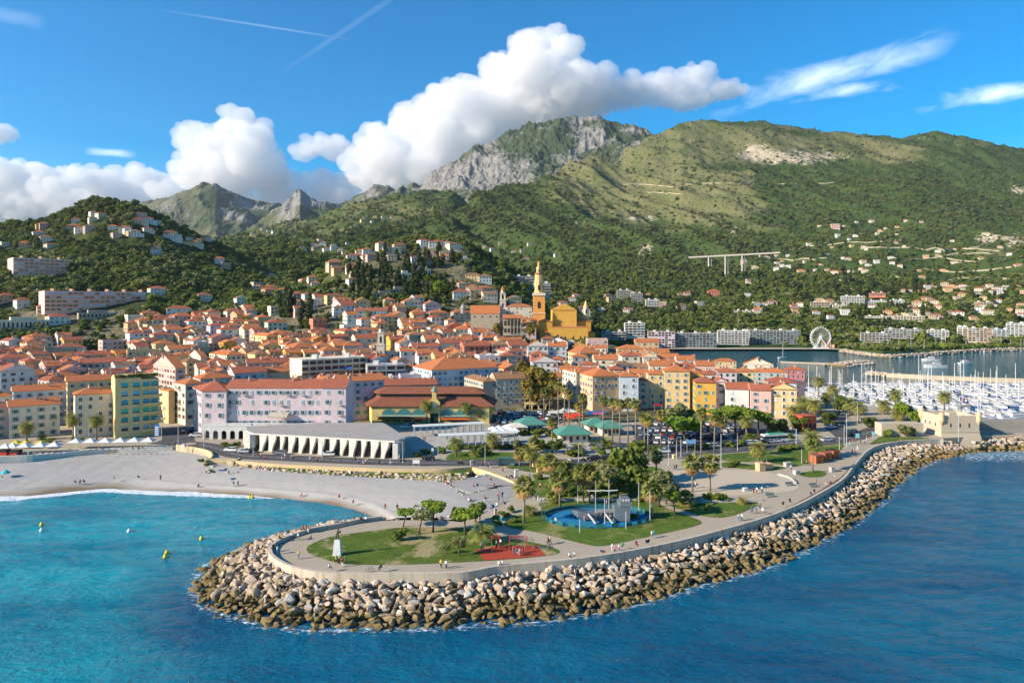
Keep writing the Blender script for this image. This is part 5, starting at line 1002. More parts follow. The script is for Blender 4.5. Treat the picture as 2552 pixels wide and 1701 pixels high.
# ---------- market hall
mh = thing('market_hall', 'yellow market hall with brown tiled double roof and green arched windows', 'market hall', ((1073-CX)/F*296, 296, ZG)); um = 296/F; MX = lambda px: (px-1073)*um
MY = plaster('market_yellow', (.60, .47, .18)); MR = roofmat('market_tiles', (.20, .07, .04), (.32, .13, .075), (.12, .05, .035)); AGR = plain('market_green', (.05, .16, .13), .5); AOR = plain('orange_awning', (.58, .13, .03), .8)
xl, xr = MX(927), MX(1219); Q = [Vector((xl, 0)), Vector((xr, 0)), Vector((xr+1, 19)), Vector((xl-6, 19))]; b = MB(); b.prism(Q, 0, 7.9); b.build('wall', [MY], mh)
b = MB(); ctr = sum(Q, Vector((0, 0)))/4; O = [p+(p-ctr).normalized()*2.4 for p in Q]; I = [p*.0+Vector((p.x*.86, 3.8+(p.y)*.6)) for p in Q]
for i in range(4): j = (i+1) % 4; b.face([(*O[i], 7.7), (*O[j], 7.7), (*I[j], 11.0), (*I[i], 11.0)]); b.face([(*O[i], 7.45), (*O[j], 7.45), (*O[j], 7.7), (*O[i], 7.7)])
b.face([(*p, 7.45) for p in O[::-1]]); b.build('lower_roof', [MR], mh)
b = MB(); b.prism(I, 10.9, 12.6); b.build('clerestory', [DARKW], mh); b = MB(); roof_quad(b, I, 12.6, 'h', 1.5, .38); b.build('upper_roof', [MR, MR], mh)
for px in (970, 1007.5, 1045, 1117, 1154, 1190):
    r_ = 3.05; b = MB(); arc = [(r_*math.cos(R(a)), r_*.85*math.sin(R(a))) for a in range(0, 181, 15)]; b.face([(x, -.06, z) for x, z in arc], 0)
    for (a0, c0), (a1, c1) in zip(arc, arc[1:]): b.face([(a0, -.12, c0), (a1, -.12, c1), (a1*1.15, -.12, c1*1.15), (a0*1.15, -.12, c0*1.15)][::-1], 1)
    for x in (-1.5, 0, 1.5): b.box(x-.06, x+.06, -.09, -.062, 0, 2.3, 2)
    b.build('arched_window', [plain('market_glass', (.05, .2, .2), .3, .5), plaster('market_trim', (.5, .36, .2)), AGR], mh, loc=(MX(px), 0, 3.9))
for (a, c) in ((940, 1062), (1096, 1172)):
    b = MB(); b.face([(MX(a), 0, 3.8), (MX(a), -2.2, 3.3), (MX(c), -2.2, 3.3), (MX(c), 0, 3.8)]); b.build('canopy', [plain('green_canopy', (.22, .3, .24), .6)], mh)
    b = MB(); b.face([(MX(a+4), -.1, 3.1), (MX(a+4), -2.6, 2.5), (MX(c), -2.6, 2.5), (MX(c), -.1, 3.1)]); b.face([(MX(a+4), -2.6, 2.5), (MX(a+4), -2.6, 2.1), (MX(c), -2.6, 2.1), (MX(c), -2.6, 2.5)]); b.build('awning', [AOR], mh)
    for q in range(4): b = MB(); x = MX(a)+2+q*(MX(c)-MX(a)-4)/3.6; b.box(x, x+3.2, -.08, 0, .9, 1.9); b.box(x, x+3.2, -.1, -.081, 1.3, 1.38, 1); b.build('window', [GLS, MY], mh)
b = MB(); x = MX(1082); b.box(x-2.6, x+2.6, -.7, 3, 0, 9.2); b.face([(x-2.6, -.7, 9.2), (x+2.6, -.7, 9.2), (x+1.2, -.7, 10.9), (x-1.2, -.7, 10.9)]); b.face([(x-2.6, -.7, 9.2), (x-1.2, -.7, 10.9), (x-1.2, 3, 10.9), (x-2.6, 3, 9.2)]); b.face([(x+2.6, -.7, 9.2), (x+2.6, 3, 9.2), (x+1.2, 3, 10.9), (x+1.2, -.7, 10.9)]); b.box(x-.9, x+.9, -.3, 1.4, 10.9, 14.0); b.build('portal', [MY], mh)
b = MB(); b.lathe([(1.5, 0), (1.3, .7), (.6, 1.3), (.3, 2.0), (.1, 2.6)], 8, c=(x, .5, 14)); b.build('cupola', [plain('copper', (.16, .25, .2), .6)], mh); b = MB(); b.box(x-1.7, x+1.7, -.78, -.71, 0, 4.6); b.build('door', [plain('dark_green_door', (.012, .03, .028), .5)], mh); b = MB(); b.tube([(x, -.85, 7.9), (x, -.72, 7.9)], [.95, .95], 20); b.build('clock', [WHT], mh)
b = MB(); b.box(x-.04, x+.04, -.9, -.86, 7.9, 8.6); b.box(x, x+.45, -.9, -.86, 7.86, 7.94); b.build('clock_hands', [DARKW], mh); FOOT.append((mh.location.x, 305, 28, 14))
# ---------- concrete museum
mu = thing('museum', 'white concrete museum with wavy tooth-like piers and flat grey roof', 'museum', (0, 0, ZG)); CW = plaster('museum_white', (.64, .62, .57)); A0 = gp(644, 1121, ZG); A1 = gp(984, 1142, ZG)
dM = (A1-A0).normalized(); nM = Vector((dM.y, -dM.x, 0)); LM_ = (A1-A0).length; hM = 5.6; aM = math.atan2(dM.y, dM.x)
roofp = [A0+nM*1.2-dM*1.5, A1+nM*1.2+dM*.5, gp(1022, 1128, ZG), at(1004, 236), at(955, 262), at(800, 262), at(617, 254), at(612, 248)]
rp2 = []
for i in range(len(roofp)):
    p, q = Vector(roofp[i][:2]), Vector(roofp[(i+1) % len(roofp)][:2]); n_ = max(2, int((q-p).length/1.6)); dd = (q-p).normalized(); nn = Vector((dd.y, -dd.x))
    for j in range(n_): rp2.append(p+(q-p)*(j/n_)+nn*(.5 if j % 2 and i not in (0,) else 0))
b = MB(); b.prism([tuple(p) for p in rp2], hM, hM+.55, 0, 1, True); b.build('roof', [CW, plain('museum_roof', (.33, .31, .28), .95, .1, scale=.25)], mu)
b = MB(); inn = [Vector(p[:2]) for p in roofp]; c_ = sum(inn, Vector((0, 0)))/len(inn); b.prism([tuple(c_+(p-c_)*.9) for p in inn], 0, hM-.02); b.build('glass_wall', [plain('museum_glass', (.03, .025, .025), .2, .5)], mu)
nf = 13
for i in range(nf):
    u0 = 2.5+(LM_-5.5)*(i/(nf-1)); s_ = (LM_-5.5)/(nf-1); b = MB(); Lp, Rp = [], []
    va, vb = .36+.1*math.sin(i*2.3), .38*(1+.22*math.sin(i*1.7+1))
    for j in range(9):
        z = hM*j/8; q = j/8; e_ = q*q*(3-2*q); Lp.append((u0-s_*(va-.05*math.sin(q*3)), z)); Rp.append((u0+s_*(-.06+vb*e_+.05*math.sin(i*3.1)), z))
    fr = Lp+Rp[::-1]; P = lambda a, y: (a[0], y, a[1])
    for j in range(8): b.face([P(Lp[j], -1.1), P(Rp[j], -1.1), P(Rp[j+1], -1.1), P(Lp[j+1], -1.1)]); b.face([P(Rp[j], -1.1), P(Rp[j], 1.2), P(Rp[j+1], 1.2), P(Rp[j+1], -1.1)]); b.face([P(Lp[j], 1.2), P(Lp[j], -1.1), P(Lp[j+1], -1.1), P(Lp[j+1], 1.2)])
    b.build('pier', [CW], mu, loc=(A0.x, A0.y, 0), rz=aM)
for (p, q, n_) in ((Vector(roofp[7][:2]), Vector(roofp[0][:2]), 7), (Vector(roofp[1][:2]), Vector(roofp[3][:2]), 5)):
    for i in range(n_): c2 = p+(q-p)*((i+.5)/n_); d2 = (q-p).normalized(); b = MB(); b.prism([(-.35, -.9), (.35, -.9), (.5, .9), (-.5, .9)], 0, hM-.003); b.build('pier', [CW], mu, loc=(c2.x, c2.y, 0), rz=math.atan2(d2.y, d2.x))
# ---------- pergolas, kiosks
def pergola(pxa, pxb, ybase, yb2, lab):
    a, c = gp(pxa, ybase, ZG), gp(pxb, yb2, ZG); d = (c-a).normalized(); L_ = (c-a).length; r_ = thing('pergola', lab, 'pergola', a, math.atan2(d.y, d.x)); WP = plain('pergola_white', (.6, .62, .58), .6, var=.08)
    b = MB(); b.box(-.5, L_+.5, -.8, 4.2, 4.0, 4.2); b.build('canopy', [WP], r_); n_ = 12; pm = MB(); pm.box(-.13, .13, -.13, .13, 0, 4.0); pm = pm.mesh('post', WP)
    for i in range(n_):
        for y in (0, 3.4): obj('post', pm, r_, (L_*i/(n_-1), y, 0))
pergola(1034, 1205, 1089, 1080, 'long white pergola on the square behind, in front of the market hall'); pergola(1098, 1288, 1114, 1105, 'long white pergola on the square nearest the road')
def kiosk(px, ybase, w, hz, lab, d=9, walls=True, rz=.15):
    p = gp(px, ybase, ZG); r_ = thing('kiosk', lab, 'kiosk', p, rz); KG = plain('green_metal_roof', (.08, .24, .18), .45, .4, var=.3, scale=1.5)
    b = MB(); L_ = [Vector((-w/2, 0)), Vector((w/2, 0)), Vector((w/2, d)), Vector((-w/2, d))]; roof_quad(b, L_, hz, 'h', .8, .5); b.build('roof', [KG, KG], r_)
    b = MB(); b.box(-w/2+.8, w/2-.8, .8, d-.8, 0, hz-.3); b.build('wall', [WM['cr']], r_)
    for i in range(4): x = -w/2+1.6+i*(w-3.6)/3.3; b = MB(); b.box(x, x+1.1, .72, .79, 0 if i == 1 else .9, 2.3); b.build('window' if i != 1 else 'door', [GLS], r_)
    return r_
kiosk(1326, 1078, 11, 3.3, 'green-roofed kiosk on the hedge mound, furthest left'); kiosk(1433, 1103, 12, 3.2, 'green-roofed cream kiosk nearest the road'); kiosk(1490, 1078, 9, 3.2, 'green-roofed kiosk behind the tall palm row, further back', 8); kiosk(1525, 1086, 9, 3.2, 'green-roofed kiosk under the tall palm row, nearest the car park', 8)
ay = thing('arcade', 'low yellow arcade under the plane trees beside the beige corner house', 'arcade', gp(1307, 1024, ZG)); b = MB(); YA = plaster('arcade_yellow', (.6, .45, .2))
for i in range(4): x0 = i*3.3; b.box(x0, x0+.6, 0, 3, 0, 3.2); b.box(x0+.6, x0+3.3, 2.5, 3, 0, 3.2, 1); arc = [(x0+1.95+1.35*math.cos(R(a)), 1.8+1.3*math.sin(R(a))) for a in range(0, 181, 30)]; [b.face([(q[0], 0, q[1]), (p[0], 0, p[1]), (p[0], 0, 3.2), (q[0], 0, 3.2)]) for p, q in zip(arc, arc[1:])]
b.box(0, 13.8, -.3, 6, 3.203, 3.7); b.build('arches', [YA, DARKW], ay)
# ---------- bastion and jetty
ba = thing('bastion', 'square sandstone bastion with corner turrets between sea and marina', 'bastion', (167.3, 266, 0)); BST = NT('bastion_stone'); n1 = BST.noise(.5, 6, .7); n2 = BST.noise(2.5, 4, .6, sc3=(1, 1, 2)); BST.col(BST.mix(n1, (.40, .33, .24), BST.mix(n2, (.5, .42, .31), (.57, .5, .39)))); BST.bump(n2, .4, .1); BST = BST.done(.9, .1)
b = MB(); a_, c_ = [(-.8, -1.4), (16.5, -1.4), (16.5, 15), (-.8, 15)], [(0, 0), (14.8, 0), (14.8, 13.5), (0, 13.5)]; lo = [b.pt((*p, -1)) for p in a_]; mi = [b.pt((*p, 6.3)) for p in c_]
for i in range(4): b.f.append([lo[i], lo[(i+1) % 4], mi[(i+1) % 4], mi[i]]); b.m.append(0)
b.build('battered_base', [BST], ba); b = MB(); b.box(-.2, 15, -.2, 13.7, 6.3, 6.7); b.build('string_course', [BST], ba); b = MB(); b.box(0, 14.8, 0, 13.5, 6.7, 11.0)
for (x0, x1, y0, y1) in ((0, 14.8, 0, .7), (0, .7, .7, 12.8), (14.1, 14.8, .7, 12.8), (0, 14.8, 12.8, 13.5)): b.box(x0+.001, x1-.001, y0, y1, 11.001, 12.7)
b.build('wall', [BST], ba); b = MB(); b.box(6, 9, 4.5, 7.5, 11.003, 13.1); b.build('roof_hut', [BST], ba)
for x, y in ((.2, .2), (14.6, .2), (.2, 13.3)):
    b = MB(); b.lathe([(.15, 8.8), (1.05, 10.6), (1.05, 12.9), (1.2, 13.0), (1.0, 13.5), (.3, 14.0), (.05, 14.1)], 12, c=(x, y, 0)); b.build('turret', [plaster('turret_stone', (.6, .45, .27))], ba)
for x in (3.4, 7, 10.6): b = MB(); b.box(x, x+.5, -.06, 0, 8.2, 9.7); b.build('loophole', [DARKW], ba)
for y in (3.5, 7, 10): b = MB(); b.box(-.06, 0, y, y+.5, 8.2, 9.5); b.build('loophole', [DARKW], ba)
b = MB(); p0, p1 = gp(2197, 1086, ZG), gp(2292, 1086, ZG); b.box(0, p1.x-p0.x+1.5, 0, 5, 0, 4.9); b.box(p1.x-p0.x-3, p1.x-p0.x-1.6, -.06, 0, 0, 3, 1); o = b.build('fort_wall', [BST, DARKW], loc=p0); tag(o, 'low stone wall joining the bastion on its landward side', 'wall')
b = MB(); b.box(184.2, 330, 277, 283, -2, 8.8); b.box(184.2, 330, 274.8, 276.999, -2, 5.6); o = b.build('jetty_wall', [plain('jetty_stone', (.27, .25, .22), .95, .1, scale=.5)]); tag(o, 'high grey harbour wall running on past the bastion', 'wall')
# ---------- viaduct and wheel
vi = thing('viaduct', 'motorway viaduct on tall paired concrete piers across the green valley', 'viaduct', (0, 0, 0)); VC = plain('viaduct_concrete', (.56, .5, .44), .9); p0, p1 = at(1716, 1750, zz(640, 1750)), at(1943, 1690, zz(628, 1690)); b = MB(); sweep_wall(b, [p0, p1], 14, 0, 1); 
dV = (p1-p0); b = MB(); nV = Vector((-dV.y, dV.x, 0)).normalized()*6
i_ = [b.pt(q) for q in (p0-nV, p1-nV, p1+nV, p0+nV)]; j_ = [b.pt(q-Vector((0, 0, 3.4))) for q in (p0-nV, p1-nV, p1+nV, p0+nV)]; b.f += [i_, j_[::-1]]+[[j_[a], j_[(a+1) % 4], i_[(a+1) % 4], i_[a]] for a in range(4)]; b.m += [0]*6; b.build('deck', [VC], vi)
for fr, yb_ in ((.24, 664), (.425, 684), (.61, 676), (.8, 640)):
    p = p0+dV*fr
    for s_ in (-.6, .6): b = MB(); b.box(-1.3, 1.3, -2, 2, 0, p.z-3.4-zz(yb_, p.y)); b.build('pier', [VC], vi, loc=(p.x+s_*6, p.y+s_*2, zz(yb_, p.y)), rz=-.5)
bw = thing('big_wheel', 'white observation wheel standing on the far seafront', 'ferris wheel', ((2045-CX)/F*868, 868, 3)); WW = plain('wheel_white', (.7, .7, .7), .5); hw = 13.6; rw = 12.8
b = MB()
for s_ in (-1, 1):
    for rr in (rw, rw-1.3): b.tube([(rr*math.cos(6.2832*i/36), s_*1.0, hw+rr*math.sin(6.2832*i/36)) for i in range(37)], .2, 5)
b.build('rim', [WW], bw); b = MB(); b.tube([(0, -1.6, hw), (0, 1.6, hw)], [1.5, 1.5], 12); b.build('hub', [WW], bw); gm = MB(); gm.lathe([(.2, -1.1), (.75, -.8), (.85, 0), (.3, .5)], 8); gm = gm.mesh('gondola', WW); sm_ = MB(); sm_.tube([(0, 0, 1), (0, 0, rw)], .13, 4); sm_ = sm_.mesh('spoke', WW)
for i in range(24):
    a = 6.2832*i/24; obj('gondola', gm, bw, (rw*math.cos(a)*1.03, 0, hw+rw*math.sin(a)*1.03)); obj('spoke', sm_, bw, (0, -.9, hw), rot=(0, a, 0)); 
for s_ in (-1, 1):
    for t_ in (-1, 1): b = MB(); b.tube([(s_*8, t_*3, 0), (0, t_*1.6, hw)], .38, 6); b.build('leg', [WW], bw)
b = MB(); b.box(-8, 8, -4, 4, -.5, .8); b.build('platform', [WW], bw)
# ---------- the rest of the old town
def free(x, y, r): return all(abs(x-a) > (c+r)*.92 or abs(y-b_) > (d+r)*1.0 for a, b_, c, d in FOOT)
EXC = [(716, 830, 500, 600), (1050, 1130, 560, 680), (1228, 1340, 470, 520), (1340, 1480, 500, 600), (1290, 1372, 300, 425), (640, 720, 520, 620), (840, 1030, 600, 700), (1310, 1420, 420, 470), (200, 330, 470, 640), (0, 90, 480, 560), (820, 870, 500, 560)]
frn = random.Random(77); nfil = 0; cand = []
for iy in range(24):
    Y = 352+iy*11.5
    for ix in range(72):
        px = -40+ix*(1780/72)+frn.uniform(-8, 8); y = Y+frn.uniform(-4, 4); cand.append((px, y))
frn.shuffle(cand)
for px, Y in cand:
    lim = 520 if px < 330 else (600 if px < 620 else (660 if px < 1120 else (560 if px < 1430 else 480)))
    if Y > lim or (px > 1640 and Y > 440) or (px > 1500 and Y > 460): continue
    if any(a < px < b_ and c < Y < d for a, b_, c, d in EXC): continue
    if Y > 560 and frn.random() < .3: continue
    x = (px-CX)/F*Y; w = frn.uniform(8, 14); r_ = w/2
    if not free(x, Y+5, r_*.62): continue
    zg = G(x, Y); Hh = frn.uniform(8.5, 12) if Y < 450 else frn.uniform(6, 9.5)
    phi = frn.uniform(8, 30) if px < 1300 else frn.uniform(-12, 16); th = -math.atan2(x, Y)+R(phi); dx, dy = math.cos(th), math.sin(th); d = frn.uniform(8, 12)
    a = Vector((x-dx*w/2, Y-dy*w/2)); e = Vector((x+dx*w/2, Y+dy*w/2)); n_ = Vector((-dy, dx))*d; Q = [a, e, e+n_, a+n_]
    col = frn.choices(['cr', 'wh', 'ye', 'pk', 'be', 'pe', 'gr', 'co', 'la', 'bl', 'oc'], (7, 4.5, 4.5, 3, 3, 2, 1.6, 1.1, 1, .8, .8))[0]
    r_, d_ = house(Q, zg+Hh, zg-3, col, frn.choices('hgGf', (5, 5, 2, .7))[0], frn.choices('ort', (6, 4, 1.3))[0], Y, name='town_house' if Y < 455 else 'hillside_house')
    auto(r_, d_, 'house', 'houses of the old town'); nfil += 1
    if nfil > 290: break
# ---------- villas on the slopes
def hit(S, px, py):
    j = np.interp(px, S.px, np.arange(len(S.px))); j0 = int(j); z = S.Z[:, j0]; p = HY+(CAMH-z)/S.Y*F
    for i in range(len(S.Y)):
        if S.Y[i] > 560 and p[i] <= py: return float(S.Y[i])
    return None
_vc = {}
def villamesh(v):
    if v in _vc: return _vc[v]
    rn = random.Random(v); w, d, h = rn.uniform(9, 15), rn.uniform(8, 10), rn.uniform(5.5, 8); b = MB(); b.box(-w/2, w/2, 0, d, -5, h, 0)
    if rn.random() < .4: b.box(w/2+.003, w/2+rn.uniform(3, 6), 1, d-1, -5, h-2.6, 0)
    for r_ in range(2):
        n = int(w/2.8)
        for i in range(n):
            x = -w/2+w*(i+.5)/n; b.box(x-.55, x+.55, -.06, 0, h-2.5-r_*3, h-1-r_*3, 1)
    for y in (2.5, 6): b.box(-w/2-.06, -w/2, y-.5, y+.5, h-2.5, h-1, 1)
    b2 = MB(); L_ = [Vector((-w/2, 0)), Vector((w/2, 0)), Vector((w/2, d)), Vector((-w/2, d))]
    flat = v % 4 == 3
    if flat: b2.box(-w/2-.3, w/2+.3, -.3, d+.3, h, h+.35, 0)
    else: roof_quad(b2, L_, h, 'h', .5, .4)
    _vc[v] = (b, b2, flat); return _vc[v]
_vm = {}
def villa(S, px, py, sc=1.0, col=None):
    Y = hit(S, px, py)
    if Y is None: return
    x = (px-CX)/F*Y; z = float(S.z(x, Y)); v = frn.randrange(12); col = col or frn.choices(['wh', 'cr', 'pk', 'pe', 'be', 'ye'], (6, 5, 2, 1.6, 2, 1))[0]
    b, b2, flat = villamesh(v); rc = frn.choice('ort')
    if (v, col, 0) not in _vm: _vm[(v, col, 0)] = b.mesh('wall', [WM[col], GLS])
    if (v, rc, 1) not in _vm: _vm[(v, rc, 1)] = b2.mesh('roof', [WM['wh'] if flat else RF[rc][1], WM['wh']])
    r_ = thing('villa', None, 'villa', (x, Y, z), -math.atan2(x, Y)+R(frn.uniform(-5, 30)), sc=sc); obj('wall', _vm[(v, col, 0)], r_); obj('roof', _vm[(v, rc, 1)], r_)
    auto(r_, f"{WC[col][0]} villa with {'flat white' if flat else RF[rc][0]} roof", 'villa', 'villas scattered on the slopes'); VIL.append((x, Y))
VIL = []
for S, (x0, x1, y0, y1), n in [(LAND, (0, 130, 560, 640), 9), (LAND, (190, 270, 533, 560), 4), (LAND, (180, 245, 570, 590), 4), (LAND, (268, 385, 572, 594), 8), (LAND, (325, 395, 540, 565), 6), (LAND, (400, 440, 585, 600), 4), (LAND, (465, 530, 592, 612), 7), (LAND, (365, 390, 627, 640), 2), (LAND, (535, 570, 655, 672), 3), (LAND, (635, 680, 675, 692), 3), (LAND, (640, 720, 715, 745), 5),
     (LAND, (735, 800, 690, 730), 8), (LAND, (830, 900, 660, 715), 12), (LAND, (880, 1000, 622, 665), 13), (LAND, (960, 1010, 590, 612), 3), (LAND, (1030, 1110, 630, 700), 6), (LAND, (1120, 1240, 690, 742), 7), (LAND, (1060, 1180, 600, 640), 5),
     (VAL, (750, 850, 603, 640), 10), (VAL, (620, 690, 572, 590), 5), (VAL, (900, 980, 543, 556), 6), (VAL, (800, 870, 600, 650), 5),
     (MTN, (1180, 1420, 598, 660), 9), (MTN, (1390, 1560, 740, 800), 9), (MTN, (1560, 1760, 735, 800), 10), (MTN, (1876, 1990, 640, 700), 9), (MTN, (1990, 2200, 610, 690), 22), (MTN, (2040, 2300, 545, 600), 16), (MTN, (2200, 2552, 600, 700), 16), (MTN, (1880, 2100, 755, 785), 16), (MTN, (2250, 2552, 715, 800), 44), (MTN, (2060, 2330, 742, 800), 10), (MTN, (1820, 1880, 700, 760), 3), (MTN, (1600, 1660, 545, 560), 1)]:
    for _ in range(n): villa(S, frn.uniform(x0, x1), frn.uniform(y0, y1), frn.uniform(.9, 1.35) if S is not LAND else frn.uniform(.8, 1.15))
for px, py, sc, c in [(70, 545, 1.9, 'be'), (2083, 573, 2.6, 'pk'), (2285, 765, 1.6, 'be'), (2390, 790, 1.5, 'wh'), (2480, 735, 1.4, 'wh'), (1853, 662, 1.7, 'pk'), (1575, 548, 1.2, 'wh'), (1620, 545, 1.4, 'wh'), (1780, 740, 1.8, 'co'), (1715, 742, 1.6, 'pk'), (1700, 772, 1.4, 'pk'), (2060, 868, 1.0, 'pe')]: villa(MTN if px > 100 else LAND, px, py, sc, c)
def rib(S, pts, w, nm, mat):
    m = []
    for px, py in sm(pts, 5):
        Y = hit(S, px, py)
        if Y: m.append(((px-CX)/F*Y, Y, float(S.z((px-CX)/F*Y, Y))))
    b = MB()
    for p, q in zip(m, m[1:]):
        d = Vector((q[0]-p[0], q[1]-p[1])); 
        if d.length < 150: b.face([(p[0], p[1]-1, p[2]-1.5), (q[0], q[1]-1, q[2]-1.5), (q[0], q[1]-1, q[2]+w), (p[0], p[1]-1, p[2]+w)]); b.face([(p[0], p[1]-1, p[2]+w), (q[0], q[1]-1, q[2]+w), (q[0], q[1]+7, q[2]+w+.5), (p[0], p[1]+7, p[2]+w+.5)])
    b.build(nm, mat, kind='structure')
TRR = plain('terrace_stone', (.46, .40, .29), .95, .1)
for pts in ([(1700, 462), (1820, 458), (1960, 460), (2080, 457)], [(1610, 480), (1660, 484), (1700, 487)], [(1950, 627), (2060, 612), (2180, 604), (2260, 600)], [(2140, 622), (2230, 618), (2330, 624), (2440, 618)], [(2250, 652), (2340, 646), (2440, 655)], [(2300, 672), (2400, 680), (2520, 668)], [(1880, 640), (1980, 650), (2060, 645)], [(2360, 700), (2450, 692), (2552, 700)], [(2090, 700), (2180, 690), (2250, 694)], [(1560, 548), (1620, 552), (1640, 548)], [(2330, 640), (2420, 632), (2500, 636)], [(2340, 628), (2420, 622), (2490, 626)], [(1500, 470), (1590, 460), (1680, 470)]): rib(MTN, pts, 2.0, 'hillside_road', TRR)
# hilltop tombs and terraces
for px, py, w, h, lab in [(1055, 692, 16, 9, 'large pale mausoleum-like villa with portico among cypresses'), (1010, 700, 12, 8, 'cream tomb terrace with arches among dark cypresses'), (1075, 665, 22, 4, 'grey stone cemetery terrace below the hilltop'), (1135, 640, 14, 5, 'white stepped cemetery terrace at the hill crest'), (1160, 655, 9, 5, 'small white tomb house on the crest, by the cypresses'), (995, 730, 18, 4, 'long ruined wall beneath the cypress belt'), (960, 742, 22, 4, 'old stone retaining wall above the red house'), (245, 795, 30, 5, 'long white retaining wall under the long pink hotel'), (60, 845, 36, 8, 'high stone road embankment at the edge of town')]:
    Y = hit(LAND, px, py) or 640; x = (px-CX)/F*Y; z = float(LAND.z(x, Y)); r_ = thing('terrace', lab, 'terrace', (x, Y, z-4), -math.atan2(x, Y)+R(12)); b = MB(); b.box(-w/2, w/2, 0, 6, 0, h+4); b.box(-w/4, w/4, 1, 5.5, h+4.003, h+6.5); b.build('wall', [ST if h < 6 and w > 15 else WM['cr']], r_); b = MB(); n_ = int(w/3)
    for i in range(n_): x_ = -w/2+w*(i+.5)/n_; b.box(x_-.6, x_+.6, -.07, 0, 4+h*.25, 4+h*.75)
    b.build('niche', [DARKW], r_)
# ---------- trees
LF_D = leafmat('leaves_dark', (.048, .082, .018), (.10, .14, .032)); LF_M = leafmat('leaves_mid', (.08, .135, .022), (.155, .205, .04)); LF_B = leafmat('leaves_bright', (.10, .19, .02), (.19, .28, .04)); LF_O = leafmat('leaves_olive', (.115, .145, .058), (.20, .23, .09))
LF_Y = leafmat('leaves_golden', (.13, .12, .02), (.24, .19, .04)); LF_P = leafmat('palm_leaves', (.11, .17, .035), (.27, .28, .08)); LF_C = leafmat('cypress_leaves', (.025, .048, .017), (.05, .078, .028)); DRY = leafmat('dry_fronds', (.26, .17, .07), (.36, .25, .11))
BARK = plain('bark', (.13, .10, .07), .95, .1, scale=2); PBARK = plain('palm_bark', (.22, .175, .13), .95, .1, scale=3)
def leafcloud(rn, bl, n, ls, shell=.55):
    """quads spread through a set of ellipsoids (x,y,z,rx,ry,rz)"""
    w = np.array([b[3]*b[4]*b[5] for b in bl])**.66; idx = rn.choice(len(bl), n, p=w/w.sum()); B_ = np.array(bl)[idx]
    d = rn.normal(size=(n, 3)); d /= np.linalg.norm(d, axis=1)[:, None]; r_ = rn.uniform(shell, 1, n)**.6; C_ = B_[:, :3]+d*B_[:, 3:]*r_[:, None]
    nr = d*.9+rn.normal(size=(n, 3))*.75; nr[:, 2] += .25; nr /= np.linalg.norm(nr, axis=1)[:, None]; t_ = np.cross(nr, rn.normal(size=(n, 3))); t_ /= np.linalg.norm(t_, axis=1)[:, None]; s_ = np.cross(nr, t_); q = ls*rn.uniform(.6, 1.25, n)[:, None]
    V = np.stack([C_-t_*q-s_*q*.6, C_+t_*q-s_*q*.5, C_+t_*q*.8+s_*q*.7, C_-t_*q*.7+s_*q*.6], 1).reshape(-1, 3); return V, np.arange(n*4).reshape(-1, 4)
def core_blobs(bl, k_=.72):
    bm = bmesh.new(); bmesh.ops.create_icosphere(bm, subdivisions=2, radius=1.0); S0 = np.array([v.co[:] for v in bm.verts]); FF = np.array([[v.index for v in f.verts] for f in bm.faces]); bm.free(); Vs, Fs, o_ = [], [], 0
    for q in bl: P = S0*np.array(q[3:])*k_; P = P*(1+.25*n3(P[:, 0]/q[3]*1.8+q[0], P[:, 1]/q[3]*1.8, P[:, 2]/q[3]*1.8))[:, None]+np.array(q[:3]); Vs.append(P); Fs.append(FF+o_); o_ += len(P)
    return np.concatenate(Vs), np.concatenate(Fs)
def crownmesh(name, bl, n, ls, mat, seed, core=True):
    rn = np.random.default_rng(seed); V, Fq = leafcloud(rn, bl, n, ls); vs, fs = [tuple(v) for v in V], [tuple(f) for f in Fq]
    if core:
        Vc, Fc = core_blobs(bl); o_ = len(vs); vs += [tuple(v) for v in Vc]; fs += [tuple(f+o_) for f in Fc]
    me = bpy.data.meshes.new(name); me.from_pydata(vs, [], fs); me.materials.append(mat); me.update(); return me
def blobset(seed, n, R_=1.0, zs=1.0, flat=False):
    rn = np.random.default_rng(seed); o = []
    for i in range(n):
        a = rn.uniform(0, 6.28); q = rn.uniform(.25, .68)*R_; z = rn.uniform(-.45, .6)*zs*(.4 if flat else 1)
        r_ = R_*rn.uniform(.3, .5); o.append((q*math.cos(a), q*math.sin(a), z, r_*1.15, r_*1.15, r_*(.5 if flat else .85)*zs))
    o.append((0, 0, 0, .62*R_, .62*R_, .5*zs*(.6 if flat else 1))); return o
_tc = {}
def treeparts(kind, var):
    if (kind, var) in _tc: return _tc[(kind, var)]
    s_ = var*13+hash(kind) % 7 if False else var*13+len(kind); spec = {'round_tree': (9, 1.0, False, LF_M, 950, .11), 'dark_tree': (9, 1.0, False, LF_D, 800, .11), 'olive_tree': (8, .8, False, LF_O, 800, .1), 'plane_tree': (10, 1.05, False, LF_Y, 900, .11), 'umbrella_pine': (13, .55, True, LF_B, 1300, .085), 'bright_tree': (8, 1.0, False, LF_B, 900, .1), 'wispy_tree': (6, 1.0, False, LF_O, 420, .1), 'pine_tree': (9, .8, True, LF_B, 800, .1), 'bush': (6, .75, False, LF_M, 420, .13)}[kind]
    bl = blobset(s_, spec[0], 1.0, spec[1], spec[2]); cr = crownmesh('crown', bl, spec[4], spec[5], spec[3], s_, kind != 'wispy_tree')
    _tc[(kind, var)] = cr; return cr
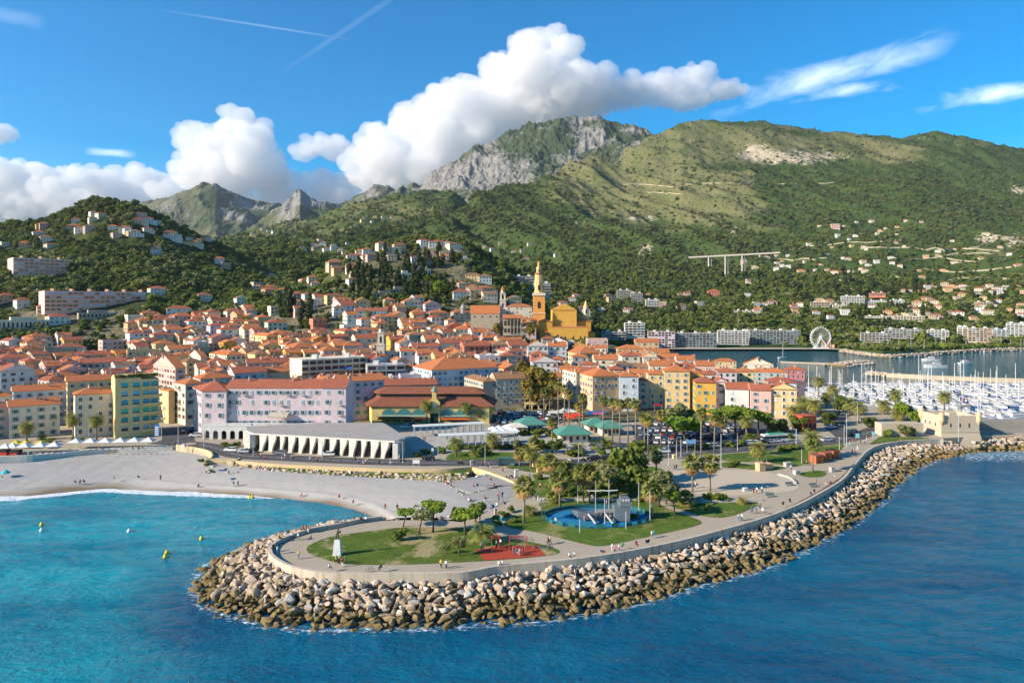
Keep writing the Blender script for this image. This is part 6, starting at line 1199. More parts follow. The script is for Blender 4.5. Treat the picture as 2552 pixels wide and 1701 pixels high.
def tree(kind, desc, loc, r_, zc, lean=(0, 0), cat='tree', group='trees of the town and park', lab=None, sz=1.0, rt=None):
    """crown radius r_, crown centre zc above the foot"""
    rn = random.Random(int(loc[0]*7+loc[1])); cr = treeparts(kind, rn.randrange(3)); root = thing(kind, None, cat, loc)
    obj('crown', cr, root, (lean[0], lean[1], zc), rz=rn.uniform(0, 6.28), sc=(r_, r_, r_*sz))
    if kind != 'bush':
        b = MB(); tr_ = rt or r_*.07+.05; b.tube([(0, 0, -.4), (lean[0]*.45, lean[1]*.45, zc*.45), (lean[0]*.9, lean[1]*.9, zc*.85)], [tr_, tr_*.8, tr_*.5], 7)
        for i in range(4): a = 1.57*i+rn.uniform(-.4, .4); b.tube([(lean[0]*.75, lean[1]*.75, zc*.68), (lean[0]+r_*.5*math.cos(a), lean[1]+r_*.5*math.sin(a), zc+r_*.1)], [tr_*.5, tr_*.2], 5, cap=False)
        b.build('trunk', [BARK], root, smooth=True)
    if lab: root['label'] = lab; root['group'] = group
    else: auto(root, desc, cat, group)
    return root
# palms
def palm_date(seed, nf=46, L_=3.3):
    rn = random.Random(seed); b = MB()
    for i in range(nf):
        a = 6.2832*i*.381966*1.0+rn.uniform(-.15, .15); el = 1.25-2.0*(i/nf)+rn.uniform(-.12, .12); ln = L_*rn.uniform(.85, 1.08); pts = []; p = Vector((0, 0, 0)); e = el
        for j in range(8): pts.append(p.copy()); p = p+Vector((math.cos(a)*math.cos(e), math.sin(a)*math.cos(e), math.sin(e)))*ln/7; e -= .17+.06*j*.5
        sd = Vector((-math.sin(a), math.cos(a), 0))
        for j in range(7):
            for q in range(2):
                t_ = (q+.5)/2; c = pts[j]*(1-t_)+pts[j+1]*t_; u_ = (pts[j+1]-pts[j]).normalized(); up = sd.cross(u_); w = .8*math.sin(3.14*min(1, (j+t_+.7)/7.7))**.7
                for s_ in (-1, 1): tip = c+sd*s_*w+u_*w*.7-up*(-.0)-Vector((0, 0, w*.32)); b.face([c-u_*.05, c+u_*.09, tip+u_*.05, tip-u_*.04], 0 if i < nf*.86 else 1)
    return b.mesh('crown', [LF_P, DRY])
def palm_fan(seed, nf=38, L_=1.9):
    rn = random.Random(seed); b = MB()
    for i in range(nf):
        a = 6.2832*i*.381966+rn.uniform(-.2, .2); el = 1.3-2.7*(i/nf)+rn.uniform(-.15, .15); ln = L_*rn.uniform(.75, 1.05); u_ = Vector((math.cos(a)*math.cos(el), math.sin(a)*math.cos(el), math.sin(el))); sd = Vector((-math.sin(a), math.cos(a), 0)); up = sd.cross(u_); m = 0 if i < nf*.66 else 1; hub = u_*ln*.42
        b.face([Vector((0, 0, 0))-sd*.03, Vector((0, 0, 0))+sd*.03, hub+sd*.03, hub-sd*.03], m)
        for j in range(-5, 6):
            f_ = j*.24; d = (u_*math.cos(f_)+sd*math.sin(f_)); tip = hub+d*ln*.62-Vector((0, 0, .12+.05*abs(j)))+up*.05*abs(j); sx_ = d.cross(up)*.14
            b.face([hub, hub+d*ln*.3-sx_, tip, hub+d*ln*.3+sx_], m)
    return b.mesh('crown', [LF_P, DRY])
PD = [palm_date(i) for i in range(3)]; PF = [palm_fan(i) for i in range(3)]
prn = random.Random(9)
def palm(kind, px, py, top, sc=None, zg=ZG, desc=None):
    if zg is None: Y = hit(LAND, px, py); x = (px-CX)/F*Y; zg = float(LAND.z(x, Y)); p = Vector((x, Y, zg))
    else: p = gp(px, py, zg)
    h = (py-top)/F*p.y; cs = sc or (1.0 if kind == 'date' else 1.0); cs = min(cs*1.15, h/3.4) if kind == 'date' else min(cs*(1.75 if py > 1190 else 1.35), h/2.6); th = h-cs*(2.0 if kind == 'date' else 1.3)
    root = thing('date_palm' if kind == 'date' else 'fan_palm', None, 'palm', p, prn.uniform(0, 6.28)); r0 = .34 if kind == 'date' else .26; lx = prn.uniform(-.03, .03)*h; b = MB()
    b.tube([(0, 0, -.3), (lx*.3, 0, th*.4), (lx, 0, th)], [r0*1.15, r0*.9, r0*.85], 8); b.tube([(lx, 0, th-.9), (lx, 0, th+.1)], [r0*1.2, r0*1.3], 8, m=1) ; b.build('trunk', [PBARK, DRY], root, smooth=True)
    obj('crown', prn.choice(PD if kind == 'date' else PF), root, (lx, 0, th), rz=prn.uniform(0, 6), sc=cs)
    sz_ = 'small ' if h < 6.5 else ('very tall ' if h > 15 else ('tall ' if h > 10 else ''))
    auto(root, desc or sz_+('feathery date palm' if kind == 'date' else 'fan palm with dry brown skirt'), 'palm', 'palms of the seafront park and streets')
for s_ in """d1062,1057,995;d1162,1056,999;d1194,1054,1009;d1137,1136,1087;d1227,1122,1075;d1186,1137,1112;f1295,1162,1115;d1323,1166,1107;f1320,1039,967;f1356,1042,967;f1370,1040,960;f1391,1045,952;f1406,1059,959;f1419,1060,972;f1452,1070,980;f1444,1068,1000;f1376,1126,1040;f1372,1202,1130;f1395,1265,1172;f1305,1302,1187;f1454,1252,1157;f1469,1252,1157;d1320,1282,1255;f1377,1251,1222
f1503,1097,987;f1526,1100,992;f1544,1107,995;f1565,1107,992;f1584,1115,995;f1606,1122,1030;f1615,1132,1035;f1647,1120,1022;f1747,1147,1015;f1780,1125,1032;d1860,1095,1032;f1726,1225,1132;f1770,1225,1132;d1890,1152,1097;f1625,1290,1197;f1636,1190,1120;f2025,1177,1097;d2022,1140,1070;d1660,1017,977;d2040,988,935;d2075,992,955;d1977,1055,1005;d2032,1060,990;d2002,1050,985;d2060,1015,975;f1709,1260,1222;d1850,1255,1236;d1769,1267,1252
d2115,1035,987;d2140,1052,997;d2231,1018,967;d2353,1022,972;d2203,1032,992;d2239,1047,1012;f2262,1046,1008;d66,1097,1047;d105,1095,1080;d182,1092,1027;d241,1095,1030;f595,1087,1058;d1204,1352,1304;d1215,1345,1318;f1410,1210,1150;f1350,1190,1140;d1485,1118,1092;d1512,1116,1088;f1800,1085,1040;d1440,1128,1100;f1330,1130,1088""".replace('\n', ';').split(';'):
    a, b_, c = s_[1:].split(','); palm('date' if s_[0] == 'd' else 'fan', float(a), float(b_), float(c), 1.25 if s_[0] == 'd' and float(c) < 1080 and float(a) > 1900 else None)
for px, py, tp in ((375, 838, 794), (918, 838, 812), (962, 900, 850), (620, 872, 838)): palm('date', px, py, tp, zg=None)
def T(kind, desc, px, pyb, pyc, rpx, lean=0, **kw):
    p = gp(px, pyb, ZG); tree(kind, desc, p, rpx*1.22/F*p.y, (pyb-pyc)/F*p.y, (lean/F*p.y, 0), **kw)
T('pine_tree', 'leaning pine with small bright crown', 1004, 1312, 1277, 19, 8); T('wispy_tree', 'thin grey-green pine with leaning trunk', 1042, 1330, 1280, 25, 12, sz=.9); T('pine_tree', 'tallest park pine with flat bright crown', 1079, 1325, 1262, 30, 2); T('pine_tree', 'round-topped pine with thin straight trunk', 1159, 1332, 1283, 30, -1); T('round_tree', 'full round green tree behind the pine', 1185, 1300, 1272, 20)
for px, pyb, pc, r_, kd in ((1420, 1215, 1188, 20, 'dark_tree'), (1445, 1200, 1172, 18, 'olive_tree'), (1500, 1190, 1162, 22, 'olive_tree'), (1540, 1236, 1208, 22, 'dark_tree'), (1590, 1232, 1206, 20, 'round_tree'), (1385, 1225, 1205, 16, 'olive_tree'), (1462, 1236, 1214, 18, 'round_tree'), (1612, 1215, 1192, 20, 'dark_tree'), (1346, 1128, 1108, 16, 'round_tree'), (1290, 1126, 1108, 14, 'olive_tree'), (1385, 1132, 1112, 16, 'dark_tree'), (1660, 1215, 1195, 18, 'dark_tree'), (1405, 1095, 1078, 12, 'dark_tree'), (1950, 1080, 1062, 16, 'dark_tree'), (1925, 1078, 1062, 15, 'olive_tree')): T(kd, {'dark_tree': 'shady dark green tree', 'olive_tree': 'soft olive-green tree', 'round_tree': 'leafy mid-green tree'}[kd], px, pyb, pc, r_)
T('bush', 'bushy grey-green shrub with wide base', 995, 1345, 1330, 18, lab='feathery broad shrub among the leaning pines on the tip lawn', group='shrubs', sz=1.3); T('wispy_tree', 'slim yellowish tamarisk', 1144, 1385, 1350, 16, sz=1.5); T('wispy_tree', 'slim yellowish tamarisk', 1112, 1380, 1362, 10, sz=1.4)
T('round_tree', 'largest round tree in the park', 1567, 1205, 1142, 46, lab='largest round-crowned green tree beside the park road', sz=.95, rt=.5); T('olive_tree', 'dense olive-green tree', 1515, 1222, 1190, 34); T('olive_tree', 'dense olive-green tree', 1480, 1215, 1190, 24); T('olive_tree', 'feathery olive-green tree beside tall palm', 1642, 1262, 1205, 32); T('olive_tree', 'feathery olive-green tree beside tall palm', 1660, 1255, 1225, 26)
T('bright_tree', 'small bright green tree with thin trunk', 1682, 1287, 1240, 18, -4); T('pine_tree', 'round shading pine over parked cars', 1707, 1097, 1059, 36, -3, sz=1.3); 
for px, pc, r_ in ((1798, 1027, 27), (1832, 1020, 28), (1862, 1024, 28), (1890, 1033, 27), (1912, 1046, 20), (1845, 1036, 28)): T('umbrella_pine', 'wide flat-topped umbrella pine', px, 1082, pc, r_)
T('olive_tree', 'grey-green tree behind the car park', 1685, 1075, 1030, 30); T('olive_tree', 'grey-green tree behind the car park', 1730, 1072, 1036, 22); T('olive_tree', 'grey-green tree behind the car park', 1650, 1070, 1040, 20); T('dark_tree', 'dark tree beside the palms', 1990, 1075, 1055, 20); T('dark_tree', 'dark tree beside the palms', 2065, 1062, 1045, 18); T('dark_tree', 'dark tree beside the palms', 2092, 1025, 1005, 18)
T('dark_tree', 'small dark olive tree on the roundabout', 2163, 1072, 1052, 14); T('olive_tree', 'pale leafy tree before the bastion wall', 2260, 1088, 1072, 17); T('bush', 'green shrub by the bastion wall', 2212, 1088, 1078, 13); T('bright_tree', 'yellow-green tree beside the bastion', 2280, 1052, 1038, 18); T('bright_tree', 'yellow-green tree beside the bastion', 2250, 1050, 1020, 18)
for px, pyb, pc, r_ in ((1298, 985, 915, 15), (1308, 1010, 950, 24), (1338, 1005, 940, 28), (1366, 1010, 948, 26), (1330, 1014, 972, 25), (1376, 1016, 975, 20)): T('plane_tree', 'yellowing plane tree behind the low arcade', px, pyb+8, pc, r_)
for px, py_, Y in ((1241, 848, 470), (1320, 846, 474)): x = (px-CX)/F*Y; z = G(x, Y); tree('plane_tree', 'golden plane tree on the church terrace', (x, Y, z), 15/F*Y, zz(820, Y)-z, sz=1.25)
def TL(kind, desc, px, py, r_, zc, S=None, **kw):
    Y = hit(S or LAND, px, py)
    if Y: x = (px-CX)/F*Y; tree(kind, desc, (x, Y, float((S or LAND).z(x, Y))), r_, zc, **kw)
TL('bright_tree', '', 1093, 738, 8, 8, lab='big bright green tree standing out below the hilltop cypresses', rt=.5)
for px, py in ((820, 798), (850, 800), (905, 795), (815, 815), (590, 812), (1330, 760), (1135, 745), (1165, 755), (1190, 752), (1150, 762), (1010, 790), (1028, 782), (985, 772), (800, 790), (795, 805)): TL('olive_tree', 'rounded olive tree among hillside houses', px, py, prn.uniform(3, 5), prn.uniform(3.5, 5))
TL('plane_tree', 'autumn-yellow tree among mid-town roofs', 606, 815, 5, 6)
# cypresses
def cyp(seed):
    rn = np.random.default_rng(seed); bl = [(0.05*rn.normal(), .05*rn.normal(), z, .17*math.sin(3.14*(.12+.84*z))**.6, .17*math.sin(3.14*(.12+.84*z))**.6, .12) for z in np.linspace(.08, .95, 9)]; return crownmesh('crown', bl, 420, .038, LF_C, seed)
CY = [cyp(i) for i in range(3)]; ctr_ = MB(); ctr_.tube([(0, 0, -.1), (0, 0, .2)], [.02, .02], 6); ctr_ = ctr_.mesh('trunk', BARK)
def cypress(px, py, hpx, desc='dark slender cypress', S=LAND, wide=1.0):
    Y = hit(S, px, py)
    if not Y: return
    x = (px-CX)/F*Y; h = hpx/F*Y; root = thing('cypress', None, 'cypress', (x, Y, float(S.z(x, Y))), prn.uniform(0, 6)); obj('crown', prn.choice(CY), root, sc=(h*wide, h*wide, h)); obj('trunk', ctr_, root, sc=(h, h, h)); auto(root, desc, 'cypress', 'cypresses on the hillside')
for px, py, h in ((700, 792, 60), (711, 792, 72), (721, 792, 80), (733, 790, 50), (750, 824, 60), (771, 822, 74)): cypress(px, py, h, 'very tall dark cypress', wide=.85)
crn = random.Random(31)
for _ in range(62): 
    px = crn.uniform(868, 1130); cypress(px, crn.uniform(632, 752) if px > 940 else crn.uniform(680, 755), crn.uniform(24, 44), 'dark cypress in the hilltop belt', wide=crn.uniform(.9, 1.5))
for _ in range(26): cypress(crn.uniform(2040, 2340), crn.uniform(700, 745), crn.uniform(16, 26), 'narrow cypress in the far slope belt', MTN, 1.1)
for px, py, h in ((1727, 790, 36), (1735, 788, 30), (1690, 775, 26), (2222, 772, 26), (2300, 790, 34), (1832, 765, 20), (1840, 765, 18)): cypress(px, py, h, 'lone dark cypress among villas', MTN)
# bushes and hedges of the park
for px, py, r_ in [(1235, 1290, 9), (1250, 1280, 10), (1275, 1272, 10), (1262, 1284, 9), (1388, 1168, 14), (1340, 1190, 12), (1432, 1130, 13), (1420, 1134, 12), (1445, 1132, 12), (1600, 1246, 16), (1780, 1244, 16), (1800, 1243, 17), (1765, 1243, 13), (1240, 1305, 12), (1278, 1298, 11), (1580, 1290, 10), (1500, 1222, 18), (1420, 1230, 16), (1400, 1232, 14), (1460, 1228, 16), (1610, 1228, 16), (1815, 1160, 11), (1832, 1155, 12), (1960, 1118, 12), (1980, 1115, 12), (1945, 1121, 11), (1820, 1110, 12), (1845, 1108, 11), (1870, 1095, 14), (1930, 1085, 13), (1965, 1088, 12), (2010, 1075, 12), (1600, 1105, 10), (1630, 1118, 9), (1650, 1122, 9), (1735, 1118, 10), (1760, 1115, 10), (1060, 1128, 12), (1200, 1130, 10), (1218, 1129, 9), (1100, 1125, 13), (1300, 1120, 12), (1350, 1118, 13), (1390, 1090, 14), (1340, 1085, 14), (1370, 1085, 14), (1300, 1080, 13), (515, 1160, 8), (500, 1150, 7), (530, 1176, 6), (575, 1112, 9), (590, 1110, 9), (560, 1108, 9), (1500, 1130, 12), (1540, 1126, 12), (1580, 1128, 11), (1460, 1092, 10), (1040, 1135, 10), (185, 1098, 7), (205, 1097, 6), (125, 1098, 10)]:
    T('bush', 'rounded green bush', px, py+3, py-r_*.35, r_, cat='bush', group='bushes of the park', sz=.9)
for x0, x1, yb, lab in ((1125, 1400, 1120, 'long clipped dark hedge between the white pergola and the road'), (1305, 1365, 1082, 'tall clipped hedge beneath the green kiosk roof')):
    a, c = gp(x0, yb, ZG), gp(x1, yb-4, ZG); bl = [(a.x+(c.x-a.x)*i/14, a.y+(c.y-a.y)*i/14, ZG+.8, (c.x-a.x)/20, 1.2, 1.1) for i in range(15)]; rn = np.random.default_rng(2); o = obj('hedge', crownmesh('hedge', bl, 1500, .3, LF_D, 3), None); tag(o, lab, 'hedge')
# far woods: instanced on points, nobody could count them
def farcrown(seed, mat, lean=1.0, n=170, cyp_=False):
    bl = blobset(seed, 5, 1.0, lean) if not cyp_ else [(0, 0, z, .28, .28, .35) for z in (-.6, -.1, .4, .9)]; return crownmesh('wood_crown', bl, n, .2, mat, seed)
FC = {'dark': [farcrown(1, LF_D), farcrown(2, LF_D)], 'mid': [farcrown(3, LF_M), farcrown(4, LF_M)], 'olive': [farcrown(5, LF_O, .8)], 'bright': [farcrown(6, LF_B, .8)], 'cyp': [farcrown(7, LF_C, 1.6, 120, True)]}
def gn_scatter(name, pts, scl, meshes_mat, label, seed=0):
    me = bpy.data.meshes.new(name); me.from_pydata([tuple(p) for p in pts], [], []); a = me.attributes.new('sc', 'FLOAT', 'POINT'); a.data.foreach_set('value', np.asarray(scl, dtype=np.float32)); o = obj(name, me, None, kind='stuff', label=label, cat='woods')
    src = bpy.data.objects.new(name+'_crown', meshes_mat); ng = bpy.data.node_groups.new(name, 'GeometryNodeTree'); ng.interface.new_socket('Geometry', in_out='INPUT', socket_type='NodeSocketGeometry'); ng.interface.new_socket('Geometry', in_out='OUTPUT', socket_type='NodeSocketGeometry')
    gi, go = ng.nodes.new('NodeGroupInput'), ng.nodes.new('NodeGroupOutput'); ip = ng.nodes.new('GeometryNodeInstanceOnPoints'); oi = ng.nodes.new('GeometryNodeObjectInfo'); oi.inputs['Object'].default_value = src; oi.inputs['As Instance'].default_value = True
    na = ng.nodes.new('GeometryNodeInputNamedAttribute'); na.data_type = 'FLOAT'; na.inputs['Name'].default_value = 'sc'; rv = ng.nodes.new('FunctionNodeRandomValue'); rv.data_type = 'FLOAT_VECTOR'; rv.inputs[0].default_value = (-.2, -.2, 0); rv.inputs[1].default_value = (.2, .2, 6.28); rv.inputs['Seed'].default_value = seed
    Lk = ng.links.new; Lk(gi.outputs[0], ip.inputs['Points']); Lk(oi.outputs['Geometry'], ip.inputs['Instance']); Lk(rv.outputs[0], ip.inputs['Rotation']); Lk(na.outputs[0], ip.inputs['Scale']); Lk(ip.outputs[0], go.inputs[0]); m = o.modifiers.new('scatter', 'NODES'); m.node_group = ng; return o
TFT = [(f[0], f[1], max(f[2], f[3])) for f in FOOT]
VA = np.array(VIL+[(f[0]+dx_, f[1]) for f in FOOT if f[1] > 550 for dx_ in (np.arange(-f[2], f[2]+1, 12) if f[2] > 12 else [0])])
def clear(x, y, fr=16):
    ok = np.ones(len(x), bool)
    for vx, vy in VA: s_ = vy/1000; ok &= ~((np.abs((x/y-vx/vy)*vy) < 7+3*s_) & (y < vy+9) & (y > vy-fr-22*s_))
    for fx, fy, fr_ in TFT:
        if fy < 640: ok &= ~((np.abs(x-fx) < fr_+2) & (y > fy-fr_-5) & (y < fy+fr_+1))
    return ok
def woods(S, name, n, pxr, Yr, kinds, smin, smax, dens, label, seed):
    rn = np.random.default_rng(seed); px = rn.uniform(*pxr, n); Y = np.exp(rn.uniform(math.log(Yr[0]), math.log(Yr[1]), n)); x = (px-CX)/F*Y; z = S.z(x, Y); rk, gr = S.samp(S.M[..., 0], x, Y), S.samp(S.M[..., 1], x, Y); PYY = HY+(CAMH-z)/Y*F
    ok = (rn.uniform(size=n) < dens(px, Y, z, rk, gr, PYY)) & clear(x, Y); x, Y, z = x[ok], Y[ok], z[ok]; cl = fbm(x/90., Y/90., seed*3., 2); sc = rn.uniform(smin, smax, len(x))*(.85+.25*cl+.75*rn.uniform(size=len(x))**4)
    q = rn.uniform(size=len(x))+cl*.5; ks = list(kinds); e = np.quantile(q, np.linspace(0, 1, len(ks)+1)); out = 0
    for i, kk in enumerate(ks):
        m = (q >= e[i]) & (q < e[i+1])
        pts = np.stack([x[m], Y[m], z[m]+sc[m]*.55], 1); gn_scatter(name, pts, sc[m], FC[kk][i % len(FC[kk])], label.replace('*', {'dark': 'dark evergreen', 'mid': 'mid green', 'olive': 'grey-green', 'bright': 'light green', 'cyp': 'cypress'}[kk]), seed+i)
    print(name, len(x))
woods(LAND, 'hill_woods', 15000, (-60, 800), (590, 1120), ['dark', 'dark', 'mid', 'dark', 'olive'], 2.6, 5.6, lambda px, Y, z, r, g, p: .9*(z > 25)*sst(Y, 585, 640), '* trees massed over the steep wooded hill', 11)
woods(LAND, 'hill_woods', 5200, (760, 1480), (600, 960), ['dark', 'mid', 'olive'], 2.0, 4.2, lambda px, Y, z, r, g, p: (.35+.5*(Y > 760))*(z > 30), '* trees around the hilltop cemetery', 23)
woods(LAND, 'garden_trees', 4200, (-40, 1500), (385, 640), ['dark', 'mid', 'olive'], 1.7, 3.4, lambda px, Y, z, r, g, p: .35+.5*(fbm(px/60., Y/30., 2., 2) > .0), '* garden trees tucked between the houses', 37)
woods(MTN, 'shore_trees', 4200, (1500, 2700), (818, 935), ['mid', 'dark', 'bright', 'olive'], 1.8, 3.6, lambda px, Y, z, r, g, p: .7*(z > 2.3)*(Y > np.where(px < 2090, 890, 800)), '* trees lining the far seafront', 71)
woods(VAL, 'valley_woods', 9500, (480, 1250), (1150, 3300), ['dark', 'mid', 'dark', 'mid'], 4, 7.5, lambda px, Y, z, r, g, p: .9-.65*sst(Y, 1750, 2400)+.2*(px > 900), '* trees filling the inland valley', 41)
woods(MTN, 'slope_woods', 42000, (900, 2700), (905, 3600), ['dark', 'mid', 'dark', 'olive', 'mid', 'cyp'], 3.4, 6.6, lambda px, Y, z, r, g, p: np.clip(.95-1.25*g*(Y > 1500)-1.2*r-.3*sst(Y, 2400, 3400), .05, 1)*(z > 3)*(1-.0*px), '* trees spread over the slopes above the bay', 53)
woods(MTN, 'slope_scrub', 16000, (1100, 2700), (2200, 4000), ['dark', 'olive'], 3.5, 7.5, lambda px, Y, z, r, g, p: np.clip(.6-.35*g, .1, 1), '* scrub dotted over the upper mountain', 67)
# ---------- cars
def carmesh(kind):
    L_, W_, H_ = {'car': (4.2, 1.78, 1.48), 'estate': (4.6, 1.85, 1.62), 'van': (5.2, 2.0, 2.3)}[kind]; prof = {'car': [(-2.1, .35), (-2.12, .75), (-1.95, .95), (-1.1, 1.0), (1.55, 1.02), (2.0, .9), (2.1, .6), (2.08, .35)], 'estate': [(-2.3, .38), (-2.32, .85), (-2.1, 1.03), (-1.2, 1.08), (2.1, 1.1), (2.28, .95), (2.3, .38)], 'van': [(-2.6, .4), (-2.62, .9), (-2.4, 1.15), (-1.7, 1.25), (2.55, 1.25), (2.6, .4)]}[kind]
    cab = {'car': [(-1.1, 1.0), (-.55, 1.44), (.8, 1.48), (1.6, 1.02)], 'estate': [(-1.2, 1.08), (-.6, 1.56), (1.5, 1.62), (2.15, 1.1)], 'van': [(-1.7, 1.25), (-1.0, 2.2), (2.5, 2.3), (2.58, 1.25)]}[kind]
    b = MB(); w = W_/2; 
    def ext(pr, w0, w1, m):
        a = [b.pt((x, -(w0 if z < 1.2 else w1), z)) for x, z in pr]; c = [b.pt((x, (w0 if z < 1.2 else w1), z)) for x, z in pr]; n = len(pr)
        for i in range(n-1 if m else n): j = (i+1) % n; b.f.append([a[i], a[j], c[j], c[i]]); b.m.append(m if m == 0 else (1 if i != 1 else 0))
        b.f.append(a[::-1]); b.m.append(m); b.f.append(c); b.m.append(m)
    ext(prof, w, w, 0); ext(cab, w*.97, w*.8, 1 if kind != 'van' else 0)
    if kind == 'van': b.face([(-1.72, -w*.9, 1.3), (-1.72, w*.9, 1.3), (-1.04, w*.75, 2.15), (-1.04, -w*.75, 2.15)], 1); b.box(-1.2, -.2, -w*.95-.01, w*.95+.01, 1.35, 1.9, 1)
    return b, L_, w
CARB = {k_: carmesh(k_) for k_ in ('car', 'estate', 'van')}; CARM = {}
CC = {'white': (.7, .7, .7), 'black': (.02, .02, .022), 'grey': (.18, .185, .19), 'silver': (.42, .43, .44), 'dark blue': (.02, .045, .12), 'red': (.3, .025, .02), 'pale blue': (.2, .33, .5)}
wb = MB(); wb.tube([(0, -.11, 0), (0, .11, 0)], [.32, .32], 10); wb.tube([(0, -.115, 0), (0, -.112, 0)], [.19, .19], 8, m=1); WHE = wb.mesh('wheel', [plain('tyre', (.02, .02, .02), .9), plain('hub', (.4, .4, .4), .4)])
nc_ = 0
def car(x, y, rz, kind=None, colr=None, desc=None, where=None, z=ZG+.1, lab=None):
    global nc_
    rn = crn; kind = kind or rn.choices(['car', 'estate', 'van'], (6, 4, .6))[0]; colr = colr or rn.choices(list(CC), (6, 4, 5, 4, 3, 1, 1))[0]; b, L_, w = CARB[kind]
    if (kind, colr) not in CARM: CARM[(kind, colr)] = b.mesh('body', [plain('paint_'+colr.replace(' ', '_'), CC[colr], .25, .6, var=.05), GLS])
    r_ = thing('van' if kind == 'van' else 'parked_car', None, 'van' if kind == 'van' else 'car', (x, y, z), rz); obj('body', CARM[(kind, colr)], r_)
    for sx in (-L_*.31, L_*.31):
        for sy in (-w+.05, w-.05): obj('wheel', WHE, r_, (sx, sy, .32), rz=math.pi if sy > 0 else 0)
    if lab: r_['label'] = lab
    else: auto(r_, (desc or f"{colr} {'van' if kind == 'van' else ('estate car' if kind == 'estate' else 'hatchback')}"), 'van' if kind == 'van' else 'car', 'parked and passing vehicles', None, where)
def inpoly(x, y, P_):
    c = False
    for i in range(len(P_)):
        (x1, y1), (x2, y2) = P_[i], P_[i-1]
        if (y1 > y) != (y2 > y) and x < (x2-x1)*(y-y1)/(y2-y1)+x1: c = not c
    return c
def lot(poly, d0, rot, skip, zz_=ZG+.08):
    W_ = [tuple(gp(*p, ZG)[:2]) for p in poly]; x0, x1 = min(p[0] for p in W_), max(p[0] for p in W_); y0, y1 = min(p[1] for p in W_), max(p[1] for p in W_); y = y0; row = 0
    while y < y1:
        x = x0
        while x < x1:
            if inpoly(x, y, W_) and crn.random() > skip: car(x, y, R(rot)+crn.uniform(-.04, .04)+(math.pi if crn.random() < .4 else 0))
            x += 2.75
        row += 1; y += 5.4 if row % 2 else 9.5
lot([(1590, 1060), (1700, 1054), (1830, 1056), (1880, 1075), (1800, 1098), (1650, 1112), (1595, 1100)], 0, 68, .12)
lot([(1230, 1058), (1232, 1026), (1330, 1022), (1400, 1032), (1380, 1052), (1320, 1060)], 0, 75, .18)
for i in range(17): px = 1655+i*17.5; p = gp(px, 1124-(px-1655)*.078, ZG); car(p.x, p.y, R(12)+crn.uniform(-.05, .05), z=ZG+.1)
for px, py, kd, c_, rz, lab in [(487, 1088, 'estate', 'white', .1, 'white car waiting at the street mouth beside the lavender block'), (576, 1125, 'estate', 'white', -.15, 'white car leading the group by the ochre outfall wall'), (608, 1128, 'car', 'silver', -.1, 'open silver car between the white and dark green cars'), (627, 1127, 'car', 'black', -.1, 'black car at the back of the group by the museum shrubs'), (697, 1132, 'estate', 'grey', -.1, 'dark grey car passing in front of the museum piers'), (817, 1136, 'estate', 'white', 0, 'white estate car in the road before the museum centre'), (1068, 1146, 'car', 'black', .05, 'black hatchback on the open road right of the museum'), (1483, 1119, 'van', 'silver', .1, 'small silver van parked beside the park entrance hedge'), (1480, 1146, 'estate', 'black', 0, 'black estate car behind the big round park tree'), (1508, 1146, 'estate', 'black', 0, 'second black car tight behind the big round park tree'), (1655, 1128, 'car', 'white', .1, 'white hatchback at the end of the parked row'), (2070, 1067, 'car', 'white', .3, 'white car on the side road by the big palms'), (2115, 1086, 'van', 'black', .8, 'black van turning at the harbour junction'), (2060, 1099, 'car', 'white', .3, 'white car at the park edge near the harbour junction'), (2128, 1078, 'car', 'dark blue', .9, 'dark blue car behind the black van'), (2150, 1050, 'car', 'silver', .6, 'silver car under the harbour palms'), (455, 1082, 'car', 'black', .3, 'black car in the shaded street, first in line'), (470, 1078, 'car', 'black', 1.2, 'black car in the shaded street, second in line'), (478, 1072, 'car', 'grey', 1.3, 'grey car deepest in the shaded street'), (1010, 1067, 'estate', 'white', .2, 'white car by the market hall pergola'), (1022, 1062, 'estate', 'dark blue', .2, 'dark blue car next to the market hall palms'), (1268, 1040, 'van', 'white', .3, 'large white van among cars below the beige corner house')]:
    p = gp(px, py, ZG); car(p.x, p.y, rz, kd, c_, z=ZG+.1, lab=lab)
p = gp(1930, 1101, ZG); bu = thing('bus', 'white and green coach parked beyond the lawn', 'bus', p, R(14)); b = MB(); b.box(-5, 5, -1.25, 1.25, .4, 3.1); b.box(-5.02, 5.02, -1.27, 1.27, 1.5, 2.5, 1); b.box(-4.6, -2, -1.28, 1.28, .7, 1.45, 2); b.box(-3, 4, -1, 1, 3.1, 3.35, 2); b.build('body', [plain('bus_white', (.66, .68, .66), .4), GLS, plain('bus_green', (.05, .35, .2), .5)], bu)
for sx in (-3.2, 3): 
    for sy in (-1.2, 1.2): obj('wheel', WHE, bu, (sx, sy, .45), sc=1.4)
# ---------- boats
HW = plain('hull_white', (.55, .56, .57), .3, .5, var=.05); HB = plain('hull_blue', (.03, .07, .2), .3, .5); HG = plain('hull_green', (.02, .24, .2), .4); CVB = plain('canvas_blue', (.03, .08, .28), .9); CVC = plain('canvas_cream', (.5, .46, .38), .9); MST = plain('mast_metal', (.66, .66, .64), .4, .5)
def hull(L_, w, h, mats, deck=True):
    b = MB(); secs = []
    for i, (t_, ww) in enumerate(((-.5, .82), (-.3, .97), (0, 1.0), (.25, .82), (.42, .42), (.5, .03))):
        x = t_*L_; hh = h*(1+.35*max(0, t_+.1)); secs.append([b.pt((x, -w/2*ww*.7, -.3)), b.pt((x, -w/2*ww, hh)), b.pt((x, w/2*ww, hh)), b.pt((x, w/2*ww*.7, -.3))])
    for a, c in zip(secs, secs[1:]):
        for j, m in ((0, 0), (1, 1), (2, 0)): b.f.append([a[j], c[j], c[j+1], a[j+1]][::-1]); b.m.append(m)
    b.f.append(secs[0]); b.m.append(0); return b.mesh('hull', mats)
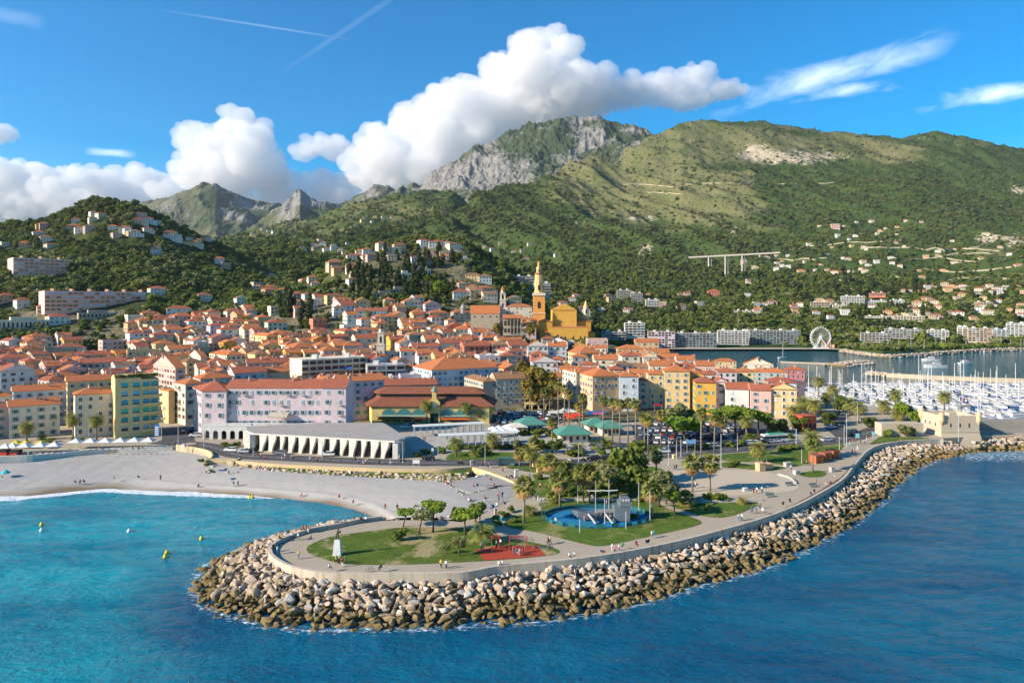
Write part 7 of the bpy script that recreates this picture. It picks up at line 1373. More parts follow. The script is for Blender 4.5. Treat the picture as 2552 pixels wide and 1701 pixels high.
HUL = [hull(8, 2.9, 1.0, [HW, HW]), hull(11, 3.6, 1.25, [HW, HW]), hull(9, 3.0, .95, [HB, HW]), hull(15, 4.4, 1.8, [HW, HW]), hull(11, 3.8, 1.3, [HG, HW])]
def cabm(L_, w, h, sail=False):
    b = MB(); b.prism([(-L_*.22, -w*.33), (L_*.2, -w*.3), (L_*.3, -w*.12), (L_*.3, w*.12), (L_*.2, w*.3), (-L_*.22, w*.33)], h*.9, h+(.55 if sail else 1.0)); b.prism([(-L_*.2, -w*.335), (L_*.2, -w*.305), (L_*.305, -w*.12), (L_*.305, w*.12), (L_*.2, w*.305), (-L_*.2, w*.335)], h+(.15 if sail else .35), h+(.42 if sail else .8), 1)
    if not sail: b.box(-L_*.2, L_*.08, -w*.27, w*.27, h+1.003, h+1.5); b.box(-L_*.22, L_*.02, -w*.3, w*.3, h+1.9, h+1.98)
    return b.mesh('cabin', [HW, GLS])
CB = [cabm(8, 2.9, 1.0), cabm(11, 3.6, 1.25), cabm(9, 3, .95, True), cabm(15, 4.4, 1.8)]; cvm = MB(); cvm.prism([(-3.6, -1.1), (-1.6, -1.2), (-1.6, 1.2), (-3.6, 1.1)], 1.1, 1.75); CV = [cvm.mesh('cover', m) for m in (CVB, CVC)]
mm = MB(); mm.tube([(0, 0, .8), (0, 0, 13)], [.2, .13], 6); mm.box(-.03, .03, -.9, .9, 7.9, 7.98); mm = mm.mesh('mast', MST); bo = MB(); bo.tube([(0, 0, 2.1), (-3.6, 0, 2.0)], [.16, .12], 6); bo = [bo.mesh('boom', m) for m in (CVB, CVC)]
brn = random.Random(12); NBt = 0
def boat(x, y, rz, kind=None, sc=1.0, lab=None):
    global NBt
    kind = kind or brn.choices(['cruiser', 'day', 'sail', 'yacht', 'covered'], (3.5, 3.5, 4.6, .6, 3))[0]; NBt += 1; r_ = thing('sailing_boat' if kind == 'sail' else 'motor_boat', None, 'boat', (x, y, 0), rz, sc=sc); col = 'white'
    if kind == 'cruiser': obj('hull', HUL[1], r_); obj('cabin', CB[1], r_)
    elif kind == 'day': obj('hull', HUL[0], r_); obj('cabin', CB[0], r_)
    elif kind == 'covered': j = brn.randrange(2); hb = brn.random() < .3; obj('hull', HUL[2 if hb else 0], r_); obj('cover', CV[j], r_); obj('cabin', CB[2], r_); col = ('blue' if hb else 'white')
    elif kind == 'yacht': obj('hull', HUL[3], r_); obj('cabin', CB[3], r_)
    else: hb = brn.random() < .3; obj('hull', HUL[2 if hb else 1], r_); obj('cabin', CB[2], r_, sc=1.1); obj('mast', mm, r_, (.5, 0, 0), sc=(1, 1, brn.uniform(.8, 1.5))); obj('boom', bo[brn.randrange(2)], r_); col = 'navy' if hb else 'white'
    d_ = {'cruiser': 'white cabin cruiser moored in the marina', 'day': 'small white motor boat moored in the marina', 'covered': f'small {col} boat under a canvas cover in the marina', 'yacht': 'large white motor yacht in the marina', 'sail': f'{col} sailing boat with tall mast in the marina'}[kind]
    if lab: r_['label'] = lab
    else: BT.append((r_, d_))
BT = []
ystep = [347, 359, 374, 386, 401, 413, 428, 440, 455, 467, 482]
for ri, y in enumerate(ystep):
    xl = gp(1985, 1, 0).x if False else (2005-CX)/F*y+(14 if y < 372 else 2); xl = max(xl, {347: (2400-CX)/F*y, 359: (2250-CX)/F*y, 374: (2165-CX)/F*y, 386: (2110-CX)/F*y}.get(y, 0)); xr = (2590-CX)/F*y; x = xl+brn.uniform(0, 3)
    while x < xr:
        if brn.random() > .07: boat(x, y+brn.uniform(-.6, .6), R(90 if ri % 2 else -90)+brn.uniform(-.08, .08), sc=brn.uniform(.85, 1.1))
        x += brn.uniform(5.4, 7.6)
for x, y in (((2455-CX)/F*318, 318), ((2480-CX)/F*316, 316), ((2510-CX)/F*322, 322), ((2545-CX)/F*318, 318), ((2575-CX)/F*320, 320), ((2462-CX)/F*330, 330), ((2500-CX)/F*333, 333), ((2535-CX)/F*333, 333)): boat(x, y, brn.uniform(-.2, .2), brn.choice(['cruiser', 'yacht', 'covered']))
for px, py, kd, sc, rz, lab in [(2318, 899, 'cruiser', 1.5, 3.0, 'white motor boat at anchor in the bay, the one farthest left'), (2407, 907, 'cruiser', 1.3, .1, 'small white motor boat at anchor in the bay, right of the grey yacht'), (2330, 916, 'yacht', 1.35, 3.1, 'long low grey-white motor yacht anchored beyond the marina wall'), (2097, 975, 'day', 1.4, .1, 'green-hulled boat moored at the near corner of the marina'), (2148, 968, 'yacht', 1.1, 0, 'big white motor yacht at the inner harbour quay'), (1950, 892, 'sail', .9, .2, 'lone fishing boat near the harbour mole')]:
    p = gp(px, py, 0); boat(p.x, p.y, rz, kd, sc, lab)
    if 'green' in lab: KIDS_ = [o for o in SC.objects if o.parent and o.parent.get('label') == lab and o.name.startswith('hull')]; KIDS_[0].data = HUL[4]
for i in range(38): px = 2335+i*6.6+brn.uniform(-2, 2); Y = brn.uniform(884, 900); r_x = (px-CX)/F*Y; boat(r_x, Y, brn.choice((1.57, 0, -1.57)), brn.choice(['sail', 'cruiser', 'sail', 'day']), 1.0)
GMA = {}
for r_, d_ in BT:
    p = r_.location; far = p.y > 700; d_ = d_.replace('in the marina', 'across the bay') if far else d_
    row = '' if far else min(range(len(ystep)), key=lambda i: abs(ystep[i]-p.y)); w_ = 'in the far harbour' if far else ('behind the bastion' if p.y < 340 else f"in the {['nearest', 'second', 'third', 'fourth', 'fifth', 'sixth', 'sixth from last', 'fourth from last', 'third from last', 'next to last', 'last'][row]} mooring row")
    auto(r_, d_.replace(' moored in the marina', '').replace(' in the marina', ''), 'boat', 'boats in the harbours', None, w_)
PON = plain('pontoon_wood', (.36, .32, .27), .9)
for y in (353, 380, 407, 434, 461, 488):
    b = MB(); b.box((2010-CX)/F*y+(25 if y < 360 else 0), (2640-CX)/F*y, y-.9, y+.9, .1, .55); b.build('pontoon', PON, kind='structure')
def rocky(pts, w, z1, name, lab, n, seed, hw=None):
    m = [gp(a, c, 0) for a, c in sm(pts, 5)]; rn = random.Random(seed); Vs, Fs, Ms, o_ = [], [], [], 0; b = MB(); sweep_wall(b, m, w*.7, -1.5, z1*.8); st = b.build(name.replace('rocks', 'core'), rockmat('rubble_core2', (.3, .24, .18), (.4, .33, .26)), kind='structure')
    for _ in range(n):
        i = rn.randrange(len(m)-1); t_ = rn.random(); p = m[i].lerp(m[i+1], t_); d = (m[i+1]-m[i]).normalized(); o = rn.uniform(-.5, .5); p = p+Vector((-d.y, d.x, 0))*o*w; z = z1*(1-abs(o)*1.7)+rn.uniform(-.2, .3); vi = rn.randrange(14); q = rn.uniform(.9, 1.7); V = BV[vi][0]*q+np.array([p.x, p.y, z]); Vs.append(V); Fs.append(BV[vi][1]+o_); o_ += len(V); Ms.append(np.full(len(BV[vi][1]), rn.choice((0, 0, 1, 1, 2))))
    tag(obj(name, rawmesh(name, np.concatenate(Vs), np.concatenate(Fs), FRK, np.concatenate(Ms)), kind='stuff'), lab, 'boulders')
def flatrock(name, a, c): t = NT(name); t.col(t.mix(t.noise(.4, 5, .7), a, c)); return t.done(.9, .1)
FRK = [flatrock('far_rock_pink', (.38, .28, .21), (.55, .42, .33)), flatrock('far_rock_tan', (.36, .30, .22), (.52, .44, .33)), flatrock('far_rock_grey', (.4, .38, .34), (.58, .55, .5))]
rocky([(2168, 932), (2185, 935), (2230, 938), (2300, 943)], 9, 2.2, 'harbour_rocks', 'pinkish boulders at the head of the marina breakwater', 260, 1)
b = MB(); sweep_wall(b, [gp(a, c, 0) for a, c in [(2210, 939), (2300, 944), (2450, 950), (2700, 958)]], 5, -1, 3.0); tag(b.build('breakwater_wall', plaster('breakwater_stone', (.52, .42, .3))), 'long straight stone breakwater closing off the marina', 'breakwater')
rocky([(2085, 912), (2110, 908), (2135, 905), (2165, 904)], 24, 2.6, 'mole_rocks', 'oval rocky head of the small harbour mole', 330, 2); b = MB(); sweep_wall(b, [gp(a, c, 0) for a, c in [(1945, 903), (2000, 905), (2090, 908)]], 4, -1, 1.2); tag(b.build('jetty', FRK[1]), 'thin low jetty leading out to the rocky mole', 'jetty')
rocky([(2100, 876), (2150, 883), (2210, 890), (2290, 886), (2380, 879), (2470, 874), (2600, 870)], 11, 3.0, 'shore_rocks', 'pinkish armour boulders along the far shore', 900, 3)
sd_ = [at(px, y, 0) for px, y in ((1640, 872), (1750, 868), (1900, 868), (2050, 866), (2110, 850))]; ribbon('far_beach', sd_, 26, 2.6, plain('far_sand', (.5, .43, .33), .95, .1), 'structure')
for px, ph_ in ((2168, 26), (2270, 26), (2213, 22), (2303, 24), (2240, 25)): p = at(px, 855, 3); b = MB(); b.tube([(0, 0, 0), (0, 0, ph_*.5)], [.2, .12], 6); o = b.build('flagpole', MST, loc=p); auto(o, 'white flagpole on the far quay', 'pole', 'flagpoles')
# ---------- people
def personmesh(pose):
    J = {'stand': dict(hip=.93, kn=[(.1, .02, .5), (-.1, -.02, .5)], ft=[(.11, 0, .06), (-.11, .03, .06)], toe=-.13, el=[(.27, .02, 1.14), (-.27, .02, 1.14)], ha=[(.28, -.1, .88), (-.28, -.1, .88)]),
         'walk': dict(hip=.92, kn=[(.1, -.2, .5), (-.1, .06, .48)], ft=[(.1, -.32, .07), (-.1, .38, .13)], toe=-.13, el=[(.26, .14, 1.15), (-.26, -.12, 1.15)], ha=[(.25, .1, .9), (-.25, -.34, .98)]),
         'sit': dict(hip=.48, kn=[(.12, -.42, .52), (-.12, -.42, .5)], ft=[(.13, -.45, .07), (-.13, -.5, .07)], toe=-.13, el=[(.26, -.02, .70), (-.26, -.02, .70)], ha=[(.15, -.28, .6), (-.15, -.28, .6)])}[pose]
    h = J['hip']; V = [(0, 0, h), (0, 0, h+.22), (0, -.0, h+.42), (0, 0, h+.56), (0, -.01, h+.65), (0, -.02, h+.75)]; E_ = [(i, i+1) for i in range(5)]; Rr = [.13, .125, .15, .07, .085, .075]
    def add(p, r_, to): V.append(p); Rr.append(r_); E_.append((to, len(V)-1)); return len(V)-1
    for i in (0, 1):
        s_ = 1 if i == 0 else -1; a = add((s_*.09, 0, h-.06), .095, 0); c = add(J['kn'][i], .062, a); d = add(J['ft'][i], .042, c); add((J['ft'][i][0], J['ft'][i][1]+J['toe'], J['ft'][i][2]-.02), .035, d)
        a = add((s_*.19, 0, h+.47), .058, 2); c = add(J['el'][i], .042, a); d = add(J['ha'][i], .032, c); hx, hy, hz = J['ha'][i]; add((hx, hy-.03, hz-.1), .026, d)
    me = bpy.data.meshes.new('pm'); me.from_pydata(V, E_, []); o = bpy.data.objects.new('pm', me); COL.objects.link(o); m = o.modifiers.new('s', 'SKIN'); 
    for i, r_ in enumerate(Rr): me.skin_vertices[0].data[i].radius = (r_, r_)
    me.skin_vertices[0].data[0].use_root = True; m2 = o.modifiers.new('d', 'SUBSURF'); m2.levels = 1; dg = bpy.context.evaluated_depsgraph_get(); ev = o.evaluated_get(dg).to_mesh(); W_ = np.array([v.co[:] for v in ev.vertices]); N_ = np.array([v.normal[:] for v in ev.vertices]); Fs = [tuple(p.vertices) for p in ev.polygons]; bpy.data.objects.remove(o)
    return W_, N_, Fs, h
_pm = {}; SK = plain('skin', (.45, .26, .17), .7); HR = [plain('hair_dark', (.03, .02, .015), .8), plain('hair_light', (.25, .16, .07), .8)]
CLO = {'white': (.7, .7, .68), 'black': (.02, .02, .02), 'red': (.4, .04, .03), 'blue': (.05, .15, .4), 'grey': (.2, .2, .2), 'pink': (.55, .2, .22), 'turquoise': (.05, .4, .45), 'yellow': (.6, .45, .1), 'navy': (.02, .03, .1), 'green': (.08, .25, .12), 'orange': (.5, .16, .04)}
def person(x, y, rz, pose, top, bot, z=ZG, sc=1.0, desc=None):
    for key, sel in (((pose, 'b'), None), ((pose, 't', top), 't'), ((pose, 'l', bot), 'l'), ((pose, 'h', int(x) % 2), 'h')):
        if key in _pm: continue
        if (pose, 'raw') not in _pm: _pm[(pose, 'raw')] = personmesh(pose)
        W_, N_, Fs, h = _pm[(pose, 'raw')]
        if sel is None: me = bpy.data.meshes.new('body'); me.from_pydata([tuple(v) for v in W_], [], Fs); me.materials.append(SK)
        else:
            c = lambda f: W_[list(f)].mean(0)
            if sel == 't': T_ = lambda q: h-.02 < q[2] < h+.56 and not (abs(q[0]) > .22 and q[2] < h+.2)
            elif sel == 'l': T_ = lambda q: q[2] <= h+.06 and q[2] > .16 and abs(q[0]) < .23 and not (pose == 'sit' and q[2] > h+.04)
            else: T_ = lambda q: q[2] > h+.70 and (q[1] > -.03 or q[2] > h+.78)
            ff = [f for f in Fs if T_(c(f))]; u_ = sorted({i for f in ff for i in f}); mp_ = {a: i for i, a in enumerate(u_)}
            me = bpy.data.meshes.new({'t': 'shirt', 'l': 'trousers', 'h': 'hair'}[sel]); me.from_pydata([tuple(W_[i]+N_[i]*.018) for i in u_], [], [tuple(mp_[i] for i in f) for f in ff]); me.materials.append(HR[key[2]] if sel == 'h' else plain('cloth_'+key[2], CLO[key[2]], .9))
        _pm[key] = me
    r_ = obj('person', _pm[(pose, 'b')], None, (x, y, z), rz, sc); 
    for key, nm in (((pose, 't', top), 'shirt'), ((pose, 'l', bot), 'trousers'), ((pose, 'h', int(x) % 2), 'hair')): obj(nm, _pm[key], r_)
    vb = {'stand': 'standing', 'walk': 'walking', 'sit': 'sitting'}[pose]; auto(r_, desc or f"{vb} person in {top} top and {bot} trousers", 'person', 'people on the seafront'); return r_
PPL = [(743, 1346, 'w', 'white', 'grey'), (728, 1345, 's', 'white', 'navy'), (744, 1392, 'w', 'yellow', 'blue'), (691, 1380, 's', 'white', 'blue'), (681, 1374, 't', 'black', 'navy'), (768, 1328, 's', 'red', 'white'), (756, 1326, 't', 'orange', 'navy'), (775, 1352, 't', 'navy', 'black'), (838, 1404, 'w', 'yellow', 'black'), (845, 1404, 's', 'grey', 'black'), (853, 1412, 'w', 'red', 'white'), (861, 1406, 's', 'green', 'black'), (820, 1424, 't', 'white', 'blue'), (950, 1424, 't', 'black', 'black'), (1099, 1415, 'w', 'yellow', 'black'), (1112, 1417, 'w', 'white', 'navy'), (899, 1302, 't', 'navy', 'black'), (912, 1299, 't', 'white', 'navy'), (843, 1310, 't', 'grey', 'black'), (696, 1350, 't', 'red', 'black'),
 (1243, 1417, 't', 'white', 'grey'), (1251, 1416, 't', 'white', 'pink'), (1200, 1371, 's', 'grey', 'black'), (1237, 1366, 's', 'green', 'black'), (1247, 1362, 's', 'white', 'navy'), (1280, 1381, 's', 'pink', 'grey'), (1286, 1385, 't', 'blue', 'white'), (1295, 1386, 's', 'white', 'grey'), (1304, 1379, 's', 'navy', 'black'), (1366, 1357, 'w', 'red', 'black'), (1371, 1355, 'w', 'white', 'black'), (1250, 1304, 'w', 'turquoise', 'turquoise'), (1196, 1301, 's', 'grey', 'grey'), (1418, 1396, 't', 'white', 'black'), (1432, 1394, 't', 'white', 'black'), (1497, 1384, 't', 'blue', 'black'), (1503, 1384, 't', 'pink', 'red'), (1526, 1374, 's', 'white', 'white'), (1533, 1378, 't', 'pink', 'black'), (1543, 1375, 's', 'white', 'grey'), (1552, 1370, 't', 'green', 'black'), (1585, 1365, 't', 'red', 'black'), (1611, 1361, 't', 'black', 'navy'), (1617, 1360, 't', 'navy', 'grey'), (1624, 1340, 'w', 'white', 'pink'), (1629, 1340, 'w', 'turquoise', 'turquoise'), (1841, 1297, 'w', 'white', 'blue'), (1849, 1297, 'w', 'white', 'black'), (1874, 1279, 'w', 'blue', 'navy'), (1884, 1279, 'w', 'blue', 'grey'), (1894, 1267, 'w', 'grey', 'black'), (1901, 1281, 't', 'white', 'pink'), (1952, 1264, 't', 'black', 'black'), (1968, 1256, 't', 'black', 'navy'), (2020, 1238, 't', 'navy', 'blue'), (2029, 1232, 't', 'black', 'red'), (2034, 1207, 's', 'pink', 'grey'), (2060, 1212, 't', 'pink', 'white'), (2070, 1212, 't', 'black', 'red'), (2080, 1196, 's', 'white', 'pink'), (1733, 1216, 's', 'white', 'navy'), (1878, 1230, 's', 'black', 'red'), (1886, 1229, 's', 'white', 'pink'), (1899, 1227, 's', 'white', 'navy'), (1681, 1170, 'w', 'black', 'black'), (1686, 1170, 'w', 'black', 'navy'), (1971, 1172, 's', 'white', 'blue'), (2005, 1160, 't', 'navy', 'black'), (2010, 1160, 't', 'grey', 'navy'),
 (2124, 1130, 'w', 'navy', 'black'), (2130, 1131, 'w', 'red', 'red'), (2118, 1110, 'w', 'white', 'turquoise'), (2125, 1104, 'w', 'red', 'grey'), (2145, 1107, 's', 'black', 'black'), (2155, 1105, 'w', 'white', 'black'), (2160, 1096, 's', 'orange', 'white'), (2098, 1100, 'w', 'grey', 'navy'), (2092, 1100, 's', 'white', 'black'), (2137, 1121, 'w', 'white', 'white'),
 (1215, 1165, 'w', 'blue', 'navy'), (1219, 1165, 'w', 'pink', 'black'), (1202, 1162, 's', 'red', 'black'), (1222, 1166, 's', 'navy', 'white'), (1253, 1176, 'w', 'red', 'black'), (1303, 1173, 's', 'navy', 'blue'), (1261, 1192, 't', 'red', 'black'), (1270, 1192, 't', 'grey', 'navy'), (1275, 1191, 't', 'black', 'black'), (1319, 1192, 'w', 'blue', 'grey'), (1346, 1218, 's', 'pink', 'black'), (1361, 1217, 's', 'yellow', 'black'), (1373, 1216, 's', 'green', 'green'), (1336, 1248, 'w', 'navy', 'black'), (1341, 1250, 'w', 'white', 'white'), (1470, 1243, 't', 'pink', 'white'), (1476, 1243, 't', 'white', 'navy'), (1588, 1243, 't', 'navy', 'black'), (1596, 1243, 't', 'orange', 'white'), (1430, 1290, 's', 'white', 'grey'), (1457, 1300, 's', 'pink', 'pink'), (1505, 1285, 's', 'orange', 'black'), (1512, 1262, 's', 'white', 'red'), (1590, 1290, 's', 'pink', 'orange'), (1385, 1306, 't', 'white', 'navy'), (1574, 1280, 's', 'blue', 'navy'),
 (650, 1134+8, 'w', 'pink', 'navy'), (643, 1136, 'w', 'black', 'red'), (662, 1144, 't', 'red', 'black'), (710, 1142, 'w', 'white', 'pink'), (702, 1144, 's', 'blue', 'white'), (733, 1143, 'w', 'pink', 'black'), (728, 1145, 'w', 'white', 'navy'), (773, 1150, 's', 'white', 'grey'), (791, 1151, 's', 'orange', 'black'), (885, 1150, 'w', 'navy', 'black'), (894, 1157, 's', 'blue', 'navy'), (905, 1155, 'w', 'pink', 'white'), (911, 1156, 'w', 'white', 'red'), (917, 1154, 's', 'white', 'pink'), (945, 1158, 's', 'black', 'black'), (973, 1156, 's', 'grey', 'white'), (491, 1118, 's', 'red', 'grey'), (421, 1114, 's', 'black', 'navy'), (436, 1113, 'w', 'navy', 'black'), (443, 1112, 's', 'black', 'blue'), (462, 1118, 's', 'red', 'white'), (552, 1085, 's', 'red', 'black'), (560, 1087, 'w', 'navy', 'grey'), (520, 1088, 's', 'black', 'navy'), (1056, 1098, 'w', 'red', 'navy'), (1060, 1098, 'w', 'navy', 'black'), (1190, 1083, 'w', 'black', 'grey')]
for px, py, po, tp, bt in PPL:
    p = gp(px, py, ZG); on = po == 't'; person(p.x, p.y, brn.uniform(0, 6.28), {'w': 'walk', 's': 'stand', 't': 'sit'}[po], tp, bt, ZG+(.0 if not on else .42 if py > 1300 or px > 1900 else .0), 1.05)
def bz(px, py, zg=1.6): return gp(px, py, zg)
for px, py, po, tp, bt, zg in [(186, 1201, 't', 'black', 'navy', 1.5), (200, 1201, 't', 'red', 'black', 1.5), (208, 1200, 't', 'navy', 'black', 1.5), (283, 1192, 't', 'yellow', 'white', 1.9), (345, 1190, 't', 'black', 'white', 1.9), (400, 1196, 's', 'orange', 'black', 1.8), (495, 1212, 't', 'red', 'black', 1.1), (582, 1212, 's', 'grey', 'white', 1.3), (593, 1211, 's', 'navy', 'navy', 1.4), (570, 1185, 's', 'black', 'grey', 2.3), (5, 1192, 't', 'red', 'white', 1.8), (960, 1270, 's', 'red', 'grey', 2.2), (990, 1272, 's', 'black', 'red', 2.4), (880, 1252, 't', 'pink', 'pink', 1.5), (752, 1234, 't', 'orange', 'orange', .9), (845, 1238, 't', 'red', 'black', 1.6),
     (1112, 1205, 't', 'pink', 'pink', 3.6), (1124, 1212, 't', 'orange', 'white', 3.5), (1139, 1223, 't', 'white', 'navy', 3.5), (1180, 1212, 't', 'pink', 'pink', 3.8), (1190, 1210, 't', 'navy', 'grey', 3.9), (1232, 1210, 't', 'orange', 'red', 4.2), (1187, 1190, 't', 'white', 'turquoise', 4.1), (1207, 1187, 't', 'white', 'white', 4.2), (1223, 1196, 't', 'red', 'orange', 4.2), (1168, 1248, 't', 'white', 'navy', 3.6), (1172, 1246, 't', 'pink', 'navy', 3.6), (1207, 1240, 't', 'orange', 'blue', 3.9), (1208, 1252, 's', 'orange', 'white', 3.9), (1240, 1236, 't', 'pink', 'red', 4.1), (1243, 1252, 's', 'navy', 'black', 4.2), (1252, 1240, 's', 'black', 'blue', 4.3), (1206, 1262, 't', 'red', 'black', 3.8), (1195, 1270, 's', 'white', 'blue', 3.7), (1203, 1275, 't', 'orange', 'navy', 3.9), (1238, 1260, 't', 'white', 'turquoise', 4.2), (1222, 1268, 't', 'blue', 'black', 4.0)]:
    p = bz(px, py, zg); person(p.x, p.y, brn.uniform(0, 6.28), {'s': 'stand', 't': 'sit'}[po], tp, bt, zg-(.38 if po == 't' else 0), 1.05)
# ---------- statue, playground, exercise frames
p = gp(841, 1382, ZG); st_ = thing('statue', 'dark bronze bending figure on a tall white plinth in the tip lawn', 'statue', p); b = MB(); b.prism([(-.85, -.75), (.85, -.75), (.85, .75), (-.85, .75)], 0, .2); v = [b.pt(q) for q in ((-.8, -.7, .2), (.8, -.7, .2), (.8, .7, .2), (-.8, .7, .2), (-.55, -.5, 3.1), (.55, -.5, 3.1), (.55, .5, 3.1), (-.55, .5, 3.1))]
for f_ in ((0, 1, 5, 4), (1, 2, 6, 5), (2, 3, 7, 6), (3, 0, 4, 7), (4, 5, 6, 7)): b.f.append([v[i] for i in f_]); b.m.append(0)
b.build('plinth', [plaster('plinth_white', (.72, .72, .7))], st_); BRZ = plain('bronze', (.07, .09, .06), .45, .5, .6); b = MB(); b.tube([(-.3, 0, 3.1), (-.22, .05, 3.75), (-.05, 0, 4.3), (.15, 0, 4.7), (.1, -.05, 5.15), (.35, -.05, 5.35)], [.12, .16, .24, .27, .16, .2], 8); b.tube([(.3, 0, 3.1), (.25, -.05, 3.7), (-.02, 0, 4.25)], [.1, .14, .2], 7); b.tube([(.15, .1, 4.85), (.55, .05, 4.5), (.75, 0, 5.0)], [.13, .1, .07], 6); b.tube([(.1, -.1, 4.9), (.6, -.1, 4.8), (.7, -.1, 4.3)], [.13, .09, .06], 6); b.build('figure', [BRZ], st_, smooth=True)
def frame(px, py, lab, w, h, colr, bars, rz=0):
    p = gp(px, py, ZG); r_ = thing('exercise_frame', lab, 'exercise frame', (p.x, p.y, ZG+.12), rz); m = plain('frame_'+colr, CLO[colr], .5)
    for x in (-w/2, w/2):
        for y in (-.7, .7): b = MB(); b.tube([(x, y, 0), (x, y, h)], [.07, .07], 6); b.build('post', [m], r_)
    b = MB()
    for y in (-.7, .7): b.tube([(-w/2, y, h), (w/2, y, h)], [.06, .06], 6)
    for i in range(bars): x = -w/2+w*(i+.5)/bars; b.tube([(x, -.7, h), (x, .7, h)], [.04, .04], 5)
    b.build('bars', [m], r_)
frame(1292, 1372, 'larger red climbing frame with overhead bars on the red pad', 3.6, 2.7, 'red', 8); frame(1235, 1370, 'red pull-up frame standing at the middle of the red pad', 1.6, 2.6, 'red', 2); frame(1215, 1374, 'dark green exercise bars at the edge of the red pad', 1.8, 2.2, 'green', 2); frame(1318, 1366, 'grey dip bars beside the larger red climbing frame', 1.8, 1.9, 'grey', 2)
p = gp(1497, 1296, ZG); ps = thing('play_ship', 'grey-blue wooden pirate ship climbing frame with two masts', 'playground ship', (p.x, p.y, ZG+.12), .05); SW = plain('ship_wood', (.12, .15, .17), .8, var=.35, scale=1.5); SW2 = plain('ship_wood_light', (.3, .29, .27), .8); SLD = plain('slide_steel', (.2, .21, .22), .5, .6)
b = MB(); secs = []
for x, w, z0, z1 in ((-6.8, .15, 1.7, 2.6), (-5.5, 1.1, .8, 2.4), (-3.5, 1.6, .4, 2.0), (-1.2, 1.8, .3, 1.8)): secs.append([b.pt((x, -w, z1)), b.pt((x, -w*.6, z0)), b.pt((x, w*.6, z0)), b.pt((x, w, z1))])
for a, c in zip(secs, secs[1:]):
    for j in range(3): b.f.append([a[j], a[j+1], c[j+1], c[j]]); b.m.append(0)
    b.f.append([a[3], a[0], c[0], c[3]]); b.m.append(0)
b.f.append(secs[-1][::-1]); b.m.append(0); b.build('bow', [SW], ps)
b = MB(); b.prism([(3.0, -1.7), (6.6, -1.9), (6.9, 1.9), (3.0, 1.7)], .2, 3.6); b.prism([(4.2, -1.9), (7.0, -2.1), (7.2, 2.1), (4.2, 1.9)], 3.603, 4.6); b.box(4.6, 6.6, -1.4, 1.4, 4.603, 5.4); b.build('stern_castle', [SW], ps); b = MB()
for x in (4.9, 5.6, 6.2): b.box(x, x+.4, -1.47, -1.401, 4.75, 5.2)
b.build('window', [WHT], ps)
for x in (-1.2, 2.0):
    b = MB(); b.tube([(x, 0, 0), (x, 0, 9.6 if x > 0 else 9.2)], [.16, .08], 8); b.build('mast', [SW2], ps); b = MB(); b.tube([(x-2.1, 0, 7.0), (x, 0, 6.85), (x+2.1, 0, 7.0)], [.1, .16, .1], 6); b.build('yard', [WHT], ps)
b = MB(); b.box(-1.2, 3, -.8, .8, 1.9, 2.1); b.box(-1.2, 3, -.85, -.8, 2.1, 2.8); b.build('deck', [SW2], ps)
for x, d_ in ((-3.2, -1), (.8, -1)): b = MB(); b.tube([(x, -1.5, 1.9), (x+.9, -2.8, .9), (x+1.4, -3.8, .25)], [.32, .32, .32], 6); b.build('slide', [SLD], ps)
b = MB(); [b.tube([(x, -.7, 0), (x, -.7, 2)], [.07, .07], 5) for x in (-1, 0, 1, 2, 3)]; b.build('posts', [SW2], ps)
pf = thing('playground_fence', 'low turquoise mesh fence round the blue playground', 'fence', (0, 0, ZG)); FM = plain('fence_green', (.02, .16, .17), .6); pts = ell(1488, 1291, 132, 26, 44); b = MB()
for h in (.15, .6, 1.1): b.tube([(*q, h) for q in pts+[pts[0]]], .03, 4)
b.build('rails', [FM], pf); pm = MB(); pm.tube([(0, 0, 0), (0, 0, 1.15)], [.05, .05], 5); pm = pm.mesh('post', FM)
for q in pts: obj('post', pm, pf, (*q, 0))
b = MB(); c0 = gp(1488, 1291, ZG)
for i, (x, y) in enumerate(pts):
    j = (i+1) % len(pts)
    if i % 2 == 0 or y > c0.y: b.face([(x, y, .15), (*pts[j], .15), (*pts[j], .95), (x, y, .95)])
b.build('mesh_panel', [plain('fence_mesh', (.02, .13, .14), .8)], pf)
# ---------- parasols, stalls, huts
def parasol(px, py, top, sc, colr, lab, zg=ZG):
    p = gp(px, py, zg); r_ = thing('parasol', lab, 'parasol', p, .1, sc=sc); b = MB(); n = 4 if colr != 'turquoise' else 8; b.lathe([(2.9*(1 if n == 4 else .6), 2.5), (1.5*(1 if n == 4 else .65), 3.0), (.06, 3.75)], n, ph=math.pi/4); b.lathe([(2.9*(1 if n == 4 else .6), 2.5), (2.9*(1 if n == 4 else .6), 2.25)], n, ph=math.pi/4); b.build('canopy', [plain('parasol_'+colr, {'white': (.68, .68, .68), 'yellow': (.62, .5, .04), 'turquoise': (.02, .45, .5), 'red': (.6, .05, .02), 'cream': (.58, .54, .46)}[colr], .8, var=.06)], r_); b = MB(); b.tube([(0, 0, 0), (0, 0, 3.3)], [.05, .05], 6); b.build('pole', [MST], r_); return r_
o_n = ['', 'first', 'second', 'third', 'fourth', 'fifth', 'last']
for i, px in enumerate((189, 226, 263, 300, 335, 370)): parasol(px, 1117-i*.6, 0, 1.0, 'white', f'{o_n[i+1]} white cafe parasol, counting from the left, of the row by the yellow block')
for i, px in enumerate((14, 32, 62, 101, 136)): parasol(px, 1131-i*1.2, 0, 1.0, 'white', f'{o_n[i+1]} white parasol, counting from the left, of the lower cafe terrace')
for i, px in enumerate((40, 64, 102)): parasol(px, 1117, 0, .8, 'yellow', f'{o_n[i+1]} yellow parasol, counting from the left, before the cream house')
parasol(14, 1192, 0, .75, 'turquoise', 'turquoise beach umbrella standing alone on the pebbles', 1.8)
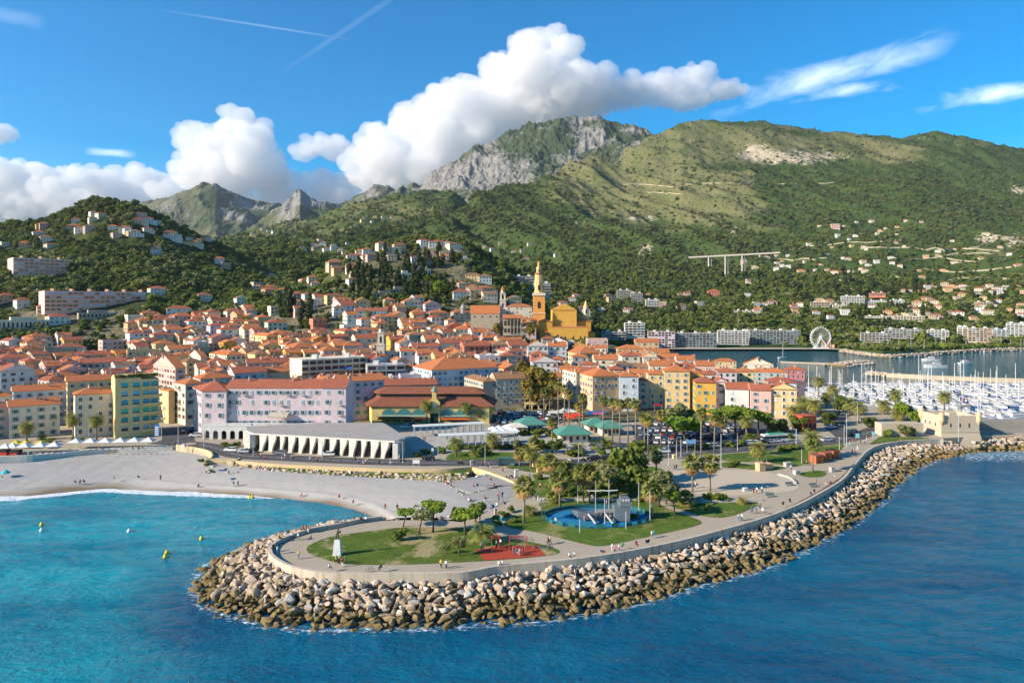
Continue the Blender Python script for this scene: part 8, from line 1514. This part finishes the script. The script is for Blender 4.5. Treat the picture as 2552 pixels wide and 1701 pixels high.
for i, (px, py) in enumerate(((1228, 1082), (1243, 1080), (1258, 1079), (1270, 1083), (1283, 1086), (1250, 1087), (1236, 1089))): auto(parasol(px, py, 0, .9, 'white', ''), 'white parasol on the crowded square terrace', 'parasol', 'terrace parasols')
for px, py in ((1415, 1047), (1430, 1047), (1442, 1046), (1423, 1052)): auto(parasol(px, py, 0, .9, 'red', ''), 'bright red market parasol', 'parasol', 'market parasols')
for px, py in ((1378, 1040), (1392, 1040), (1404, 1036), (1416, 1034), (1426, 1038)): auto(parasol(px, py, 0, 1.0, 'cream', ''), 'cream market stall canopy', 'stall canopy', 'market canopies')
for px, py in ((1383, 1045), (1396, 1048), (1404, 1046), (1412, 1050), (1375, 1046), (1388, 1042), (1436, 1056), (1400, 1041), (1250, 1089), (1232, 1092), (305, 1121), (312, 1121), (330, 1120), (345, 1120), (355, 1119), (200, 1124), (190, 1124), (240, 1122), (40, 1136), (70, 1134), (110, 1131)): p = gp(px, py, ZG); person(p.x, p.y, brn.uniform(0, 6), brn.choice(['stand', 'walk', 'sit']), brn.choice(list(CLO)), brn.choice(['black', 'navy', 'white', 'grey']), ZG, 1.0)
tb = MB(); tb.lathe([(.05, 0), (.05, .72), (.5, .73), (.5, .77)], 8); tb = tb.mesh('cafe_table', WHT)
for i in range(26): px = 10+i*15; p = gp(px, 1124 if px > 170 else 1133, ZG); o = obj('cafe_table', tb, None, p); auto(o, 'small white round cafe table', 'table', 'cafe tables')
for i in range(2):
    p = gp((1, 30)[i]+10, 1133+i, ZG); b = MB(); b.box(-1.4, 1.4, -1, 1, 0, 1.1); b.box(-1.5, 1.5, -1.1, 1.1, 1.103, 1.9, 1); o = b.build('counter', [plain('red_counter', (.4, .03, .02), .7), DARKW], loc=p); tag(o, ('red awninged counter', 'second red awninged counter further right')[i]+' on the lower cafe terrace', 'counter')
t_ = plain('hut_orange', (.40, .12, .045), .85)
for i, (px, py, w) in enumerate(((2034, 1152, 3.6), (2055, 1146, 3.2), (2076, 1140, 3.2))):
    p = gp(px, py, ZG); r_ = thing('beach_hut', ['front', 'middle', 'rear'][i]+' one of three small orange wooden huts by the promenade', 'hut', p, R(28)); b = MB(); b.box(-w/2, w/2, -1.4, 1.4, 0, 2.5); b.build('wall', [t_], r_); b = MB(); b.box(-w/2-.2, w/2+.2, -1.6, 1.6, 2.503, 2.7); b.build('roof', [plain('hut_roof', (.3, .1, .06), .8)], r_); b = MB(); b.box(-.5, .5, -1.44, -1.401, 0, 2); b.build('door', [plain('hut_door', (.28, .08, .03), .8)], r_)
p = gp(2030, 1075, ZG); r_ = thing('red_house', 'flame red building half hidden behind the leaning palms', 'house', p, R(20)); b = MB(); b.box(-6, 1, 0, 6, 0, 6.5); b.build('wall', [plain('flame_red', (.45, .09, .04), .8)], r_); b = MB(); [b.box(x, x+1.4, -.07, 0, 1, 3.4) for x in (-5, -2.8, -.8)]; b.build('window', [GLS], r_)
# lamps, poles, signs, blocks
def lamp(px, py, top, lab=None, arm=True, desc='grey street lamp with arm'):
    p = gp(px, py, ZG); h = (py-top)/F*p.y; r_ = thing('street_lamp' if arm else 'pole', lab, 'street lamp' if arm else 'pole', p, brn.uniform(-.4, .4)); LM_ = plain('lamp_grey', (.42, .43, .44), .5); b = MB(); b.tube([(0, 0, 0), (0, 0, h)], [.12, .08], 7); b.build('post', [LM_], r_)
    if arm: b = MB(); b.tube([(0, 0, h-.1), (-1.6, 0, h+.1)], [.05, .05], 5); b.box(-2.3, -1.5, -.14, .14, h, h+.12); b.build('lamp_head', [LM_], r_)
    else: b = MB(); b.lathe([(.13, h), (.05, h+.15)], 6); b.build('cap', [LM_], r_)
    if not lab: auto(r_, desc, 'street lamp' if arm else 'pole', 'lamps and poles')
for px, py, tp in ((403, 1098, 1042), (1442, 1152, 1104), (1838, 1123, 1079), (1985, 1108, 1068), (1686, 1145, 1092), (2104, 1110, 1058), (2110, 1112, 1030), (1984, 1108, 1070), (803, 1145, 1098), (1004, 1154, 1102), (631, 1137, 1100), (2137, 1056, 1004), (2092, 1120, 1088)): lamp(px, py, tp)
for px, py, tp in ((444, 1120, 1055), (508, 1122, 1078), (523, 1090, 1034), (562, 1088, 1032), (703, 1086, 1026), (222, 1105, 1055), (1092, 1142, 1090), (1209, 1154, 1110), (1797, 1165, 1082), (1666, 1160, 1090), (1697, 1138, 1095), (1588, 1115, 1056), (1250+100, 1296, 1240), (1507, 1316, 1245), (1592, 1278, 1203), (1620, 1300, 1225), (1440, 1252, 1203), (1560, 1318, 1275), (1445, 1326, 1295), (1998, 1154, 1120), (1911, 1152, 1133), (2033, 1063, 1035), (2389, 1100, 1010), (2346, 1035, 1000), (1230, 1110, 1080), (1392, 1075, 1035)): lamp(px, py, tp, arm=False, desc='slim white pole')
for px, py, w, h, d_, c_, lab in [(1895, 1172, 2.2, 2.4, 2.2, 'pe', 'tall peach stone block at the palm foot'), (1912, 1168, 2.8, 1.7, 2, 'pe', 'lower peach stone block next to the tall one'), (1985, 1181, 1.6, 1.1, 1.4, 'gr', 'square grey stone box at the plaza edge'), (1344, 1176, 1.5, 2.1, 1.5, 'pe', 'square peach pillar beside the park road'), (1333, 1163, 1.6, 1.0, 1.4, 'pe', 'low peach block behind the pillar'), (1681, 1142, 1.3, 1.2, 1.0, 'ye', 'yellow bin cluster by the crossing'), (1963, 1162, 2.2, 1.3, 1.4, 'gr', 'grey box beside the lawn path'), (2073, 1175, 1.2, 1.4, 1.2, 'gr', 'grey cylinder-like bin box on the promenade'), (1176, 1162, .9, 1.9, .5, 'gr', 'dark slate notice slab by the promenade wall'), (1287, 1189, 1.0, 2.3, .6, 'wh', 'white folded parasol-like column near the slabs'), (1235, 1281, .6, 1.4, .6, 'gr', 'short grey bollard by the slab foot'), (1857, 1223, 1.2, .8, .8, 'wh', 'small white box on the open plaza')]:
    p = gp(px, py, ZG); b = MB(); b.box(-w/2, w/2, -d_/2, d_/2, 0, h); b.box(-w/2-.08, w/2+.08, -d_/2-.08, d_/2+.08, h, h+.1); o = b.build('stone_block', [WM[c_]], loc=p, rz=.3); tag(o, lab, 'block')
for px, py, lab in ((1920, 1238, 'dark green kiosk-like litter shelter on the wide promenade'), (1968, 1210, 'grey-green bench shelter at the plaza edge'), (1738, 1250, 'grey slatted bench behind the bench wall'), (1651, 1247, 'grey slatted bench at the path corner'), (2027, 1213, 'grey frame bench near the seaward wall')):
    p = gp(px, py, ZG); r_ = thing('bench', lab, 'bench', p, .2); m = plain('bench_grey', (.16, .2, .19), .7); b = MB(); b.box(-1.2, 1.2, -.3, .3, .42, .5); b.build('seat', [m], r_); b = MB(); b.box(-1.2, 1.2, .3, .36, .5, 1.1); b.build('backrest', [m], r_)
    for x in (-1, 1): b = MB(); b.box(x-.05, x+.05, -.28, .28, 0, .42); b.build('leg', [m], r_)
p = gp(1262, 1160, ZG); r_ = thing('bus_shelter', 'glass bus shelter with flat green roof beside the road', 'bus shelter', p); b = MB(); b.box(-2.6, 2.6, -.8, .8, 2.5, 2.65); b.build('roof', [AGR], r_); b = MB(); b.box(-2.5, 2.5, .7, .75, .2, 2.4); b.build('glass', [plain('shelter_glass', (.2, .32, .33), .2, .6)], r_)
for x in (-2.5, 2.5): b = MB(); b.box(x-.05, x+.05, -.7, .7, 0, 2.497); b.build('post', [AGR], r_)
for px, py, lab, w, h, z0, c_ in ((1037, 1162, 'white blank information board on the promenade', 2.2, 1.1, 1.0, (.68, .68, .68)), (1078, 1133, 'small white notice sign on the square', .7, .9, 1.4, (.68, .68, .68)), (1722, 1128, 'blue and white banner sign in the car park', 3.4, 1.3, 3.2, (.12, .3, .55)), (2137, 1095, 'pale turquoise map board at the junction', 1.4, 1.6, .8, (.2, .5, .55)), (2177, 1090, 'second pale turquoise map board near the bastion lawn', 1.2, 1.5, .8, (.22, .52, .58)), (1640, 1027, 'red shop sign on the low cream house', 4.2, .9, 3.2, (.4, .02, .03)), (456, 1122, 'tall white lifebelt board at the beach ramp', 1.0, 1.8, .5, (.7, .7, .7))):
    p = gp(px, py, ZG); r_ = thing('sign', lab, 'sign', p); b = MB(); b.box(-w/2, w/2, -.05, .05, z0, z0+h); b.build('board', [plain('sign_'+lab.split()[0]+lab.split()[-1], c_, .6, var=.05)], r_); b = MB(); [b.box(x-.04, x+.04, -.03, .03, 0, z0) for x in (-w*.4, w*.4)]; b.build('post', [MST], r_)
p = gp(391, 1098, ZG); r_ = thing('signpost', 'tall blue direction board with white arrows at the street mouth', 'sign', p); b = MB(); b.box(-.9, .9, -.05, .05, 1.8, 6.2); b.build('board', [plain('sign_blue', (.01, .12, .4), .5)], r_); b = MB()
for i in range(5): z = 2.1+i*.72; b.face([(-.75, -.06, z), (.5, -.06, z), (.75, -.06, z+.22), (.5, -.06, z+.44), (-.75, -.06, z+.44)])
b.build('arrow_marking', [WHT], r_); b = MB(); b.tube([(0, 0, 0), (0, 0, 1.8)], [.08, .08], 6); b.build('post', [MST], r_)
# buoys, bicycles, motorcycles, flag, tent
for px, py, c_, lab in ((104, 1322, 'white', 'pale buoy floating farthest left'), (322, 1324, 'white', 'small white buoy in the turquoise bay'), (502, 1343, 'yellow', 'yellow buoy nearest the breakwater tip'), (416, 1378, 'yellow', 'upper of two close yellow buoys'), (412, 1388, 'yellow', 'lower of two close yellow buoys'), (623, 1240, 'yellow', 'yellow buoy near the beach, left of a pair'), (629, 1240, 'yellow', 'yellow buoy near the beach, right of a pair'), (104, 1308, 'yellow', 'yellow buoy beyond the pale leftmost one')):
    p = gp(px, py, 0); r_ = thing('buoy', lab, 'buoy', p, sc=1.0); b = MB(); b.lathe([(.1, -.4), (.48, -.1), (.5, .25), (.3, .6), (.12, .8)], 10); b.build('float', [plain('buoy_'+c_, (.65, .5, .03) if c_ == 'yellow' else (.7, .68, .62), .4)], r_, smooth=True); b = MB(); b.tube([(0, 0, .8), (0, 0, 1.15)], [.05, .05], 5); b.build('mast', [DARKW], r_)
def bike(px, py, lab, zg=ZG):
    p = gp(px, py, zg); r_ = thing('bicycle', lab, 'bicycle', p, .1); m = plain('bike_frame', (.05, .1, .18), .4); 
    for x in (-.52, .52): b = MB(); b.tube([(x+.33*math.cos(6.2832*i/14), 0, .34+.33*math.sin(6.2832*i/14)) for i in range(15)], .03, 4); b.build('wheel', [DARKW], r_)
    b = MB(); [b.tube(q, .025, 5) for q in ([(-.52, 0, .34), (-.15, 0, .8), (.38, 0, .82), (.52, 0, .34)], [(-.52, 0, .34), (0, 0, .34), (.38, 0, .82)], [(0, 0, .34), (-.18, 0, .92)])]; b.build('frame', [m], r_); b = MB(); b.box(-.3, -.05, -.07, .07, .92, .97); b.build('saddle', [DARKW], r_); b = MB(); b.tube([(.36, -.25, .98), (.36, .25, .98)], .02, 5); b.build('handlebar', [DARKW], r_)
bike(922, 1424, 'blue bicycle leaning at the inside of the curved sea wall'); bike(1218, 1214, 'bicycle standing on the grey sunbathing slabs', 4.2)
for px, py, c_, lab in ((1148, 1156, 'black', 'black motorcycle with rider on the road left of the bus shelter'), (1177, 1154, 'white', 'white motorcycle with orange-topped rider near the bus shelter'), (1421, 1149, 'white', 'white scooter on the road by the park'), (1454, 1149, 'black', 'black scooter following on the park road'), (1004, 1150, 'black', 'dark parked scooter under the lamp by the museum')):
    p = gp(px, py, ZG+.1); r_ = thing('motorcycle', lab, 'motorcycle', p, .1); m = plain('moto_'+c_, CLO[c_], .3, .5)
    for x in (-.65, .65): b = MB(); b.tube([(x, -.06, .3), (x, .06, .3)], [.3, .3], 12); b.build('wheel', [DARKW], r_)
    b = MB(); b.prism([(-.8, -.15), (.3, -.18), (.75, -.1), (.75, .1), (.3, .18), (-.8, .15)], .35, .75); b.box(-.75, .1, -.14, .14, .753, .86); b.tube([(.55, 0, .6), (.4, 0, 1.05)], .05, 5); b.tube([(.38, -.3, 1.05), (.38, .3, 1.05)], .03, 5); b.build('body', [m], r_); person(p.x, p.y, 1.57+.1, 'sit', brn.choice(['black', 'orange', 'grey']), 'black', ZG+.42)
p = gp(1485, 1045, ZG); r_ = thing('stage_tent', 'blue and pink printed awning of a fairground stand behind the palms', 'awning', p); b = MB(); b.box(-4, 4, -1.5, 1.5, 2.4, 3.7); b.build('canopy', [plain('tent_blue', (.03, .12, .3), .7, var=.1)], r_); b = MB(); b.prism([(-1.5, -1.56), (3.5, -1.56), (3.5, -1.51), (-1.5, -1.51)], 2.5, 3.5); b.build('panel', [plain('tent_pink', (.5, .12, .25), .7, var=.8, scale=1.2)], r_)
p = gp(1283, 1083, ZG); r_ = thing('marquee', 'white open marquee with beige roof beside the terrace parasols', 'marquee', (p.x, p.y, ZG), .1); b = MB(); roof_quad(b, [Vector((-3, 0)), Vector((5, 0)), Vector((5, 6)), Vector((-3, 6))], 3.0, 'h', .3, .4); b.build('roof', [plaster('marquee_cream', (.6, .55, .47)), WHT], r_); [MB() for _ in ()]
for x in (-2.8, 4.8):
    for y in (.2, 5.8): b = MB(); b.box(x-.08, x+.08, y-.08, y+.08, 0, 2.8); b.build('post', [WHT], r_)
# flag on the bastion
r_ = thing('flagpole', 'flagpole with French tricolour rising above the bastion', 'flag', (167.3+12.5, 274, 12.7)); b = MB(); b.tube([(0, 0, -2), (0, 0, 7)], [.09, .06], 6); b.build('pole', [MST], r_); b = MB(); [b.face([(i*.7, 0, 4.8-.2*i), ((i+1)*.7, .1, 4.6-.2*i), ((i+1)*.7, .1, 6.2-.2*i), (i*.7, 0, 6.4-.2*i)], i) for i in range(3)]; b.build('flag', [plain('flag_blue', (.02, .05, .3), .8), WHT, plain('flag_red', (.5, .03, .03), .8)], r_)
# ---------- air
b = MB(); b.box(-9000, 9000, -60, 8400, -7, 2350); hz_ = NT('haze_air'); hz_.n.remove(hz_.b); vv2 = hz_.N('ShaderNodeVolumePrincipled'); vv2.inputs['Color'].default_value = (.72, .84, 1, 1); vv2.inputs['Density'].default_value = 1.8e-5; vv2.inputs['Anisotropy'].default_value = .25; hz_.L(vv2.outputs[0], hz_.out.inputs['Volume']); o = b.build('haze', [hz_.m], kind='stuff')
# ---------- labels: say which one, by what stands near it in the picture
LM = [(840, 1330, 'the park statue'), (1270, 1375, 'the red exercise area'), (1490, 1280, 'the pirate ship playground'), (820, 1110, 'the white toothed museum'), (1080, 1000, 'the brown-roofed market hall'), (680, 1010, 'the lavender apartment block'),
      (336, 1010, 'the yellow block with turquoise shutters'), (1343, 770, 'the tall ochre bell tower'), (1440, 820, 'the ochre church'), (950, 850, 'the small dark-topped bell tower'), (1255, 745, 'the slender pink bell tower'), (2390, 1050, 'the stone bastion'), (2045, 840, 'the big wheel'),
      (1900, 1055, 'the umbrella pines'), (1330, 1060, 'the green-roofed kiosks'), (1700, 1085, 'the shaded car park'), (235, 745, 'the long pink hotel'), (85, 660, 'the upper hotel'), (1820, 640, 'the motorway viaduct'), (1985, 960, 'the deep pink corner house'),
      (1190, 1230, 'the sunbathing slabs'), (2070, 1130, 'the orange beach huts'), (815, 915, 'the modern block with blue awnings'), (2220, 710, 'the white stepped apartments'), (2250, 830, 'the long grey villa complex'), (1750, 830, 'the seafront apartments'), (1160, 780, 'the stone chapel'), (735, 770, 'the tall cypress group'), (480, 840, 'the windowless peach block'), (2450, 830, 'the wooden-latticed building'), (2130, 905, 'the harbour mole'), (1000, 690, 'the hilltop tombs'), (280, 560, 'the wooded hill'), (480, 1110, 'the street mouth'), (100, 1110, 'the cafe terraces'), (1500, 1000, 'the peach corner building')]
LMC = [(700, 1400, 'the curved end of the wall'), (840, 1400, 'the park statue'), (1100, 1410, 'the tip lawn'), (1270, 1410, 'the red exercise area'), (1490, 1380, 'the pirate ship playground'), (1700, 1330, 'the triangular lawn'), (1900, 1260, 'the open plaza'), (2080, 1180, 'the orange beach huts'), (2300, 1110, 'the stone bastion'), (560, 1400, 'the western tip'), (800, 1310, 'the pebble beach')]
ORD = ['', 'first', 'second', 'third', 'fourth', 'fifth', 'sixth', 'seventh', 'eighth', 'ninth', 'tenth', 'eleventh', 'twelfth', 'thirteenth', 'fourteenth', 'fifteenth', 'sixteenth', 'seventeenth', 'eighteenth', 'nineteenth', 'twentieth', 'twenty-first', 'twenty-second', 'twenty-third', 'twenty-fourth', 'twenty-fifth']
def rel(px, py, lms):
    best = min(lms, key=lambda l: math.hypot(px-l[0], (py-l[1])*1.6)); dx, dy = px-best[0], py-best[1]
    if abs(dx) > abs(dy)*1.5: r_ = 'left of' if dx < 0 else 'right of'
    else: r_ = 'above' if dy < 0 else 'below'
    d_ = math.hypot(dx, dy); pre = 'just ' if d_ < 60 else ('' if d_ < 150 else 'well ')
    return pre+r_+' '+best[2]
by = {}
for o, d, lms, where in LAB:
    p = o.location; px, py = pix(p.x, p.y, p.z+(o.get('_top', 0) or 0)*.7)
    lab = d+', '+(where or rel(px, py, LMC if lms == 'coast' else LM)); by.setdefault(lab, []).append((px, py, o, d))
for lab, ls in by.items():
    ls.sort(key=lambda q: (q[0], q[1])); n = len(ls)
    for i, (px, py, o, d) in enumerate(ls):
        if n == 1: o['label'] = lab
        elif n == 2: o['label'] = lab+(', left one' if i == 0 else ', right one')
        elif n <= 50:
            j = i+1; side = 'left'
            if j > n/2: j = n-i; side = 'right'
            o['label'] = (ORD[j]+' from '+side+': '+lab) if j < len(ORD) else lab
            if j == 1: o['label'] = side+'most: '+lab
        else: o['label'] = lab
for o in SC.objects:
    if '_top' in o: del o['_top']
    l = o.get('label')
    if l and len(l.split()) > 16:
        for a, b in ((' with ', ', '), ('just ', ''), ('well ', ''), (' hipped', ''), (' gabled', ''), ('the motorway', 'the'), ('tall dark-topped', 'dark-topped'), (' apartment block', ' block'), ('block, turquoise shutters', 'turquoise-shuttered block'), ('wet brown-stained', 'wet')):
            if len(o['label'].split()) > 16: o['label'] = o['label'].replace(a, b)
        for a, b in (('breakwater, under', 'breakwater under'), (' on the breakwater slope', ' on the slope'), (' the curved end of the wall', ' the curved wall end'), (' up the breakwater', ' up the slope'), (' the ', ' '), (' the ', ' ')):
            if len(o['label'].split()) > 16: o['label'] = o['label'].replace(a, b)
